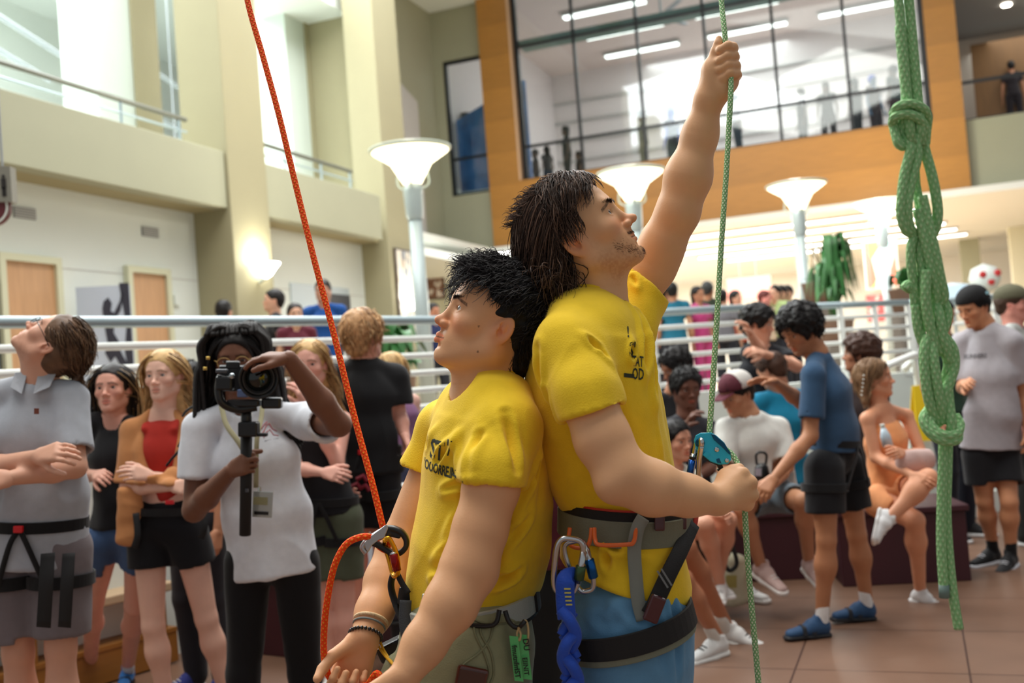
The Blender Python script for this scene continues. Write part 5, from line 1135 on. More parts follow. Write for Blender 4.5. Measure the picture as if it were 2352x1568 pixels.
# harness
hr = empty('climbing_harness', P(1432, 1195, D1), 'grey green climbing harness with orange gear loops worn by the tall man', 'harness')
bc = P(1434, 1196, D1); hw, hd = .136, .168
p, n = band(bc, cd(1, -.02), CU, hw, hd); MB().ribbon(p, n, .054, .010).build('waist_belt', M('belt_grey_green', (122, 126, 108), .8, bump=.3, bs=300), hr)
p, n = band(bc+CU*.034, cd(1, -.02), CU, hw-.004, hd-.004); MB().ribbon(p, n, .02, .012).build('belt_trim', BLKW, hr)
p, n = band(bc+CU*.046, cd(1, -.02), CU, hw-.004, hd-.004); MB().ribbon(p, n, .004, .006).build('belt_piping', M('red_piping', (190, 50, 30), .6), hr)
p, n = band(bc-CU*.004, cd(1, -.02), CU, hw+.006, hd+.006, a0=-1.45 if 0 else 4.4, a1=6.5); 
MB().ribbon([P(1470, 1182, 2.035), P(1510, 1187, 2.04), P(1550, 1190, 2.09), P(1580, 1190, 2.16), P(1592, 1188, 2.22)], -CF, .032, .006).build('belt_strap', BLKW, hr)
BUCK = M('maroon_buckle', (74, 18, 26), .35, coat=.5)
for x_, y_, w__ in ((1515, 1195, .010), (1563, 1192, .012)): MB().box(P(x_, y_, 2.03 if x_ < 1550 else 2.09), cd(1, 0)*w__, cd(0, 1)*.02, CF*.005).build('buckle', BUCK, hr, bevel=.003)
LP = M('orange_gear_loop', (232, 110, 50), .35)
for pts in ([(1309, 1212, 2.055), (1306, 1243, 2.045), (1318, 1256, 2.03), (1345, 1257, 2.02), (1356, 1238, 2.02), (1359, 1212, 2.025)], [(1365, 1212, 2.02), (1367, 1238, 2.01), (1378, 1251, 2.0), (1440, 1250, 1.998), (1456, 1243, 2.0), (1461, 1212, 2.015)]):
    torus_arc([P(*q) for q in pts], .0042).build('gear_loop', LP, hr, smooth=True)
torus_arc([P(1600, 1175, 2.15), P(1596, 1205, 2.14), P(1583, 1230, 2.13)], .005).build('tie_in_loop', M('red_loop', (190, 60, 50), .6), hr, smooth=True)
MB().ribbon(spline([P(1478, 1188, 2.02), P(1464, 1215, 2.012), P(1457, 1260, 2.01), P(1460, 1320, 2.006), P(1466, 1380, 2.003), P(1477, 1424, 2.0)], 6), -CF, .0265, .0035).build('strap_tail', M('grey_webbing', (142, 148, 140), .7, bump=.5, bs=500, stretch=(1, 1, 4)), hr, smooth=True)
MB().ribbon(spline([P(1592, 1200, 2.13), P(1565, 1260, 2.06), P(1535, 1320, 2.02), P(1505, 1385, 2.0), P(1490, 1412, 1.995)], 6), -CF, .033, .004).build('leg_riser', BLKW, hr, smooth=True)
MB().box(P(1503, 1398, 1.985), cd(.35, .9)*.026, cd(.9, -.35)*.015, CF*.006).build('buckle', BUCK, hr, bevel=.004)
for k in (0, 1): MB().box(P(1522+9*k, 1330-5*k, 1.995), cd(.5, -.8)*.018, cd(.8, .5)*.0018, CF*.004).build('strap_keeper', M('grey_keeper', (120, 126, 128), .5), hr)
p, n = band(P(1440, 1432, 2.12), cd(1, .26), cd(-.26, 1), .136, .145); MB().ribbon(p, n, .046, .008).build('leg_loop', BLKW, hr)
p, n = band(P(1441, 1446, 2.12), cd(1, .26), cd(-.26, 1), .134, .142); MB().ribbon(p, n, .046, .006).build('leg_loop_padding', M('belt_grey_green', (122, 126, 108)), hr)
# hardware on the gear loops
BLUS = M('blue_gate_sleeve', (28, 92, 160), .25, .8); GRNS = M('green_gate_sleeve', (70, 96, 62), .3, .6)
carabiner('carabiner', 'large silver oval carabiner clipped to the tall man\'s orange gear loop', P(1304, 1300, 1.99), cd(1, -.12), cd(.12, 1, .1), .108, .05, .0056, STEEL, GRNS, sl0=.1, sl1=.55, pear=.1)
carabiner('carabiner', 'second silver carabiner with blue gate sleeve, behind the large oval one', P(1332, 1300, 2.012), cd(1, .3, .3), cd(-.3, 1, 0), .1, .042, .0055, STEEL, BLUS, sl0=.0, sl1=.65, pear=.12)
SL = M('royal_blue_sling', (18, 78, 196), .6, bump=.35, bs=300, sheen=.2); r = empty('blue_sling', P(1310, 1500, 2.0), 'twisted royal blue webbing daisy chain hanging from the silver carabiners', 'sling')
MB().ribbon(spline([P(1318, 1322, 2.0), P(1300, 1330, 1.985), P(1298, 1370, 1.985), P(1302, 1420, 1.985)], 6), -CF, .036, .012).build('sling_top', SL, r, smooth=True)
y0 = 1400
for k in range(6):
    a = 1 if k % 2 else -1; yb = y0+k*52
    torus_arc([P(1304+16*a+3*k, yb, 1.985), P(1304-6*a+3*k, yb+26, 1.975), P(1306-17*a+3*k, yb+60, 1.985), P(1306-4*a+3*k, yb+92, 1.995)], .0115, 12).build('sling_twist', SL, r, smooth=True)
    torus_arc([P(1304-14*a+3*k, yb+4, 2.0), P(1305+2*a+3*k, yb+30, 1.998), P(1306+16*a+3*k, yb+58, 1.995)], .010, 12).build('sling_twist', SL, r, smooth=True)
for k in range(5): MB().box(P(1303+1*k, 1352+9*k, 1.977), cd(1, 0)*.006, cd(0, 1)*.0012, CF*.001).build('stitching', M('yellow_stitch', (220, 210, 90), .7), r)

# ================= belay rope and device =================
def upward(pl, z=9.6):
    d = nrm(pl[0]-pl[1]); d = nrm(d+np.array([0, 0, 2.0])) if d[2] < .8 else d
    t = (z-pl[0][2])/d[2]; n = max(2, int(t/.35)); return [pl[0]+d*t*(n-k)/n for k in range(n)]+pl
GREENR = rope_mat('green_rope_sheath', (128, 182, 118), (232, 242, 208), ku=95, kv=2.5, ratio=-.25)
rp = empty('climbing_rope', P(1742, 1568, 2.1), 'thin speckled green rope running through the tall man\'s two hands and belay device', 'rope')
gp = [(1652, -120, 2.32), (1657, 0, 2.29), (1663, 60, 2.262), (1668, 108, 2.25), (1676, 150, 2.25), (1679, 190, 2.235), (1676, 260, 2.22), (1668, 400, 2.2), (1657, 560, 2.18), (1645, 760, 2.15), (1634, 930, 2.12), (1630, 1000, 2.105), (1640, 1022, 2.105), (1662, 1030, 2.105), (1680, 1042, 2.1), (1693, 1062, 2.09), (1702, 1090, 2.07), (1707, 1130, 2.065), (1711, 1180, 2.06), (1717, 1280, 2.05), (1727, 1400, 2.05), (1742, 1568, 2.05), (1755, 1750, 2.06)]
pl = upward([P(*q) for q in gp]); e = pl[-1]; pl += [np.array([e[0]+.05, e[1]+.03, .35]), np.array([e[0]+.1, e[1]+.05, .05]), np.array([e[0]+.3, e[1]-.1, .006]), np.array([e[0]+.5, e[1]-.05, .006])]
MB().tube(spline(pl, 10), .0058, 14).build('rope_strand', GREENR, rp, smooth=True)
bd = empty('belay_device', P(1636, 1030, 2.1), 'bright turquoise metal belay device on the green rope', 'belay device')
CY = M('turquoise_anodised', (34, 190, 224), .28, .35, coat=.4); CYD = M('dark_blue_edge', (16, 84, 120), .3, .6)
plate = [(1594, 1012), (1598, 1000), (1610, 994), (1634, 993), (1646, 1000), (1664, 1016), (1677, 1038), (1680, 1056), (1672, 1066), (1652, 1067), (1632, 1060), (1612, 1044), (1598, 1030)]
for d_, nm in ((2.088, 'front_plate'), (2.122, 'back_plate')): o = MB().prism([P(x, y, d_) for x, y in plate], CF*.004).build(nm, CY, bd, bevel=.0015)
MB().prism([P(x, y, 2.088) for x, y in ((1633, 996), (1640, 997), (1662, 1016), (1678, 1040), (1676, 1044), (1660, 1028), (1640, 1010))], -CF*.005).build('cam_cover', CYD, bd, bevel=.001)
MB().prism([P(x, y, 2.088) for x, y in ((1614, 1044), (1620, 1036), (1630, 1040), (1622, 1050))], -CF*.004).build('rivet_plate', CY, bd)
MB().prism([P(x, y, 2.088) for x, y in ((1645, 1054), (1652, 1052), (1657, 1064), (1647, 1062))], -CF*.002).build('logo_patch', CYD, bd)
for x, y, rr in ((1646, 1032, .0052), (1669, 1057, .0046)): MB().lathe(P(x, y, 2.088), [(0, .004), (rr*.8, .004), (rr, .002), (rr, -.001)], -CF, 18).build('rivet', STEEL, bd, smooth=True)
MB().lathe(P(1608, 1017, 2.0875), [(.0055, .002), (.0085, .003), (.0095, .0), (.0055, -.001)], -CF, 20).build('eyelet', CYD, bd, smooth=True)
MB().ribbon(spline([P(1650, 1062, 2.1), P(1655, 1075, 2.1), P(1650, 1082, 2.1)], 4), -CF, .010, .012).build('release_lever', BLKP, bd)
MB().box(P(1630, 1056, 2.105), cd(1, -.4)*.022, cd(.4, 1)*.004, CF*.012).build('cam_block', BLKP, bd)
cb = empty('carabiner', P(1597, 1070, 2.11), 'silver locking carabiner with blue sleeve joining harness and turquoise device', 'carabiner')
torus_arc([P(1611, 1024, 2.08), P(1611, 1012, 2.08), P(1606, 1008, 2.1), P(1601, 1016, 2.12), P(1596, 1040, 2.12), P(1589, 1080, 2.12), P(1584, 1120, 2.12), P(1586, 1145, 2.12), P(1597, 1150, 2.11), P(1603, 1120, 2.1), P(1606, 1060, 2.09), P(1611, 1024, 2.08)], .0056).build('frame', STEEL, cb, smooth=True)
MB().tube([P(1590, 1056, 2.1), P(1581, 1103, 2.1)], [.0068, .0068], 16).build('gate_sleeve', M('blue_sleeve', (20, 84, 170), .25, .6), cb, smooth=True)
MB().tube([P(1593, 1042, 2.1), P(1579, 1112, 2.1)], .0046, 10).build('gate', STEEL, cb, smooth=True)
MB().tube([P(1592, 1048, 2.1), P(1591, 1054, 2.1)], .007, 14).build('gate_ring', BLKP, cb, smooth=True)
# ================= second climber (faces left, looks up) =================
D2 = 2.2
man2 = empty('person', np.array([*P(1090, 1500, D2)[:2], 0]), 'shorter climber in yellow tee, short black hair, looking up left beside orange rope', 'person', 'two climbers in yellow shirts')
TONE2 = (224, 168, 124)
hc2 = P(1132, 741, D2-.02); f2 = cd(-.91, .34, .22); R2 = frame(f2, cd(.34, .93, -.1)); hs2 = 1.0; nb2 = P(1128, 905, D2+.01); q2 = lambda x, y, z: hc2+R2@(np.array([x, y, z])*hs2)
S = Sdf(); head_sdf(S, hc2, R2, hs2, 0, True, nose=.6, neck=None, pucker=1.0, fat=.004)
S.cap(q2(0, -.03, -.05), nb2, .055, .057, .03); S.cap(q2(0, .01, -.08), P(1105, 905, D2), .045, .052, .04); S.ell(P(1072, 868, D2), (.012, .012, .016), None, .02); S.cap(q2(-.045, -.01, -.06), P(1082, 925, D2-.03), .015, .01, .025)
S.cap(nb2, P(1150, 960, 2.1), .055, .05, .04); S.cap(P(1100, 915, 2.18), P(1060, 990, 2.18), .045, .06, .05)
Vh, Qh = S.mesh(.0021)
colh = skin_color(Vh, hc2, R2, hs2, TONE2, lips=(.78, .36, .36), brow=(24, 20, 20), brow_w=1.2, stub=.0, blush=.35)
for mx, my in ((1099, 749), (1098, 808)):   # two moles on the cheek
    d_ = np.linalg.norm(Vh-P(mx, my, D2-.09), axis=1); cp = P(mx, my, 2.1); ray_ = nrm(cp-CP); dd_ = np.linalg.norm((Vh-CP)-((Vh-CP)@ray_)[:, None]*ray_, axis=1); colh[(dd_ < .0022)] *= .35
# left (near) arm
S = Sdf(); sh = P(1150, 985, 2.06); el = P(1078, 1300, 1.96); wr = P(930, 1550, 1.87)
S.cap(sh, P(1128, 1120, 2.0), .05, .0495, .03); S.cap(P(1128, 1120, 2.0), P(1103, 1215, 1.98), .0495, .048, .03); S.cap(P(1103, 1215, 1.98), el, .047, .049, .03); S.ell(P(1095, 1320, 1.96), (.026, .026, .026), None, .03)
S.cap(el, P(1035, 1388, 1.93), .0485, .046, .03); S.cap(P(1035, 1388, 1.93), P(975, 1478, 1.9), .045, .036, .03); S.cap(P(975, 1478, 1.9), wr, .035, .029, .03); S.ell(P(950, 1535, 1.865), (.012, .012, .012), None, .015)
hand_sdf(S, wr, cd(-.5, -.9, .1), cd(-.6, .4, -.8), curl=(.6, .7, .8, .9), side=-1, s=1.0, thumb=.1)
Va, Qa = S.mesh(.003)
# right (far) arm, palm up
S = Sdf(); shr = P(1030, 985, 2.4); elr = P(917, 1262, 2.33); wrr = P(838, 1462, 2.18)
S.cap(shr, elr, .05, .046, .03); S.cap(elr, P(888, 1335, 2.29), .0455, .0445, .03); S.cap(P(888, 1335, 2.29), P(860, 1405, 2.23), .044, .036, .03); S.cap(P(860, 1405, 2.23), wrr, .036, .0295, .03)
hand_sdf(S, wrr, cd(-.36, -1, .15), cd(.1, .25, 1), curl=(1.15, 1.2, 1.25, 1.3), side=-1 if np.dot(np.cross(cd(-.36, -1, .15), cd(.1, .25, 1)), CR) > 0 else 1, s=1.05, thumb=.45, tc=.5)
Vl, Ql = S.mesh(.003)
S = Sdf(); chain(S, [(1010, 1200, 970, D2, 1), (990, 1240, 1060, D2, 1), (1000, 1240, 1200, D2, 1), (975, 1190, 1400, D2, 1)], .115)
for d_ in (2.1, 2.3):
    S.cap(P(1075, 1440, d_), P(1060, 1800, d_), .088, .06, .04); kn = P(1060, 1800, d_); an = np.array([kn[0], kn[1]+.03, .09]); S.cap(kn, an, .056, .036, .03)
Vt, Qt = S.mesh(.009); V, Q, _ = join([(Vh, Qh), (Va, Qa), (Vl, Ql), (Vt, Qt)]); cc = np.tile(lin(TONE2), (len(V), 1)); cc[:len(Vh)] = colh
body2 = mesh('body', V, Q, SKIN, man2, True, col=cc); parent_body = [body2]
for k in (-1, 1): eyeball(hc2, R2, hs2, k, body2, (-.0, 1, .25))
for d_ in (2.1, 2.3): kn = P(1060, 1800, d_); shoe(man2, (kn[0]+.05, kn[1]+.03, .002), (-1, .1, 0), 'white', 1.0)
facial('eyebrows', [(x*.012, 0, .019, x*.05, 0, .0225, 150, .008, x*.9, .2, .003) for x in (-1, 1)], man2, hc2, R2, hs2, (18, 16, 16), .0005, 3)
# short black hair, brushed forward and up
cols2 = [(34, 30, 32), (24, 21, 22), (46, 42, 44)]
S = Sdf(); q = q2
S.ell(q(0, -.02, .045), (.084, .108, .09), R2, .01); S.cap(q(0, -.062, .0), q(0, -.068, -.05), .06, .05, .03); S.cap(q(0, -.03, .06), q(0, -.08, .0), .075, .06, .03)
S.ell(q(0, .105, -.035), (.085, .088, .1), R2, .012, 's'); S.ell(q(-.09, .01, -.035), (.03, .032, .045), R2, .01, 's')
Vc, Qc = S.mesh(.004, lambda V, N: .004*noise(V*60)); parts = [(Vc, Qc, np.tile(lin((16, 14, 15)), (len(Vc), 1)))]
rt2 = lambda p: (p[:, 2] > .0) & (p[:, 1] < .07) & ~((p[:, 0] < -.03) & (p[:, 2] < .06) & (p[:, 1] > -.05))
parts.append(grow(hc2, R2, hs2, 1700, rt2, tangent_flow((.0, -.07, .1), .1, extra=(0, .25, 0)), lambda p: .045+.03*(p[:, 2] > .07), .00125, 9, seed=14, col=cols2, gravity=.1, wig=.8, clump=130, er=(.082, .108, .093), lift=.008))
rt_n = lambda p: (p[:, 2] < .05) & (p[:, 2] > -.075) & (p[:, 1] < -.045)
parts.append(grow(hc2, R2, hs2, 900, rt_n, lambda p: np.tile(np.array([0, -.25, -1.]), (len(p), 1)), lambda p: .04+0*p[:, 0], .0012, 8, seed=15, col=cols2, gravity=.2, wig=.4, clump=60, er=(.078, .104, .1)))
rt_f = lambda p: (p[:, 2] > .07) & (p[:, 1] > .01) & (p[:, 1] < .075)
parts.append(grow(hc2, R2, hs2, 520, rt_f, lambda p: np.stack([.4*np.sin(p[:, 0]*60), 1+0*p[:, 0], .35+0*p[:, 0]], 1), lambda p: .046+0*p[:, 0], .0012, 10, seed=16, col=cols2, gravity=.35, wig=.8, clump=45, lift=.012))
rt_s = lambda p: (p[:, 0] < -.045) & (p[:, 2] > .04) & (p[:, 1] > -.06) & (p[:, 1] < .035)
parts.append(grow(hc2, R2, hs2, 420, rt_s, lambda p: np.tile(np.array([-.3, .35, -1.]), (len(p), 1)), lambda p: .028+0*p[:, 0], .0012, 8, seed=17, col=cols2, gravity=.0, wig=.5, clump=30, lift=.005))
V, Q, C = join(parts); mesh('hair', V, Q, HAIRM, man2, True, col=C)
# yellow shirt
S = Sdf()
chain(S, [(1065, 1190, 915, D2, .62), (1020, 1232, 952, D2, .95), (990, 1246, 1010, D2, 1.0), (978, 1256, 1070, D2, 1), (976, 1261, 1150, D2, 1), (962, 1256, 1230, D2, .98), (950, 1243, 1290, D2, .96), (945, 1212, 1338, D2, .92), (946, 1208, 1370, D2, .9), (948, 1208, 1410, D2, .92), (950, 1208, 1470, D2, .95)], .165, .02)
S.cap(P(1150, 915, 2.14), P(1160, 985, 2.07), .045, .06, .05); S.cap(P(1160, 985, 2.07), P(1133, 1085, 2.01), .06, .0615, .03); S.cap(P(1133, 1085, 2.01), P(1129, 1118, 2.0), .0615, .064, .02)
S.cap(P(1080, 935, 2.25), P(1018, 985, 2.38), .045, .055, .05); S.cap(P(1018, 985, 2.38), P(972, 1092, 2.37), .055, .058, .03)
limbcut(S, P(1130, 1108, 2.0), cd(-.12, -1, .1), .075, .17); S.cap(P(1132, 1095, 2.0), P(1110, 1200, 1.97), .0515, .053, .002, 's')
limbcut(S, P(976, 1084, 2.37), cd(-.4, -1, 0), .07, .15); S.cap(P(982, 1070, 2.37), P(930, 1200, 2.35), .047, .049, .002, 's')
S.cap(nb2+cd(.02, -1, 0)*.01, hc2, .061, .06, .004, 's'); S.cap(P(1098, 925, 2.17), P(1062, 880, 2.14), .042, .04, .006, 's')
S.cut(P(1080, 1425, D2), cd(.12, -1, 0))
ex2 = [(P(990, 1270, 2.04), P(1060, 1180, 2.03), .010, .008), (P(965, 1330, 2.06), P(1060, 1340, 2.03), .009, .012), (P(960, 1300, 2.06), P(1050, 1250, 2.03), .009, .009), (P(1210, 1000, 2.08), P(1240, 1200, 2.05), .009, .009), (P(1180, 1180, 2.04), P(1235, 1060, 2.06), .009, .008), (P(1120, 960, 2.04), P(1000, 1060, 2.08), .009, .010),
       (P(1080, 950, 2.08), P(985, 1020, 2.15), .009, .007), (P(1120, 1340, 2.04), P(1200, 1310, 2.06), .009, .010), (P(1000, 1130, 2.06), P(1060, 1110, 2.03), .009, .007), (P(1160, 1250, 2.04), P(1225, 1180, 2.06), .009, .007), (P(1060, 1000, 2.06), P(1075, 1100, 2.02), .008, .008), (P(1160, 950, 2.01), P(1185, 1080, 1.96), .010, .006), (P(1105, 1000, 2.0), P(1085, 1090, 1.96), .010, .006)]
V, Q = S.mesh(.0042, folds(.007, 10, cd(-.15, -1, 0), .35, 7.3, [(a, b, w_*.8, e_*2.1) for a, b, w_, e_ in ex2])); shirt2 = mesh('shirt', V, Q, YEL, man2)
collar(shirt2, nb2, hc2, .0645, cloth((232, 190, 36)))
for (a, b, tx, sz, sy) in ((1000, 1040, "ST", .036, 1.5), (1031, 1030, "'/", .030, 1.4), (1006, 1082, "'OOORRE.IN", .0165, 1.7)):
    lettering('lettering', tx, shirt2, P(a, b, 2.05), cd(.95, -.12, .3)*.9, cd(.1, 1, 0), CF, sz, PRINT, shirt2, .025, sy, .9)
decal('print_bar', np.array([(-.014, -.0025, 0), (.014, -.0025, 0), (.014, .0025, 0), (-.014, .0025, 0)]), [(0, 1, 2, 3)], shirt2, P(1052, 1091, 2.04), cd(.95, -.2, .2), cd(0, 1, 0), CF, PRINT, shirt2)
# necklace
nk = empty('necklace', P(1072, 930, 2.1), 'dark cord necklace with small silver pendant on the shorter climber', 'necklace')
torus_arc([P(1180, 866, 2.16), P(1160, 872, 2.13), P(1120, 892, 2.105), P(1090, 915, 2.11), P(1074, 924, 2.125), P(1066, 918, 2.15)], .0028).build('cord', M('brown_cord', (52, 34, 36), .6), nk, smooth=True)
MB().tube([P(1070, 917, 2.115), P(1076, 926, 2.11)], .0045, 10).build('clasp', STEEL, nk, smooth=True)
torus_arc([P(1073, 925, 2.11), P(1076, 934, 2.108), P(1072, 941, 2.11), P(1070, 932, 2.112)], .002, 8).build('pendant', STEEL, nk, smooth=True)
# khaki cargo trousers
KH = cloth((150, 152, 118), .85, .08); S = Sdf(); chain(S, [(975, 1200, 1385, D2, .9), (940, 1212, 1430, D2, 1.0), (925, 1218, 1490, D2, 1.08), (905, 1222, 1560, D2, 1.1)], .16, .03)
for d_ in (2.1, 2.3): S.cap(P(1075, 1500, d_), P(1060, 1800, d_), .116, .1, .05); kn = P(1060, 1800, d_); S.cap(kn, np.array([kn[0], kn[1]+.03, .12]), .09, .075, .04)
S.cap(P(905, 1530, 2.16), P(880, 1620, 2.15), .02, .03, .02)
ex = [(P(985, 1440, 2.06), P(1000, 1560, 2.03), .012, .012), (P(1150, 1420, 2.04), P(1110, 1500, 2.03), .006, .008), (P(1110, 1500, 2.03), P(1050, 1560, 2.02), .008, .008), (P(1125, 1440, 2.03), P(1165, 1510, 2.03), .008, .008), (P(1020, 1530, 2.02), P(1090, 1600, 2.02), .009, .008)]
V, Q = S.mesh(.0048, folds(.0035, 12, cd(.2, -1, 0), .4, 2.0, ex)); pants2 = mesh('trousers', V, Q, KH, man2)
B2 = bvh(pants2); Bs2 = bvh(shirt2)
def onsurf(B_, x, y, off=.002):
    d = nrm(P(x, y, 1)-CP); h_ = B_.ray_cast(Vector(CP+d*1.2), Vector(d)); return np.array(h_[0])-d*off if h_[0] is not None else P(x, y, 2.05)
SEAM = M('khaki_seam', (128, 130, 98), .85)
for pl in ([(1132, 1440), (1124, 1470), (1100, 1500), (1062, 1530), (1056, 1568)], [(1088, 1435), (1093, 1460), (1112, 1500), (1124, 1540), (1118, 1568)], [(1103, 1435), (1106, 1458), (1128, 1500), (1134, 1545), (1126, 1570)], [(1050, 1400), (1082, 1418), (1120, 1432), (1200, 1428)]):
    MB().tube([onsurf(B2, *q) for q in spline([(*q, 0) for q in pl], 6)[:, :2]], .0022, 6).build('seam', SEAM, pants2, smooth=True)
ph = empty('phone', P(1080, 1555, 2.03), 'dark red-brown phone case sticking out of the khaki pocket', 'phone'); c = onsurf(B2, 1082, 1562, .004)
MB().box(c, cd(1, -.2)*.03, cd(.2, 1)*.026, CF*.006).build('case', M('red_brown_case', (84, 34, 26), .2, coat=.6), ph, bevel=.006); MB().box(c-CF*.006, cd(1, -.2)*.025, cd(.2, 1)*.021, CF*.001).build('screen', M('phone_glass', (60, 24, 20), .08, coat=1), ph, bevel=.001)
# harness 2
h2 = empty('climbing_harness', P(1080, 1385, D2), 'black and pale grey climbing harness worn by the shorter climber', 'harness')
bc = P(1078, 1385, D2); PALE = M('belt_pale_grey', (186, 192, 184), .7, bump=.3, bs=300)
p, n = band(bc, cd(1, .12), cd(-.12, 1), .140, .174); MB().ribbon(p, n, .044, .010).build('waist_belt', PALE, h2)
p, n = band(bc-CU*.024, cd(1, .12), cd(-.12, 1), .141, .175); MB().ribbon(p, n, .009, .012).build('belt_trim', BLKW, h2)
p, n = band(bc+CU*.001, cd(1, .12), cd(-.12, 1), .144, .178, a0=4.9+.38, a1=6.6); MB().ribbon(p, n, .046, .012).build('belt_back_pad', BLKW, h2)
p, n = band(bc+CU*.001, cd(1, .12), cd(-.12, 1), .144, .178, a0=3.0, a1=4.15); MB().ribbon(p, n, .024, .012).build('belt_strap', BLKW, h2)
MB().box(P(940, 1368, 2.14), cd(1, -.15)*.022, cd(.15, 1)*.018, CF*.014).build('strap_keeper', BLKP, h2, bevel=.004)
MB().box(P(985, 1378, 2.05), cd(1, -.1)*.014, cd(.1, 1)*.012, CF*.005).build('buckle', M('pale_buckle', (200, 206, 200), .3, .6), h2, bevel=.003)
for pts in ([(1060, 1426, 2.02), (1075, 1434, 2.01), (1120, 1437, 2.005), (1140, 1428, 2.005), (1147, 1400, 2.01)], [(1160, 1402, 2.01), (1168, 1425, 2.005), (1180, 1438, 2.0), (1190, 1441, 2.0)]): torus_arc([P(*q) for q in pts], .0048).build('gear_loop', BLKP, h2, smooth=True)
MB().ribbon(spline([P(905, 1312, 2.14), P(898, 1345, 2.15), P(908, 1385, 2.14), P(922, 1420, 2.12), P(938, 1470, 2.1)], 6), cd(-1, 0, -.8), .014, .007).build('belay_loop', BLKW, h2, smooth=True)
MB().ribbon(spline([P(913, 1318, 2.13), P(924, 1340, 2.12), P(938, 1362, 2.11)], 6), -CF, .012, .006).build('tie_in_loop', BLKW, h2, smooth=True)
MB().ribbon(spline([P(932, 1378, 2.1), P(930, 1420, 2.09), P(934, 1460, 2.08), P(945, 1500, 2.07), P(955, 1560, 2.06)], 6), -CF, .024, .006).build('leg_riser', M('grey_black_webbing', (56, 60, 64), .7, bump=.4, bs=500), h2, smooth=True)
for k in (0, 1): torus_arc([P(860+6*k, 1440, 2.2), P(866+8*k, 1475, 2.2), P(880+6*k, 1500, 2.18), P(905, 1528, 2.12)], .0028, 8).build('accessory_cord', M('yellow_cord', (226, 170, 30), .6), h2, smooth=True)
bs = P(900, 1490, 2.25); MB().box(bs, cd(1, .5)*.03, cd(-.5, 1)*.018, CF*.02).build('chalk_pouch', BLKP, h2, bevel=.006)
# labelled tag and key carabiner on the gear loop
tg = empty('gear_tag', P(1195, 1565, 1.98), 'bright green handwritten plastic tag hanging from the harness of the shorter climber', 'tag'); GT = M('green_tag', (86, 190, 110), .3, coat=.5)
for k, (x, y) in enumerate(((1186, 1512), (1206, 1508))):
    MB().box(P(x, y, 1.985+.006*k), cd(1, -.1)*.0085, cd(-.12, 1)*.043, CF*.0008).build('tag_strip', GT, tg)
INK = M('black_ink', (20, 24, 20), .6)
for (x, y, tx, sz) in ((1184, 1510, 'fmutnfm', .014), (1188, 1546, 'IST', .014), (1208, 1480, 'DU', .016), (1207, 1530, 'EIINIT', .013)):
    V2, F2 = text_mesh(tx, sz, .03); ex, ey = cd(.12, -1), cd(1, .12); mesh('lettering', [P(x, y, 1.98)+ex*v[0]+ey*v[1] for v in V2], F2, INK, tg, False)
torus_arc([P(1190, 1441, 1.995), P(1196, 1455, 1.985), P(1193, 1470, 1.985), P(1188, 1452, 1.99), P(1205, 1425, 1.99), P(1213, 1440, 1.99), P(1213, 1470, 1.99), P(1208, 1480, 1.99)], .0022, 8).build('string', M('tan_string', (196, 170, 120), .7), tg, smooth=True)
MB().tube([P(1194, 1440, 1.985), P(1206, 1425, 1.985)], .0045, 8).build('cord_lock', BLKP, tg, smooth=True)
# bracelets on the far wrist
axw = nrm(wrr-elr); wc = wrr-axw*.012
def ringw(nm, lb, off, r, rr, mat_, beads=0, tilt=.2, cat='bracelet'):
    c = wrr-axw*off; a = nrm(np.cross(axw, CF)); b = nrm(np.cross(axw, a)); t = np.linspace(0, 2*math.pi, 40, endpoint=False); pts = c+np.outer(np.cos(t)*r, a)+np.outer(np.sin(t)*r, b)+np.outer(np.cos(t)*tilt*r, axw)
    rt = empty(nm, c, lb, cat, 'wrist bracelets')
    if beads:
        mb = MB()
        for k in range(beads):
            u = 2*math.pi*k/beads; p_ = c+math.cos(u)*r*a+math.sin(u)*r*b+math.cos(u)*tilt*r*axw; mb.lathe(p_, [(0, -rr), (rr*.7, -rr*.7), (rr, 0), (rr*.7, rr*.7), (0, rr)], (0, 0, 1), 10)
        mb.build('beads', mat_, rt, smooth=True)
    else: MB().tube(pts, rr, 8, closed=True).build('band', mat_, rt, smooth=True)
    return rt
ringw('bracelet', 'black round-bead bracelet nearest the open palm', .004, .033, .0042, M('black_bead', (18, 16, 18), .2, coat=.5), 26, -.15)
ringw('bracelet', 'thin grey cord bracelet between bead and woven bracelets', .026, .0335, .0022, M('grey_cord', (120, 130, 130), .7), tilt=-.1)
c = ringw('bracelet', 'cream woven bracelet with red-brown marks on the far wrist', .037, .0345, .0035, M('cream_woven', (226, 200, 160), .8, var=.3, vs=300), tilt=-.12)
# orange rope, belay device and carabiner
ORR = rope_mat('orange_rope_sheath', (252, 78, 18), (255, 160, 50), ku=80, kv=2, ratio=.35)
rp = empty('climbing_rope', P(745, 1500, 2.15), 'bright orange climbing rope hanging from the top left down to the device', 'rope')
ge = [(548, -130, 2.5), (568, 0, 2.46), (604, 130, 2.42), (640, 262, 2.38), (678, 420, 2.34), (720, 590, 2.29), (765, 760, 2.24), (812, 950, 2.19), (855, 1110, 2.15), (880, 1212, 2.13), (890, 1240, 2.14), (888, 1262, 2.15), (872, 1255, 2.15), (852, 1234, 2.12), (825, 1234, 2.11), (793, 1252, 2.11), (768, 1300, 2.11), (753, 1370, 2.12), (745, 1440, 2.13), (745, 1510, 2.14), (760, 1560, 2.14), (800, 1592, 2.13), (840, 1575, 2.12), (880, 1600, 2.1)]
pl = upward([P(*q) for q in ge]); e = pl[-1]; pl += [np.array([e[0]-.03, e[1], .3]), np.array([e[0]-.05, e[1]+.02, .04]), np.array([e[0]+.1, e[1]-.1, .007]), np.array([e[0]+.3, e[1]-.1, .007])]
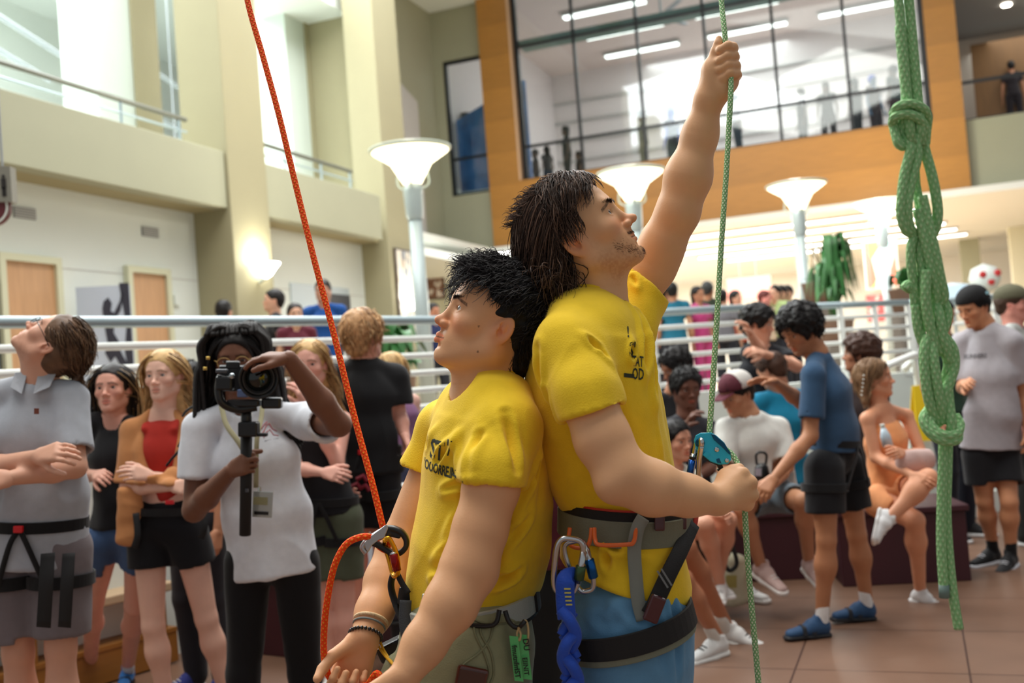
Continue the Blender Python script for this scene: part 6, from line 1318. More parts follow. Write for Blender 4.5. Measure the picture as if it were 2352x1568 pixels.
MB().tube(spline(pl, 10), .0068, 14).build('rope_strand', ORR, rp, smooth=True)
d2 = empty('belay_device', P(885, 1250, 2.13), 'silver and black assisted belay device on the orange rope', 'belay device')
DB = M('brushed_silver', (186, 188, 190), .3, .9)
MB().prism([P(x, y, 2.112) for x, y in ((887, 1204), (892, 1212), (884, 1234), (870, 1240), (855, 1252), (846, 1268), (840, 1262), (836, 1246), (852, 1230))], CF*.004).build('side_plate', DB, d2, bevel=.0015)
MB().prism([P(x, y, 2.145) for x, y in ((885, 1206), (892, 1214), (880, 1238), (860, 1248), (838, 1258), (834, 1244), (850, 1228))], CF*.004).build('side_plate', DB, d2, bevel=.0015)
torus_arc([P(850, 1236, 2.125), P(838, 1248, 2.125), P(834, 1258, 2.125), P(842, 1269, 2.125)], .007).build('rope_guide', DB, d2, smooth=True)
MB().ribbon(spline([P(888, 1212, 2.125), P(905, 1214, 2.122), P(922, 1222, 2.12), P(933, 1238, 2.12), P(932, 1256, 2.12), P(920, 1268, 2.122), P(905, 1271, 2.125), P(888, 1262, 2.128), P(868, 1250, 2.128), P(850, 1243, 2.125)], 6), -CF, .011, .02).build('handle', BLKP, d2, smooth=True)
MB().prism([P(x, y, 2.113) for x, y in ((893, 1208), (912, 1214), (924, 1224), (918, 1238), (900, 1234), (884, 1232))], CF*.016).build('handle_block', BLKP, d2, bevel=.003)
GOLD = M('gold_anodised', (224, 158, 38), .22, .9)
c2 = empty('carabiner', P(900, 1275, 2.13), 'gold carabiner with dark red sleeve under the silver belay device', 'carabiner')
torus_arc([P(884, 1240, 2.1), P(893, 1236, 2.1), P(903, 1252, 2.1), P(911, 1272, 2.1), P(915, 1300, 2.1), P(913, 1318, 2.105), P(906, 1323, 2.115), P(900, 1312, 2.13), P(892, 1280, 2.14), P(884, 1255, 2.14), P(884, 1240, 2.12)], .0048).build('frame', GOLD, c2, smooth=True)
MB().tube([P(904, 1272, 2.098), P(912, 1310, 2.098)], [.0088, .0088], 16).build('gate_sleeve', M('dark_red_sleeve', (140, 26, 28), .2, .7), c2, smooth=True)
MB().tube([P(903, 1268, 2.098), P(904, 1273, 2.098)], .0075, 12).build('gate_ring', STEEL, c2, smooth=True)
# ------------------------------------------------------------------ the crowd
def pj(d, **k): return {a: P(v[0], v[1], d+(v[2] if len(v) > 2 else 0)) for a, v in k.items()}
def stand(label, x, y, d, floor=0.0, yaw=0.0, J={}, **kw):
    hd = P(x, y, d); H = (hd[2]-floor)/.932; base = np.array([hd[0], hd[1], floor]); J = dict(J); J.setdefault('head', hd)
    return person(label, base, H, yaw, J, **kw)
def seated(label, d, H, J, yaw=0.0, **kw):
    JJ = pj(d, **J); b = JJ['pelv']; return person(label, (b[0], b[1], 0), H, yaw, JJ, **kw)
def strap(root, nm, pts, nrmv, w_, th, mat): return MB().ribbon(spline(pts, 6), nrmv, w_, th).build(nm, mat, root, smooth=True)
def hbelt(root, K, z=.0, col=(24, 24, 26), buckle=True, drop=.0, w_=.04):
    """sit harness: waist belt, leg loops, risers"""
    s = K['s']; hx = nrm(K['hipR']-K['hipL']); up = nrm(K['waist']-K['pelv']); c = K['pelv']+up*(.03+z)*s; m = cloth(col)
    r = root; p, n = band(c, hx, up, .172*s, .128*s); MB().ribbon(p, n, w_*s, .008).build('harness_belt', m, r)
    fr = nrm(np.cross(up, hx)); fr = fr if np.dot(fr, -CF) > 0 else -fr
    for q in 'RL':
        hp, kn = K['hip'+q], K['kn'+q]; a = nrm(kn-hp); cc_ = hp+a*.1*s; x_ = nrm(hx-a*np.dot(hx, a)); p, n = band(cc_, x_, a, .108*s, .118*s); MB().ribbon(p, n, .045*s, .008).build('leg_loop', m, r)
        strap(r, 'riser_strap', [c+fr*.13*s, c+fr*.138*s+(hp-c)*.35-up*.02, cc_+fr*.12*s], fr, .02, .005, m)
    if buckle: MB().box(c+fr*.137*s, hx*.016, up*.012, fr*.008).build('red_buckle', M('red_plastic', (214, 28, 36), .35), r, bevel=.003)
def glasses(root, c, R, s, col=(20, 20, 22), th=.0012):
    q = lambda x, y, z: c+R@(np.array([x, y, z])*s); m = M('glasses_%d' % col[0], col, .3); g = empty('glasses', q(0, .1, 0), None, None); g.parent = root; g.location = tuple(q(0, .1, 0)-worldloc(root)); g.name = 'glasses'
    for x in (-1, 1):
        t = np.linspace(0, 2*math.pi, 24, endpoint=False); pts = [q(.034*x+.024*math.cos(a), .103, -.002+.019*math.sin(a)) for a in t]; MB().tube(pts, th, 6, closed=True).build('rim', m, g, smooth=True)
        MB().tube([q(.058*x, .102, .004), q(.079*x, .05, .003), q(.082*x, -.01, -.004)], th*1.3, 6).build('temple', m, g, smooth=True)
    MB().tube([q(-.01, .104, .002), q(.01, .104, .002)], th, 6).build('bridge', m, g)
def cap_hat(r, K, crown, brim, back=False, fwd=1):
    c, R, s = K['head'], K['R'], K['hs']; q = lambda x, y, z: c+R@(np.array([x, y, z])*s); S = Sdf(); S.ell(q(0, -.012, .055), np.array([.092, .115, .088])*s, R, .01); S.cut(q(0, 0, .035), R@np.array([0, .12, -1]), .004)
    V, Q = S.mesh(.006); V2 = (V-c)@R/s; col = np.where((V2[:, 1] > .02)[:, None] if not back else (V2[:, 1] > .015)[:, None], lin(brim), lin(crown)); mesh('cap', V, Q, M('cap_cloth', crown, .85, vc=True, bump=.3, bs=400), r, True, col=col)
    y = 1*fwd; S = Sdf(); S.ecap(q(0, .07*y, .036), q(0, .15*y, .02), (.075*s, .008*s), (.05*s, .005*s), R[:, 0], .01); V, Q = S.mesh(.005); mesh('cap_brim', V, Q, cloth(brim), r)
BRN = (102, 76, 56); BLK = [(20, 17, 17), (14, 12, 12), (28, 23, 22)]; BLD = [(206, 168, 112), (176, 136, 86), (222, 190, 138), (150, 112, 72)]
# 1 man in grey polo looking straight up
def polo_extra(r, K):
    hbelt(r, K, z=.02, buckle=True); R = K['R']; c = K['head']; s = K['hs']; glasses(r, c, R, s)
    for (x0, w_) in ((104, .05), (152, .045)): strap(r, 'hanging_strap', [P(x0+6, 1270, 3.58), P(x0+2, 1340, 3.55), P(x0-4, 1440, 3.56)], -CF, w_, .005, BLKW)
    q = lambda x, y, z: c+R@(np.array([x, y, z])*s); sp = cloth((178, 182, 190))
    nk = K['neck']
    for a in (-1, 1): MB().prism([nk+CU*.045+CR*.02*a-CF*.05, nk+CU*.04+CR*.075*a-CF*.03, nk-CU*.01+CR*.07*a-CF*.075, nk-CU*.035+CR*.02*a-CF*.095], -CF*.006).build('collar', sp, r, bevel=.002)
    MB().box(P(84, 944, 3.585), CR*.008, CU*.01, CF*.002).build('chest_emblem', M('emblem_brown', (122, 66, 52), .7), r)
    strap(r, 'ponytail', [q(0, -.1, .03), q(0, -.14, .01), q(0, -.15, -.05), q(0, -.12, -.1)], R[:, 1], .03, .02, M('hair_brown_tail', (98, 74, 56), .5))
jj = pj(3.8, neck=(92, 880), shL=(160, 918), elL=(172, 1072, -.1), wrL=(20, 1098, -.28), shR=(-22, 918), elR=(-50, 1085, -.12), wrR=(88, 1048, -.24), pelv=(85, 1232), hipL=(140, 1262), hipR=(30, 1262), knL=(140, 1488, -.02), knR=(42, 1500), chest=(75, 1000), waist=(85, 1140))
jj['anL'] = P(140, 1740, 3.75); jj['anR'] = P(60, 1750, 3.8)
stand('man in pale grey polo and grey shorts at left edge, head thrown back, arms crossed', 124, 792, 3.8, J=jj, face=cd(-.52, .85, .05), fup=cd(.8, .5, -.2), tone=(222, 168, 142), hair=dict(kind='back', col=[BRN, (80, 58, 44), (124, 96, 72)], length=.09, n=900), top=('polo', (172, 177, 186), dict(sleeve=.78, hem=.1, name='polo_shirt', loose=.018)), bottom=('shorts', (122, 114, 118), dict(len=.86, loose=.03)),
      shoes=('white', ((60, 60, 64), (230, 230, 230), (30, 30, 30))), lod=2, hh=.0035, h=.009, stub=.4, stubc=(.35, .25, .2), extra=polo_extra, gaze=(0, 1, .2))
# 2 dark-haired woman
stand('woman with long dark hair fading blonde, black top, denim shorts, beside the polo shirt', 260, 893, 4.85, J=dict(pj(4.85, wrR=(222, 1090, -.12), elR=(196, 1090, .05), shR=(222, 968, 0), knL=(310, 1390, .1), anL=(292, 1512, .68), knR=(215, 1380, .2), anR=(205, 1500, .75))), yaw=-.1, face=cd(-.02, .12, 1), tone=(224, 166, 146), fem=1, hair=dict(kind='long', col=[(34, 28, 28), (26, 22, 22), (44, 36, 34), (150, 122, 84)], length=.46, part=1.8, n=700),
      top=('tee', (24, 24, 28), dict(sleeve=.35, hem=-.02, loose=.006)), bottom=('shorts', (66, 92, 132), dict(len=.4)), shoes=('climb', ((44, 110, 180), (20, 20, 24), (20, 20, 24)), (200, 210, 220)), lod=2, hh=.0038, lips=(.8, .42, .42))
# 3 blonde in red top with rust jacket
def jacket_open(S, K):
    fr = nrm(-CF); c = K['chest']; S.ell(c+fr*.13+CR*.0+CU*.06, (.078, .16, .2), None, .02, 's')
def jacket(r, K):
    s = K['s']; S = Sdf(); up = nrm(K['neck']-K['chest'])
    S.ecap(K['chest']+up*.07, K['chest'], (.1*s, .088*s), (.125*s, .1*s), CR, .03); S.ecap(K['chest'], K['waist']-up*.0, (.125*s, .1*s), (.11*s, .09*s), CR, .03)
    for a in (-1, 1): S.cap(K['chest']+up*.1+CR*.07*a*s-CF*.07*s, K['neck']+CR*.075*a*s-up*.01, .012, .012, .02)
    V, Q = S.mesh(.008, folds(.003, 12)); mesh('tank_top', V, Q, cloth((182, 48, 38)), r)
    S = Sdf(); S.ecap(P(300, 1130, 4.62), P(292, 1245, 4.6), (.055, .025), (.05, .018), CR, .03); V, Q = S.mesh(.008, folds(.010, 11, cd(1, .2), .35, 4.0)); mesh('jacket_tail', V, Q, cloth((196, 134, 84)), r)
    MB().box(P(390, 1153, 4.47), CR*.018, CU*.009, CF*.01).build('red_buckle', M('red_plastic', (214, 28, 36), .35), r, bevel=.004)
    p, n = band(K['pelv']+CU*.075, CR, CU, .165, .13); MB().ribbon(p, n, .035, .008).build('harness_belt', BLKW, r)
    for x, y in ((312, 1228), (466, 1205)): strap(r, 'harness_strap', [P(x, y-50, 4.55), P(x+4, y, 4.53), P(x-4, y+30, 4.54)], -CF, .03, .006, BLKW)
stand('woman with long straight blonde hair, red top, rust jacket and black shorts, arms crossed', 378, 862, 4.72, J=pj(4.72, neck=(376, 948), shR=(308, 990), elR=(292, 1118, -.05), wrR=(400, 1118, -.25), shL=(440, 990), elL=(455, 1112, -.05), wrL=(345, 1092, -.22), pelv=(385, 1205), hipR=(342, 1225), hipL=(430, 1222), knR=(352, 1437, -.03), knL=(474, 1420, .03), anR=(386, 1650), anL=(525, 1632, .1)),
      face=cd(-.16, .03, 1), tone=(238, 190, 168), fem=1, hair=dict(kind='long', col=BLD, length=.45, rad=.0022, n=1000, wig=.06, part=2.2), top=('tee', (196, 134, 84), dict(sleeve=1.95, hem=-.22, loose=.017, fold=.011, name='jacket', keep=jacket_open)), bottom=('shorts', (22, 22, 26), dict(len=.36, loose=.02)), shoes=('climb', ((60, 64, 70), (20, 20, 24), (20, 20, 24))), lod=2, hh=.0034, h=.009, extra=jacket, iris=IRISL, brow=(150, 110, 76), lips=(.8, .42, .4))
# 4 half hidden, peach top
stand('half hidden person with short dark hair and peach top, between blonde woman and videographer', 432, 885, 5.3, yaw=-.6, face=cd(-.8, .05, .3), tone=(206, 146, 112), hair=dict(kind='short', col=BLK), top=('tee', (230, 164, 134), {}), bottom=('pants', (40, 40, 46)), shoes=('white', ((60, 70, 150), (230, 230, 230), (240, 240, 240))), lod=1)
# 5 videographer
def video_extra(r, K):
    c, R, s = K['head'], K['R'], K['hs']; mb = MB(); rg = random.Random(5); q = lambda x, y, z: c+R@(np.array([x, y, z])*s)
    for i in range(64):
        a = -1 if i % 2 else 1; t = rg.random(); y = .055-.15*t; out = .088+.03*rg.random()+.02*(1-t); L = .12+.13*rg.random()+.04*(a < 0); e = .02*rg.uniform(-1, 1)
        pts = [q(.012*a, y*.6+.01, .118), q(.055*a, y, .118+.01*rg.random()), q((out-.006)*a, y-.005, .07), q(out*a, y-.012, .0), q((out+.012+e)*a, y-.02, -.06), q((out+.02+e*1.5)*a, y-.01+e, -.06-L)]
        mb.tube(spline(pts, 5), .0078+.002*rg.random(), 7)
    for i in range(14): x = .012*(i-6.5); mb.tube(spline([q(x, -.02, .128), q(x*1.1, .035, .124+.006*rg.random()), q(x*1.2+.01*rg.uniform(-1, 1), .068, .1)], 5), .0085, 7)
    mb.build('locs', M('loc_hair', (30, 26, 26), .7, var=.4, vs=60, bump=.5, bs=200), r, smooth=True)
    glasses(r, c, R, s, (196, 160, 90), .0014)
    for (x, y, w_) in ((478, 822, .006), (471, 846, .006)): MB().tube([P(x, y-w_*600, 3.82), P(x, y+w_*600, 3.82)], .007, 10).build('gold_bead', M('gold_bead', (226, 190, 100), .3, .8), r, smooth=True)
    LY = M('lanyard_tan', (170, 164, 130), .8)
    strap(r, 'lanyard', [P(508, 930, 3.9), P(520, 975, 3.84), P(548, 1015, 3.8), P(575, 1060, 3.79)], -CF, .02, .003, LY); strap(r, 'lanyard', [P(604, 915, 3.9), P(600, 960, 3.85), P(590, 1010, 3.8), P(588, 1120, 3.79)], -CF, .018, .003, LY)
    MB().box(P(603, 1158, 3.775), cd(1, -.05)*.036, cd(.05, 1)*.047, CF*.002).build('badge', M('badge_clear', (186, 192, 190), .15, .3), r, bevel=.003); MB().box(P(598, 1150, 3.772), cd(1, -.05)*.026, cd(.05, 1)*.014, CF*.001).build('badge_card', M('badge_print', (160, 158, 120), .5), r)
    MB().box(P(600, 1178, 3.772), cd(1, -.05)*.026, cd(.05, 1)*.006, CF*.001).build('badge_stripe', BLKP, r); MB().tube([P(596, 1118, 3.78), P(596, 1132, 3.78)], .006, 8).build('badge_clip', STEEL, r)
    LO = M('shirt_logo_pink', (214, 110, 120), .8)
    for pl in ([(598, 1000), (606, 990), (612, 976), (618, 972), (626, 985), (636, 990)], [(606, 1004), (612, 992), (620, 986), (628, 998), (640, 1000)], [(600, 985), (606, 975), (614, 968)]): MB().tube([onsurf(KB, *q, .002) for q in pl], .0016, 6).build('shirt_logo', LO, r, smooth=True)
    MB().tube([onsurf(KB, 608, 1012, .002), onsurf(KB, 640, 1006, .002)], .0009, 6).build('shirt_logo_line', M('logo_grey', (130, 130, 140), .8), r)
    for (a, b, w_) in (((716, 900), (735, 940), .02), ((735, 893), (756, 925), .012)): pass
def video_extra_wrap(r, K):
    global KB
    KB = bvh([o for o in r.children if o.name.startswith('shirt')][0]); video_extra(r, K)
DK = (124, 82, 62)
vj = pj(4.0, neck=(560, 928), shR=(462, 985), elR=(446, 1172, -.05), wrR=(532, 1080, -.27), shL=(706, 965), elL=(778, 975, -.28), wrL=(664, 822, -.44), chest=(585, 1060), waist=(612, 1180), pelv=(625, 1275), hipR=(570, 1290), hipL=(680, 1290), knR=(560, 1545), knL=(700, 1545, .05))
vj['anR'] = P(575, 1790, 4.0); vj['anL'] = P(720, 1790, 4.05)
stand('videographer with long black locs, white tee and black trousers, holding the camera', 545, 822, 4.0, J=vj, face=cd(.1, -.12, 1), tone=DK, hair=dict(kind='locs', col=[(26, 23, 23), (18, 16, 17)], length=.38, n=140), top=('tee', (226, 230, 238), dict(sleeve=.62, hem=.07, loose=.017, fold=.008)), bottom=('pants', (20, 20, 23), dict(loose=.01)), shoes=('white', ((30, 30, 32), (220, 220, 220), (30, 30, 30))),
      arm=1.15, hands=(dict(d=cd(.6, .3, .5), n=cd(.55, -.1, -.8), curl=1.2, tc=.7, thumb=.3), dict(d=cd(-1, .05, -.15), n=cd(-.05, -1, -.25), curl=(.3, .35, .4, .5), spread=.5, tc=.2)), lod=2, hh=.0035, h=.0085, build=.98, lips=(.6, .36, .34), brow=(20, 16, 16), extra=video_extra_wrap)
cr = empty('video_camera', P(560, 1180, 3.7), 'black camera with large lens on a handheld gimbal held by the man in white tee', 'camera'); K_ = M('camera_black', (18, 19, 21), .35); K2 = M('camera_grey', (70, 72, 78), .3)
dc = 3.62; ax = cd(.28, -.04, 1)
MB().box(P(545, 868, dc+.08), cd(1, -.02, -.28)*.062, cd(0, 1)*.045, ax*.03).build('camera_body', K_, cr, bevel=.006); MB().box(P(535, 838, dc+.07), cd(1, 0, -.28)*.024, cd(0, 1)*.014, ax*.025).build('viewfinder', K_, cr, bevel=.005)
ln = empty('lens', P(600, 865, dc), None); ln.parent = cr; ln.location = tuple(P(600, 865, dc)-worldloc(cr)); lc = P(592, 866, dc+.05)
MB().lathe(lc, [(.045, -.03), (.048, .0), (.052, .03), (.055, .04), (.06, .075), (.068, .08), (.068, .1), (.062, .1), (.055, .08), (.045, .06), (.03, .055), (0, .055)], ax, 40).build('barrel', K_, ln, smooth=True)
MB().lathe(lc, [(.0485, .003), (.0525, .006), (.0525, .022), (.0505, .025)], ax, 40).build('zoom_ring', M('rubber', (34, 34, 36), .8), ln, smooth=True)
MB().lathe(lc, [(0, .074), (.02, .072), (.04, .066), (.044, .062)], ax, 32).build('front_glass', M('lens_glass', (10, 22, 20), .03, .6, coat=1), ln, smooth=True)
MB().lathe(lc, [(.044, .0605), (.05, .075), (.054, .083), (.0545, .079), (.05, .07)], ax, 36).build('inner_ring', M('lens_ring', (60, 60, 62), .4), ln, smooth=True)
MB().box(P(517, 880, dc+.0), CR*.03, CU*.025, CF*.02).build('gimbal_motor', K_, cr, bevel=.008); MB().box(P(510, 852, dc-.01), CR*.02, CU*.007, CF*.012).build('plate_knob', K2, cr, bevel=.004)
torus_arc([P(508, 862, dc), P(502, 890, dc), P(510, 925, dc), P(545, 940, dc+.02), P(590, 935, dc+.03)], .014).build('gimbal_arm', K_, cr, smooth=True)
MB().lathe(P(533, 863, dc-.02), [(0, .01), (.009, .009), (.01, 0)], -CF, 16).build('dial', M('dial_silver', (180, 190, 196), .25, .8), cr, smooth=True)
MB().box(P(562, 925, dc+.04), CR*.055, CU*.012, CF*.03).build('camera_plate', K_, cr, bevel=.004); MB().box(P(558, 903, dc-.0), CR*.018, CU*.014, CF*.012).build('quick_release', M('quick_release_blue', (96, 112, 150), .3, .4), cr, bevel=.004)
MB().box(P(625, 925, dc+.05), CR*.035, CU*.02, CF*.02).build('focus_motor', K_, cr, bevel=.008)
MB().tube([P(566, 930, dc+.05), P(566, 1000, dc+.06)], .019, 18).build('stem', K_, cr, smooth=True); MB().box(P(572, 985, dc+.04), CR*.034, CU*.026, CF*.025).build('control_block', K_, cr, bevel=.006); MB().box(P(600, 998, dc+.04), cd(1, .0)*.022, CU*.006, CF*.012).build('trigger_arm', K_, cr, bevel=.003)
MB().tube([P(566, 1000, dc+.07), P(565, 1110, dc+.09), P(563, 1228, dc+.11)], .0205, 20).build('handle', M('grip_rubber', (22, 22, 23), .7), cr, smooth=True)
MB().box(P(567, 1126, dc+.06), CR*.005, CU*.006, CF*.004).build('button', K2, cr)
# tattoos are flat ink on skin: left out of the mesh, the forearm keeps one tone
# 6 blonde behind
stand('blonde woman half hidden behind the videographer, hand at mouth, black top and olive shorts', 712, 836, 5.0, J=pj(5.0, neck=(718, 925), shL=(790, 965), elL=(775, 1065, -.1), wrL=(708, 930, -.2), shR=(660, 965), elR=(680, 1075, -.1), wrR=(745, 1085, -.22), pelv=(745, 1170), hipL=(785, 1190), hipR=(715, 1190), knL=(790, 1370), knR=(740, 1375), anL=(800, 1545), anR=(760, 1550)), face=cd(-.05, -.02, 1), tone=(236, 178, 160), fem=1,
      hair=dict(kind='long', col=BLD, length=.26, rad=.0024, n=700, part=2.0), top=('tank', (26, 26, 30), dict(hem=.02, loose=.01)), bottom=('shorts', (82, 88, 70), dict(len=.75, loose=.03)), shoes=('white',), lod=2, hh=.0036, brow=(120, 90, 66), extra=lambda r, K: hbelt(r, K, z=.02, buckle=False))
# 7 blond boy
def red_print(r, K):
    hbelt(r, K, z=.04)
    mb = MB()
    for a, b in ((820, 1100), (806, 1118), (826, 1122)): mb.tube([P(a, b, 5.12), P(a+14, b-8, 5.11), P(a+22, b+4, 5.12)], .012, 6)
    mb.build('red_print', M('red_print', (130, 24, 44), .7), r)
stand('youth with tousled strawberry blond hair seen from behind, black tee and black shorts', 835, 768, 5.35, J=pj(5.35, shR=(905, 870, .05), elR=(915, 955, .05), wrR=(930, 1000, -.02), shL=(780, 870), elL=(770, 980), wrL=(790, 1080, -.1), neck=(835, 830), pelv=(840, 1065), hipL=(815, 1085), hipR=(870, 1085), knL=(820, 1240), knR=(880, 1240), anL=(815, 1400), anR=(890, 1400)), yaw=2.2, face=cd(.62, .02, -.75), tone=(232, 170, 150),
      hair=dict(kind='shag', col=[(196, 152, 108), (168, 124, 84), (214, 176, 130)], length=.1, rad=.0022, n=900), top=('tee', (24, 25, 28), dict(sleeve=.7, hem=.04, loose=.028)), bottom=('shorts', (22, 22, 26), dict(len=.78, loose=.035)), shoes=('climb', ((50, 50, 60), (20, 20, 20), (20, 20, 20))), lod=1, hh=.0045, extra=red_print)
# 8 purple tank
stand('woman in purple tank top with long blonde hair, standing by the white railing', 893, 855, 6.2, J=pj(6.2, shR=(950, 920, 0), elR=(960, 995), wrR=(945, 1075), shL=(875, 920, .15), neck=(908, 900), pelv=(925, 1060), hipR=(945, 1070), hipL=(900, 1070)), yaw=-2.1, face=cd(-.7, -.05, -.25), tone=(230, 184, 168), fem=1, hair=dict(kind='long', col=BLD, length=.3, n=420, part=.4, rad=.003), top=('tank', (148, 108, 146), dict(hem=-.02, loose=.008)), bottom=('pants', (84, 92, 124), dict(loose=.008)), shoes=('white',), lod=1, hh=.0055)
# 9 seated in white
seated('seated dark-haired person in white top, hidden behind the shorter climber\'s arm', 5.75, 1.6, dict(head=(985, 1048), neck=(975, 1110), shR=(930, 1135), shL=(1020, 1135), elR=(915, 1215), wrR=(960, 1240, -.1), elL=(1030, 1215), wrL=(990, 1240, -.1), pelv=(970, 1290), hipR=(945, 1300), hipL=(1000, 1300), knR=(920, 1300, -.35), knL=(1010, 1300, -.35), anR=(925, 1440, -.35), anL=(1010, 1440, -.35)), face=cd(.3, -.2, .9), tone=(168, 112, 84), fem=1, hair=dict(kind='long', col=BLK, length=.16, n=300), top=('tee', (236, 236, 234), dict(loose=.02)), bottom=('pants', (40, 40, 46)), lod=1, hh=.006, shoes=('white',))
# 10 behind the climbers
stand('person in maroon shirt and black trousers standing behind the two climbers', 1258, 792, 3.3, yaw=.2, tone=(210, 160, 130), hair=dict(kind='short', col=BLK), top=('tee', (78, 26, 40), {}), bottom=('pants', (18, 18, 20)), shoes=('white', ((30, 30, 32), (220, 220, 220), (30, 30, 30))), lod=1)
# 13-18 seated group at right
seated('seated person in black top, thick dark hair, bowed left beside the tall man\'s chest', 7.0, 1.65, dict(head=(1552, 842), neck=(1548, 900), shR=(1500, 930), shL=(1585, 925), elR=(1490, 1010), wrR=(1530, 1040, -.2), elL=(1600, 1000), wrL=(1560, 1020, -.2), pelv=(1545, 1110), hipR=(1525, 1120), hipL=(1570, 1120), knR=(1515, 1125, -.4), knL=(1580, 1125, -.4), anR=(1515, 1270, -.4), anL=(1580, 1270, -.4)), face=cd(-.75, -.4, .3), tone=(180, 122, 90), hair=dict(kind='curly', col=BLK, th=.02, n=200), top=('tee', (26, 26, 30)), bottom=('pants', (30, 30, 34)), lod=1, hh=.006, shoes=('white',))
seated('smiling dark-skinned man with short afro, hand at his chin, dark tee', 6.5, 1.75, dict(head=(1576, 892), neck=(1578, 955), shR=(1535, 985), shL=(1625, 985), elR=(1530, 1060), wrR=(1578, 975, -.2), elL=(1640, 1070), wrL=(1600, 1095, -.25), pelv=(1585, 1170), hipR=(1565, 1180), hipL=(1605, 1180), knR=(1560, 1175, -.4), knL=(1620, 1175, -.4), anR=(1560, 1330, -.4), anL=(1620, 1330, -.4)), face=cd(.2, -.08, 1), tone=(104, 64, 48), hair=dict(kind='afro', col=BLK, th=.02, n=500), top=('tee', (44, 44, 50)), bottom=('pants', (30, 30, 34)), lod=1, hh=.0045, brow=(16, 12, 12), lips=(.5, .26, .26), shoes=('white',))
seated('smiling woman with tied dark hair and pale top sitting beside the turquoise device', 5.9, 1.62, dict(head=(1552, 1012), neck=(1545, 1072), shR=(1505, 1095), shL=(1590, 1100), elR=(1500, 1170), wrR=(1590, 1195, -.3), elL=(1600, 1170), wrL=(1665, 1185, -.4), pelv=(1540, 1235), hipR=(1530, 1245), hipL=(1570, 1240), knR=(1620, 1205, -.4), knL=(1672, 1195, -.3), anR=(1655, 1345, -.25), anL=(1648, 1335, -.1)), face=cd(.55, .02, .8), tone=(214, 156, 128), fem=1, hair=dict(kind='short', col=BLK, n=200), top=('tee', (214, 216, 204)), bottom=('shorts', (26, 26, 30), dict(len=.5)), lod=2, hh=.0045, shoes=('white',))
seated('man in maroon and white trucker cap and white tee sitting on a box, looking left', 6.15, 1.75, dict(head=(1692, 905), neck=(1722, 955), shR=(1672, 985), shL=(1785, 985, .05), elR=(1662, 1080, -.1), wrR=(1725, 1110, -.35), elL=(1808, 1070, -.05), wrL=(1770, 1120, -.35), pelv=(1762, 1135, .05), hipR=(1740, 1145), hipL=(1790, 1140), knR=(1705, 1165, -.4), knL=(1845, 1150, -.35), anR=(1748, 1300, -.25), anL=(1858, 1290, -.1)), face=cd(-.75, -.35, .45), tone=(196, 142, 108), hair=dict(kind='short', col=BLK, n=150), top=('tee', (220, 220, 214), dict(loose=.024, sleeve=.85)), bottom=('shorts', (120, 136, 148), dict(len=.7)), lod=1, hh=.0045,
       shoes=('white', ((206, 178, 172), (236, 232, 228), (240, 240, 240)), None, dict(R=cd(.5, -.3, .8), L=cd(.2, -.3, .9))),
       extra=lambda r, K: cap_hat(r, K, (216, 212, 206), (92, 34, 48), back=True))
seated('person in bright teal shirt sitting with back turned, behind the man in the trucker cap', 7.1, 1.7, dict(head=(1772, 850), neck=(1795, 900), shR=(1830, 915), shL=(1745, 925), elR=(1850, 1000), wrR=(1830, 1050), elL=(1735, 1010), wrL=(1750, 1060), pelv=(1800, 1100), hipR=(1825, 1110), hipL=(1780, 1110), knR=(1830, 1110, .4), knL=(1780, 1110, .4), anR=(1830, 1240, .4), anL=(1780, 1240, .4)), face=cd(-.5, -.4, -.6), tone=(206, 150, 120), hair=dict(kind='short', col=[(70, 46, 34), (50, 34, 28)], n=200), top=('tee', (26, 132, 170), dict(loose=.02)), bottom=('pants', (40, 40, 46)), lod=1, hh=.006, shoes=('white',))
stand('curly-haired youth in black tee with raised hands, standing by the railing end', 1742, 742, 7.4, J=pj(7.4, wrR=(1722, 764, -.25), elR=(1752, 815, -.15), shR=(1722, 810), wrL=(1752, 812, -.4), elL=(1830, 842, -.2), shL=(1800, 820)), yaw=.5, face=cd(.7, -.1, .4), tone=(222, 166, 138), hair=dict(kind='curly', col=BLK, n=260), top=('tee', (28, 30, 36)), bottom=('pants', (36, 40, 80)), lod=1, hh=.0055, shoes=('white',))
# legs stretched out from behind the tall man
seated('seated person hidden behind the tall man, only tanned legs in white and black sneakers showing', 5.1, 1.75, dict(head=(1440, 1000), neck=(1440, 1080), shR=(1395, 1110), shL=(1490, 1110), elR=(1390, 1210), wrR=(1430, 1260, -.1), elL=(1495, 1200), wrL=(1480, 1260, -.1), pelv=(1450, 1290), hipR=(1430, 1310), hipL=(1480, 1300), knR=(1568, 1330, -.0), knL=(1575, 1255, .1), anR=(1650, 1452, .1), anL=(1668, 1408, .35)), face=cd(.5, 0, .8), tone=(176, 116, 84), hair=dict(kind='short', col=BLK, n=0), top=('tee', (50, 50, 56)), bottom=('shorts', (30, 30, 34)), lod=1, hh=.008,
       shoes=('white', ((222, 222, 220), (238, 238, 234), (24, 24, 26)), (214, 210, 202), dict(R=cd(-.85, -.1, .5), L=cd(.9, -.12, .4))))
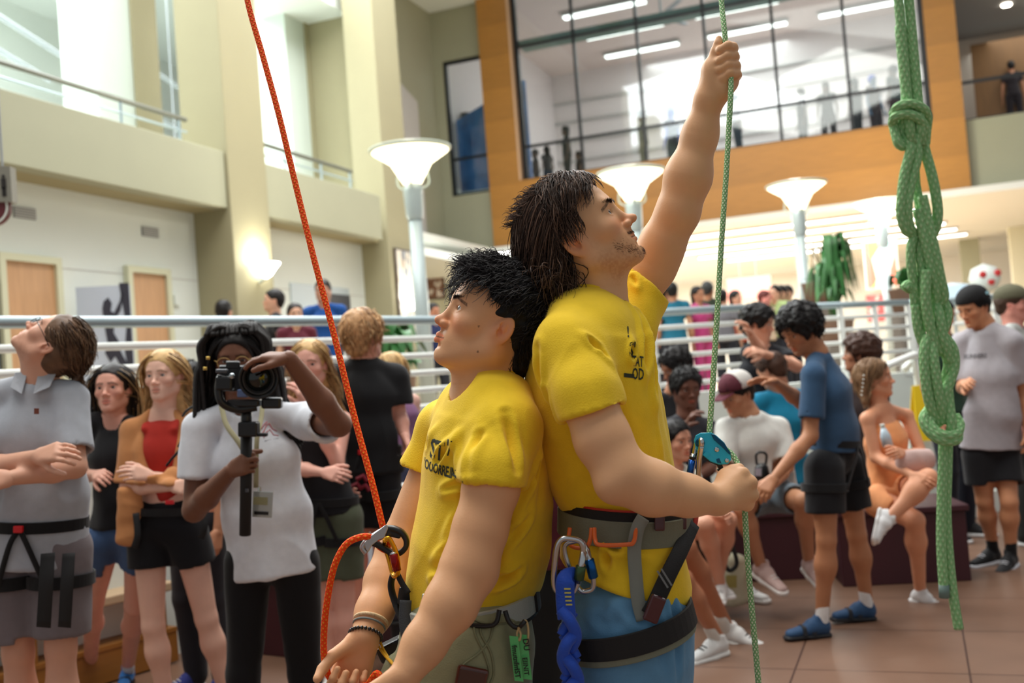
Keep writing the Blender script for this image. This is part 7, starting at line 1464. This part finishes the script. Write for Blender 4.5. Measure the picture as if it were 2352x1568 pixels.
# 19 man in blue tee
bj = pj(5.5, neck=(1875, 812), shR=(1905, 858, .18), shL=(1868, 862, -.16), elL=(1862, 1000, -.2), wrL=(1778, 1098, -.3), elR=(1842, 925, .15), wrR=(1782, 878, .05), chest=(1905, 900), waist=(1918, 985), pelv=(1915, 1050), hipL=(1892, 1075, -.12), hipR=(1940, 1070, .12), knL=(1898, 1240, -.15), knR=(1968, 1228, .1), anL=(1887, 1425, -.1), anR=(1992, 1388, .16))
K19 = stand('man with black curls, blue tee, black shorts and climbing shoes, bending to the seated group', 1838, 757, 5.5, J=bj, yaw=-1.3, face=cd(-.78, -.48, .4), tone=(186, 128, 92), hair=dict(kind='curly', col=BLK, n=1700, th=.034), top=('tee', (54, 84, 116), dict(hem=-.04, sleeve=.72, loose=.016)), bottom=('shorts', (24, 24, 28), dict(len=.62, loose=.03)), lod=2, hh=.004, h=.009,
      shoes=('climb', ((48, 80, 118), (30, 32, 38), (30, 30, 36)), (240, 240, 240), dict(L=cd(-1, -.05, .12), R=cd(-1, -.02, .05))), hands=(dict(d=cd(-1, .15, .1), n=cd(0, -1, .4), curl=.25, spread=.6), None), stub=.5, extra=lambda r, K: hbelt(r, K, z=.05, buckle=False))
# 20 and 21
seated('person with big brown curls sitting behind the woman in orange', 6.9, 1.65, dict(head=(1975, 812), neck=(1975, 880), shR=(1930, 910), shL=(2020, 905), elR=(1925, 1000), wrR=(1950, 1060), elL=(2025, 1000), wrL=(2000, 1060), pelv=(1975, 1080), hipR=(1955, 1090), hipL=(1995, 1090), knR=(1955, 1100, .4), knL=(1995, 1100, .4), anR=(1955, 1230, .4), anL=(1995, 1230, .4)), face=cd(-.8, 0, -.2), tone=(176, 122, 92), hair=dict(kind='curly', col=[(70, 46, 36), (50, 34, 28), (90, 60, 46)], th=.035, n=400), top=('tee', (60, 50, 50)), bottom=('pants', (30, 30, 36)), lod=1, hh=.006, shoes=('white',))
def orange_extra(r, K):
    g = empty('water_bottle', P(2038, 1010, 5.85), 'small clear plastic bottle held by the woman in orange', 'bottle'); MB().tube([P(2040, 1024, 5.85), P(2033, 1000, 5.85), P(2028, 982, 5.85)], [.03, .028, .012], 14).build('bottle', M('clear_plastic', (196, 214, 228), .15), g, smooth=True); MB().tube([P(2028, 982, 5.85), P(2026, 974, 5.85)], .013, 12).build('cap', WHT, g)
    S = Sdf(); S.ecap(P(2070, 1062, 5.8), P(2135, 1052, 5.8), (.06, .03), (.05, .03), CU, .03); V, Q = S.mesh(.008, folds(.01, 14)); tag(mesh('folded_jacket', V, Q, cloth((214, 184, 178))), 'crumpled pale pink cloth on the knee of the woman in orange', 'jacket')
    for k in range(6): MB().lathe(P(1984-1*k, 862+9*k, 6.02), [(0, -.006), (.006, 0), (0, .006)], n=8).build('hair_bead', WHT, r)
seated('woman in orange tank top and orange shorts sitting with crossed legs, looking right', 6.1, 1.66, dict(head=(2008, 868), neck=(2022, 935), shR=(1992, 962, -.08), shL=(2082, 955, .1), elR=(2012, 1050, -.12), wrR=(2098, 1092, -.38), elL=(2118, 1045, 0), wrL=(2072, 1040, -.3), chest=(2035, 1010), waist=(2040, 1075), pelv=(2035, 1135), hipR=(2020, 1150, -.1), hipL=(2060, 1140, .08), knL=(2132, 1098, -.4), anL=(2046, 1188, -.42), knR=(2102, 1195, -.3), anR=(2112, 1340, -.1)), face=cd(.85, .12, .35), tone=(226, 160, 124), fem=1, build=1.08,
       hair=dict(kind='long', col=[(128, 96, 68), (104, 78, 56), (150, 116, 82)], length=.15, n=500), top=('tank', (240, 160, 104), dict(hem=.02, loose=.006)), bottom=('shorts', (238, 164, 112), dict(len=.5, loose=.016)), lod=2, hh=.004, h=.009,
       shoes=('white', ((236, 236, 236), (244, 244, 242), (240, 240, 240)), None, dict(R=cd(.85, -.3, .4), L=cd(-.35, -.75, .5)), dict(L=cd(.3, .5, -.3))), extra=orange_extra)
# 22 man in grey tee
gj = pj(6.75, neck=(2262, 745), shR=(2212, 790, .12), shL=(2322, 785, -.1), elR=(2212, 890, .1), wrR=(2218, 880, -.15), elL=(2345, 890, -.05), wrL=(2360, 985, -.1), chest=(2270, 860), waist=(2275, 950), pelv=(2275, 1030), hipR=(2250, 1045), hipL=(2302, 1045), knR=(2262, 1150), knL=(2318, 1152, -.1), anR=(2282, 1262, .12), anL=(2322, 1275, -.02))
def grey_extra(r, K):
    cap_hat(r, K, (16, 16, 18), (16, 16, 18), fwd=-1)
    KB2 = bvh([o for o in r.children if o.name.startswith('shirt')][0]); V, Fc = text_mesh('RUNNERS', .055, .02); m = M('shirt_grey_print', (100, 98, 102), .8)
    decal_pts = [onsurf(KB2, 2240+v[0]*215, 818-v[1]*260-v[0]*14, .003) for v in V]; mesh('shirt_print', decal_pts, Fc, m, r, False)
    MB().lathe(P(2268, 672, 6.58), [(0, .004), (.012, .002), (.012, 0)], -CF, 10).build('cap_emblem', M('pale_blue_emblem', (150, 200, 214), .5), r)
stand('man in heather grey tee, backwards black cap and black shorts, right of the knotted rope', 2236, 705, 6.75, J=gj, yaw=-.8, face=cd(-.82, -.35, .4), tone=(206, 144, 106), hair=dict(kind='short', col=BLK, n=300), top=('tee', (176, 172, 178), dict(sleeve=.85, hem=.0, loose=.03)), bottom=('shorts', (24, 24, 28), dict(len=.62, loose=.035)), lod=2, hh=.0042, h=.009,
      shoes=('white', ((22, 22, 24), (226, 228, 234), (226, 228, 234)), (26, 26, 28), dict(R=cd(-.95, -.1, .4), L=cd(-.75, -.2, .7))), extra=grey_extra)
stand('man in olive cap and pale grey shirt at the right edge, facing right', 2325, 698, 7.5, yaw=.8, face=cd(.8, -.02, .45), tone=(226, 156, 140), hair=dict(kind='short', col=[(70, 50, 38)], n=0), top=('tee', (190, 194, 190)), bottom=('pants', (40, 42, 40)), lod=1, hh=.0055, extra=lambda r, K: cap_hat(r, K, (98, 96, 74), (98, 96, 74)), shoes=('white', ((24, 24, 26), (220, 220, 220), (30, 30, 30))))
stand('person in dark green top standing behind the knotted rope', 2160, 722, 7.9, yaw=.6, face=cd(.5, -.2, .6), tone=(190, 134, 104), hair=dict(kind='short', col=BLK, n=0), top=('tee', (40, 66, 52)), bottom=('pants', (26, 28, 40)), lod=1, hh=.006, shoes=('white', ((30, 30, 32), (220, 220, 220), (30, 30, 30))))
# bottle, cup, bag
g = empty('water_bottle', P(1748, 1120, 5.75), 'black sports bottle with loop lid held by the man in the trucker cap', 'bottle')
MB().tube([P(1752, 1120, 5.75), P(1750, 1085, 5.75), P(1749, 1072, 5.75), P(1748, 1064, 5.75)], [.042, .042, .036, .022], 18).build('flask', BLKP, g, smooth=True); torus_arc([P(1738, 1066, 5.75), P(1737, 1044, 5.75), P(1748, 1038, 5.75), P(1760, 1044, 5.75), P(1759, 1066, 5.75)], .007).build('lid_loop', BLKP, g, smooth=True)
MB().box(P(1742, 1084, 5.7), CR*.016, CU*.02, CF*.002).build('label', M('bottle_label', (190, 186, 200), .5), g)
g = empty('tote_bag', P(1690, 1385, 6.0), 'cream cloth bag with black cord loop on the floor among the seated legs', 'bag'); S = Sdf(); S.ecap(P(1686, 1290, 6.0), P(1684, 1368, 6.0), (.07, .05), (.1, .06), CR, .03); V, Q = S.mesh(.008, folds(.008, 12)); mesh('bag_body', V, Q, cloth((206, 202, 176)), g)
torus_arc([P(1660, 1225, 5.9), P(1675, 1262, 5.88), P(1664, 1290, 5.88), P(1676, 1310, 5.88), P(1692, 1295, 5.88), P(1685, 1262, 5.88), P(1668, 1230, 5.9)], .012).build('cord_loop', BLKW, g, smooth=True); MB().box(P(1680, 1335, 5.92), CR*.03, CU*.035, CF*.003).build('bag_print', M('bag_print', (170, 160, 90), .7), g)
for (x, y, dx, lb) in ((1690, 1376, .5, 'white shoe on the floor right of the cream bag'), (1605, 1380, -.6, 'white shoe on the floor between the tanned legs')):
    p_ = CP+(P(x, y, 1)-CP)*(-EYE/(P(x, y, 1)-CP)[2]); r = empty('shoe', p_, lb, 'shoe'); shoe(r, p_+np.array([0, 0, .001]), (dx, -.6, 0), 'white')
# ---------------- people on the upper floor
def far(label, x, y, fl, H, tone, hair, top, bottom=(40, 42, 50), yaw=0., face=None, kind='short', d=None, group=None, fem=0, J=None, pants=True, length=.2, h=.02):
    hz = fl+H*.932; q = P(x, y, 1)-CP; t = (hz-CP[2])/q[2]; hd = CP+q*t; base = np.array([hd[0], hd[1], fl])
    return person(label, base, H, yaw, dict(head=hd), face=face, tone=tone, hair=dict(kind=kind, col=hair, strands=False, length=length, fill=True), top=('tee', top, dict(sleeve=.6)), bottom=('pants' if pants else 'shorts', bottom), shoes=None, fem=fem, lod=0, h=h, group=group)
LT = (216, 168, 142); MT = (186, 134, 104)
far('person with short dark hair just above the handrail beneath the tan column', 515, 714, .9, 1.62, MT, (26, 22, 22), (60, 60, 66), yaw=2.5, face=cd(.2, 0, -1))
far('young man in black tee beyond the handrail, facing left', 628, 690, .9, 1.68, LT, (26, 22, 22), (28, 28, 32), yaw=-1.2, face=cd(-.9, .05, .3))
far('man in royal blue hoodie standing behind the orange rope', 742, 668, .9, 1.74, (196, 146, 122), (30, 26, 26), (24, 74, 142), yaw=0, face=cd(0, 0, 1), h=.014)
far('small figure in maroon beside the man in blue hoodie', 678, 722, .9, 1.45, LT, (34, 26, 24), (90, 30, 44), yaw=.4)
far('person in navy shirt beyond the railing, left of the shorter climber\'s face', 995, 716, .9, 1.62, (190, 132, 104), (26, 22, 22), (30, 38, 76), yaw=.5, face=cd(.5, 0, .6))
far('person in teal shirt behind the raised arm sleeve, back turned', 1524, 668, .9, 1.72, MT, (28, 24, 24), (22, 110, 136), yaw=3.0)
far('dark-haired companion just right of the teal shirt', 1543, 668, .9, 1.7, MT, (24, 22, 22), (26, 100, 126), yaw=3.0)
far('woman with long dark hair in pink, left of the green rope', 1603, 676, .9, 1.64, MT, (26, 22, 22), (190, 70, 130), yaw=.6, kind='long', fem=1, bottom=(190, 70, 130))
far('person in dark olive top with greying hair, left of the green rope', 1626, 665, .9, 1.76, MT, (60, 62, 62), (48, 56, 44), yaw=2.6)
far('person in grey just right of the green rope, beyond the railing', 1658, 682, .9, 1.62, LT, (28, 26, 26), (110, 110, 116), yaw=2.8)
far('woman with long black hair and orange top beyond the railing', 1690, 684, .9, 1.62, LT, (22, 20, 20), (216, 96, 60), yaw=.8, kind='long', fem=1)
far('person with reddish hair and cream top beyond the railing', 1757, 684, .9, 1.6, (222, 150, 140), (96, 44, 40), (226, 204, 178), yaw=.5, face=cd(.8, 0, .4))
for x, lb in ((1780, 'first of three dark-haired people in light green shirts'), (1794, 'middle of three dark-haired people in light green shirts'), (1808, 'last of three dark-haired people in light green shirts')): far(lb, x, 672, .9, 1.68, LT, (26, 22, 22), (168, 190, 130), yaw=-.8, group='people in green beyond the railing')
GW = 'people behind the studio glass'
for x, y, tc_, bc_, lb, fem_, kd, tn in ((1298, 300, (40, 36, 40), (70, 50, 50), 'dark long-haired figure behind the studio glass, lower left pane', 1, 'long', MT), (1255, 345, (200, 190, 190), (120, 150, 190), 'figure in white top and light jeans at the far left of the studio glass', 1, 'long', LT), (1228, 352, (60, 60, 70), (60, 60, 70), 'small dark figure at the left edge of the studio glass', 0, 'short', MT), (1328, 356, (70, 40, 50), (50, 36, 44), 'low dark figure beside the first mullion of the studio glass', 0, 'short', MT),
        (1473, 268, (34, 34, 38), (34, 34, 38), 'figure in long black clothes at the second mullion', 1, 'long', MT), (1540, 262, (70, 72, 82), (30, 30, 36), 'figure with blue head and grey coat behind the studio glass', 0, 'short', (40, 70, 200)), (1687, 228, (50, 60, 90), (90, 130, 160), 'figure in navy top and jeans right behind the green rope', 1, 'long', LT), (1838, 214, (24, 24, 28), (24, 24, 28), 'slim black silhouette with bag behind the studio glass', 1, 'short', MT),
        (1896, 200, (60, 70, 66), (90, 60, 60), 'long-haired figure in grey-green top behind the studio glass', 1, 'long', MT), (1960, 192, (90, 92, 98), (40, 50, 70), 'hooded grey figure right of the fifth mullion', 0, 'long', MT), (2004, 184, (130, 50, 80), (110, 40, 60), 'figure in maroon with blue-tinted hair behind the studio glass', 1, 'short', (90, 130, 170)), (2050, 162, (20, 120, 124), (150, 40, 60), 'figure in teal top and red trousers left of the green double rope', 0, 'short', MT)):
    tc_, bc_ = tuple(int(q*.4) for q in tc_), tuple(int(q*.4) for q in bc_); tn = tuple(int(q*.6) for q in tn) if tn[2] < 150 else tn  # clothes and skin darkened in colour to imitate backlit silhouettes
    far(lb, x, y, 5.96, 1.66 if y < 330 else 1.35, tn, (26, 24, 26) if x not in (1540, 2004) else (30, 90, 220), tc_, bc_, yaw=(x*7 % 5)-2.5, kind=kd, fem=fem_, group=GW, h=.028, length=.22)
far('person in dark dress behind the black rail at the upper right', 2322, 152, 5.86, 1.6, MT, (20, 18, 18), (36, 32, 36), (36, 32, 36), yaw=2.8, fem=1, h=.024)
far('person in pale blue at the upper right edge behind the black rail', 2352, 165, 5.86, 1.6, LT, (40, 34, 30), (170, 200, 220), (60, 70, 90), yaw=2.8, h=.024)
far('figure at the right edge of the small window with the blue backdrop', 1112, 262, 6.6, 1.62, MT, (26, 24, 26), (150, 180, 220), (60, 80, 120), yaw=0., h=.024)
# ------------------------------------------------------------------ knotted green rope hanging at right
GR2 = rope_mat('thick_green_rope_sheath', (146, 200, 136), (190, 226, 170), ku=60, kv=3, ratio=.05); dk = 1.72; kr = empty('knotted_rope', P(2200, 1440, dk), 'thick pale green rope hanging at right, doubled and tied in a chain of loops', 'rope')
def rs(pts, r=.0078, nm='rope_strand'):
    pl = [P(x, y, dk+z*.001) for x, y, z in pts]
    if pts[0][1] < 0: pl = [np.array([pl[0][0]-.02, pl[0][1], 9.6]), np.array([pl[0][0]-.01, pl[0][1], 5.5])]+pl
    MB().tube(spline(pl, 10), r, 14).build(nm, GR2, kr, smooth=True)
rs([(2060, -40, 0), (2066, 60, 0), (2074, 150, 0), (2080, 215, 0), (2078, 260, 0), (2072, 300, 5), (2082, 330, 5), (2100, 320, 8), (2095, 280, 8)])
rs([(2084, -40, 0), (2088, 60, 0), (2096, 150, 0), (2102, 220, 0), (2112, 270, 0), (2122, 300, 0), (2125, 330, 5), (2110, 350, 10)])
# hitch coils
rs([(2052, 262, 5), (2062, 246, -14), (2090, 238, -18), (2118, 248, -14), (2130, 268, 0), (2128, 300, 15), (2126, 322, 8)]); rs([(2050, 285, 5), (2056, 268, -12), (2084, 262, -18), (2110, 272, -16), (2124, 296, -4), (2126, 330, 6)])
rs([(2050, 280, 10), (2056, 305, 0), (2064, 330, -6), (2078, 335, -2), (2088, 315, 4)])
# first long loops
rs([(2082, 318, 0), (2092, 340, -10), (2078, 400, -10), (2072, 450, -10), (2070, 490, -8), (2080, 525, -4), (2098, 540, 4)], .0085); rs([(2106, 310, -6), (2108, 360, -12), (2094, 420, -12), (2086, 470, -12), (2088, 510, -8), (2100, 540, 2)], .0072)
rs([(2114, 300, 4), (2126, 350, 0), (2140, 400, -4), (2150, 450, -4), (2154, 490, -4), (2148, 525, 0), (2136, 545, 6)], .0085); rs([(2100, 400, 8), (2108, 450, 6), (2116, 500, 4), (2122, 540, 0)], .0074)
rs([(2090, 330, 15), (2100, 380, 15), (2104, 430, 16), (2116, 480, 12)], .0078)
# second link
rs([(2108, 480, -6), (2122, 540, -10), (2134, 590, -10), (2144, 640, -8), (2150, 680, -4), (2140, 700, 4)], .0085); rs([(2118, 450, -8), (2136, 530, -12), (2150, 590, -12), (2160, 640, -10), (2168, 680, -4), (2156, 705, 6)], .0085)
rs([(2104, 540, 4), (2094, 560, 0), (2092, 600, 0), (2098, 650, 2), (2102, 700, 4), (2112, 740, 6)], .0076); rs([(2112, 545, 4), (2114, 590, 0), (2118, 640, 2), (2110, 690, 4), (2106, 730, 4), (2120, 760, 8)], .0076)
# tail tuft and third link
rs([(2078, 665, 4), (2088, 655, 4), (2102, 668, 4), (2108, 690, 6)], .0095); rs([(2128, 620, -12), (2126, 670, -14), (2130, 720, -12), (2142, 770, -10), (2156, 805, -4), (2170, 800, 4)], .0085); rs([(2104, 700, 2), (2108, 745, 2), (2118, 780, 4), (2134, 800, 4)], .0085)
rs([(2168, 690, 4), (2178, 720, -4), (2168, 760, -6), (2150, 780, 4)], .0072); rs([(2144, 690, 8), (2156, 720, -10), (2164, 770, -12), (2174, 800, -10), (2180, 830, -4)], .0085)
# fourth big loops
rs([(2132, 772, -6), (2124, 800, -10), (2124, 850, -12), (2130, 900, -12), (2140, 940, -8), (2156, 975, 2)], .0085); rs([(2140, 768, -4), (2144, 820, -14), (2152, 880, -16), (2160, 930, -12), (2166, 970, -2)], .0085)
rs([(2166, 770, -4), (2188, 800, -6), (2192, 840, -6), (2180, 880, -8), (2168, 910, -10), (2170, 950, -6)], .0085); rs([(2160, 790, 2), (2176, 830, -2), (2170, 870, 2), (2160, 900, 4)], .0072)
rs([(2176, 880, -4), (2180, 930, -10), (2186, 970, -14), (2184, 1000, -10)], .0085)
rs([(2134, 940, 4), (2122, 960, -6), (2130, 985, -14), (2150, 1004, -20), (2175, 1012, -22), (2198, 1008, -16), (2200, 990, -4)], .0085); rs([(2146, 946, 4), (2136, 968, -8), (2150, 990, -18), (2172, 1000, -24), (2196, 996, -18), (2204, 975, -4), (2194, 955, 6)], .0085)
# tails
rs([(2166, 1000, 4), (2166, 1060, 0), (2163, 1150, 0), (2162, 1250, 0), (2167, 1340, 0), (2169, 1358, 0)], .0078); rs([(2178, 1005, 6), (2176, 1080, 4), (2174, 1180, 6), (2180, 1280, 4), (2190, 1370, 2), (2202, 1444, 0)], .0078)
MB().tube([P(2168, 1342, dk), P(2169, 1372, dk)], .0085, 14).build('rope_end_tape', M('grey_tape', (112, 136, 130), .5), kr, smooth=True)
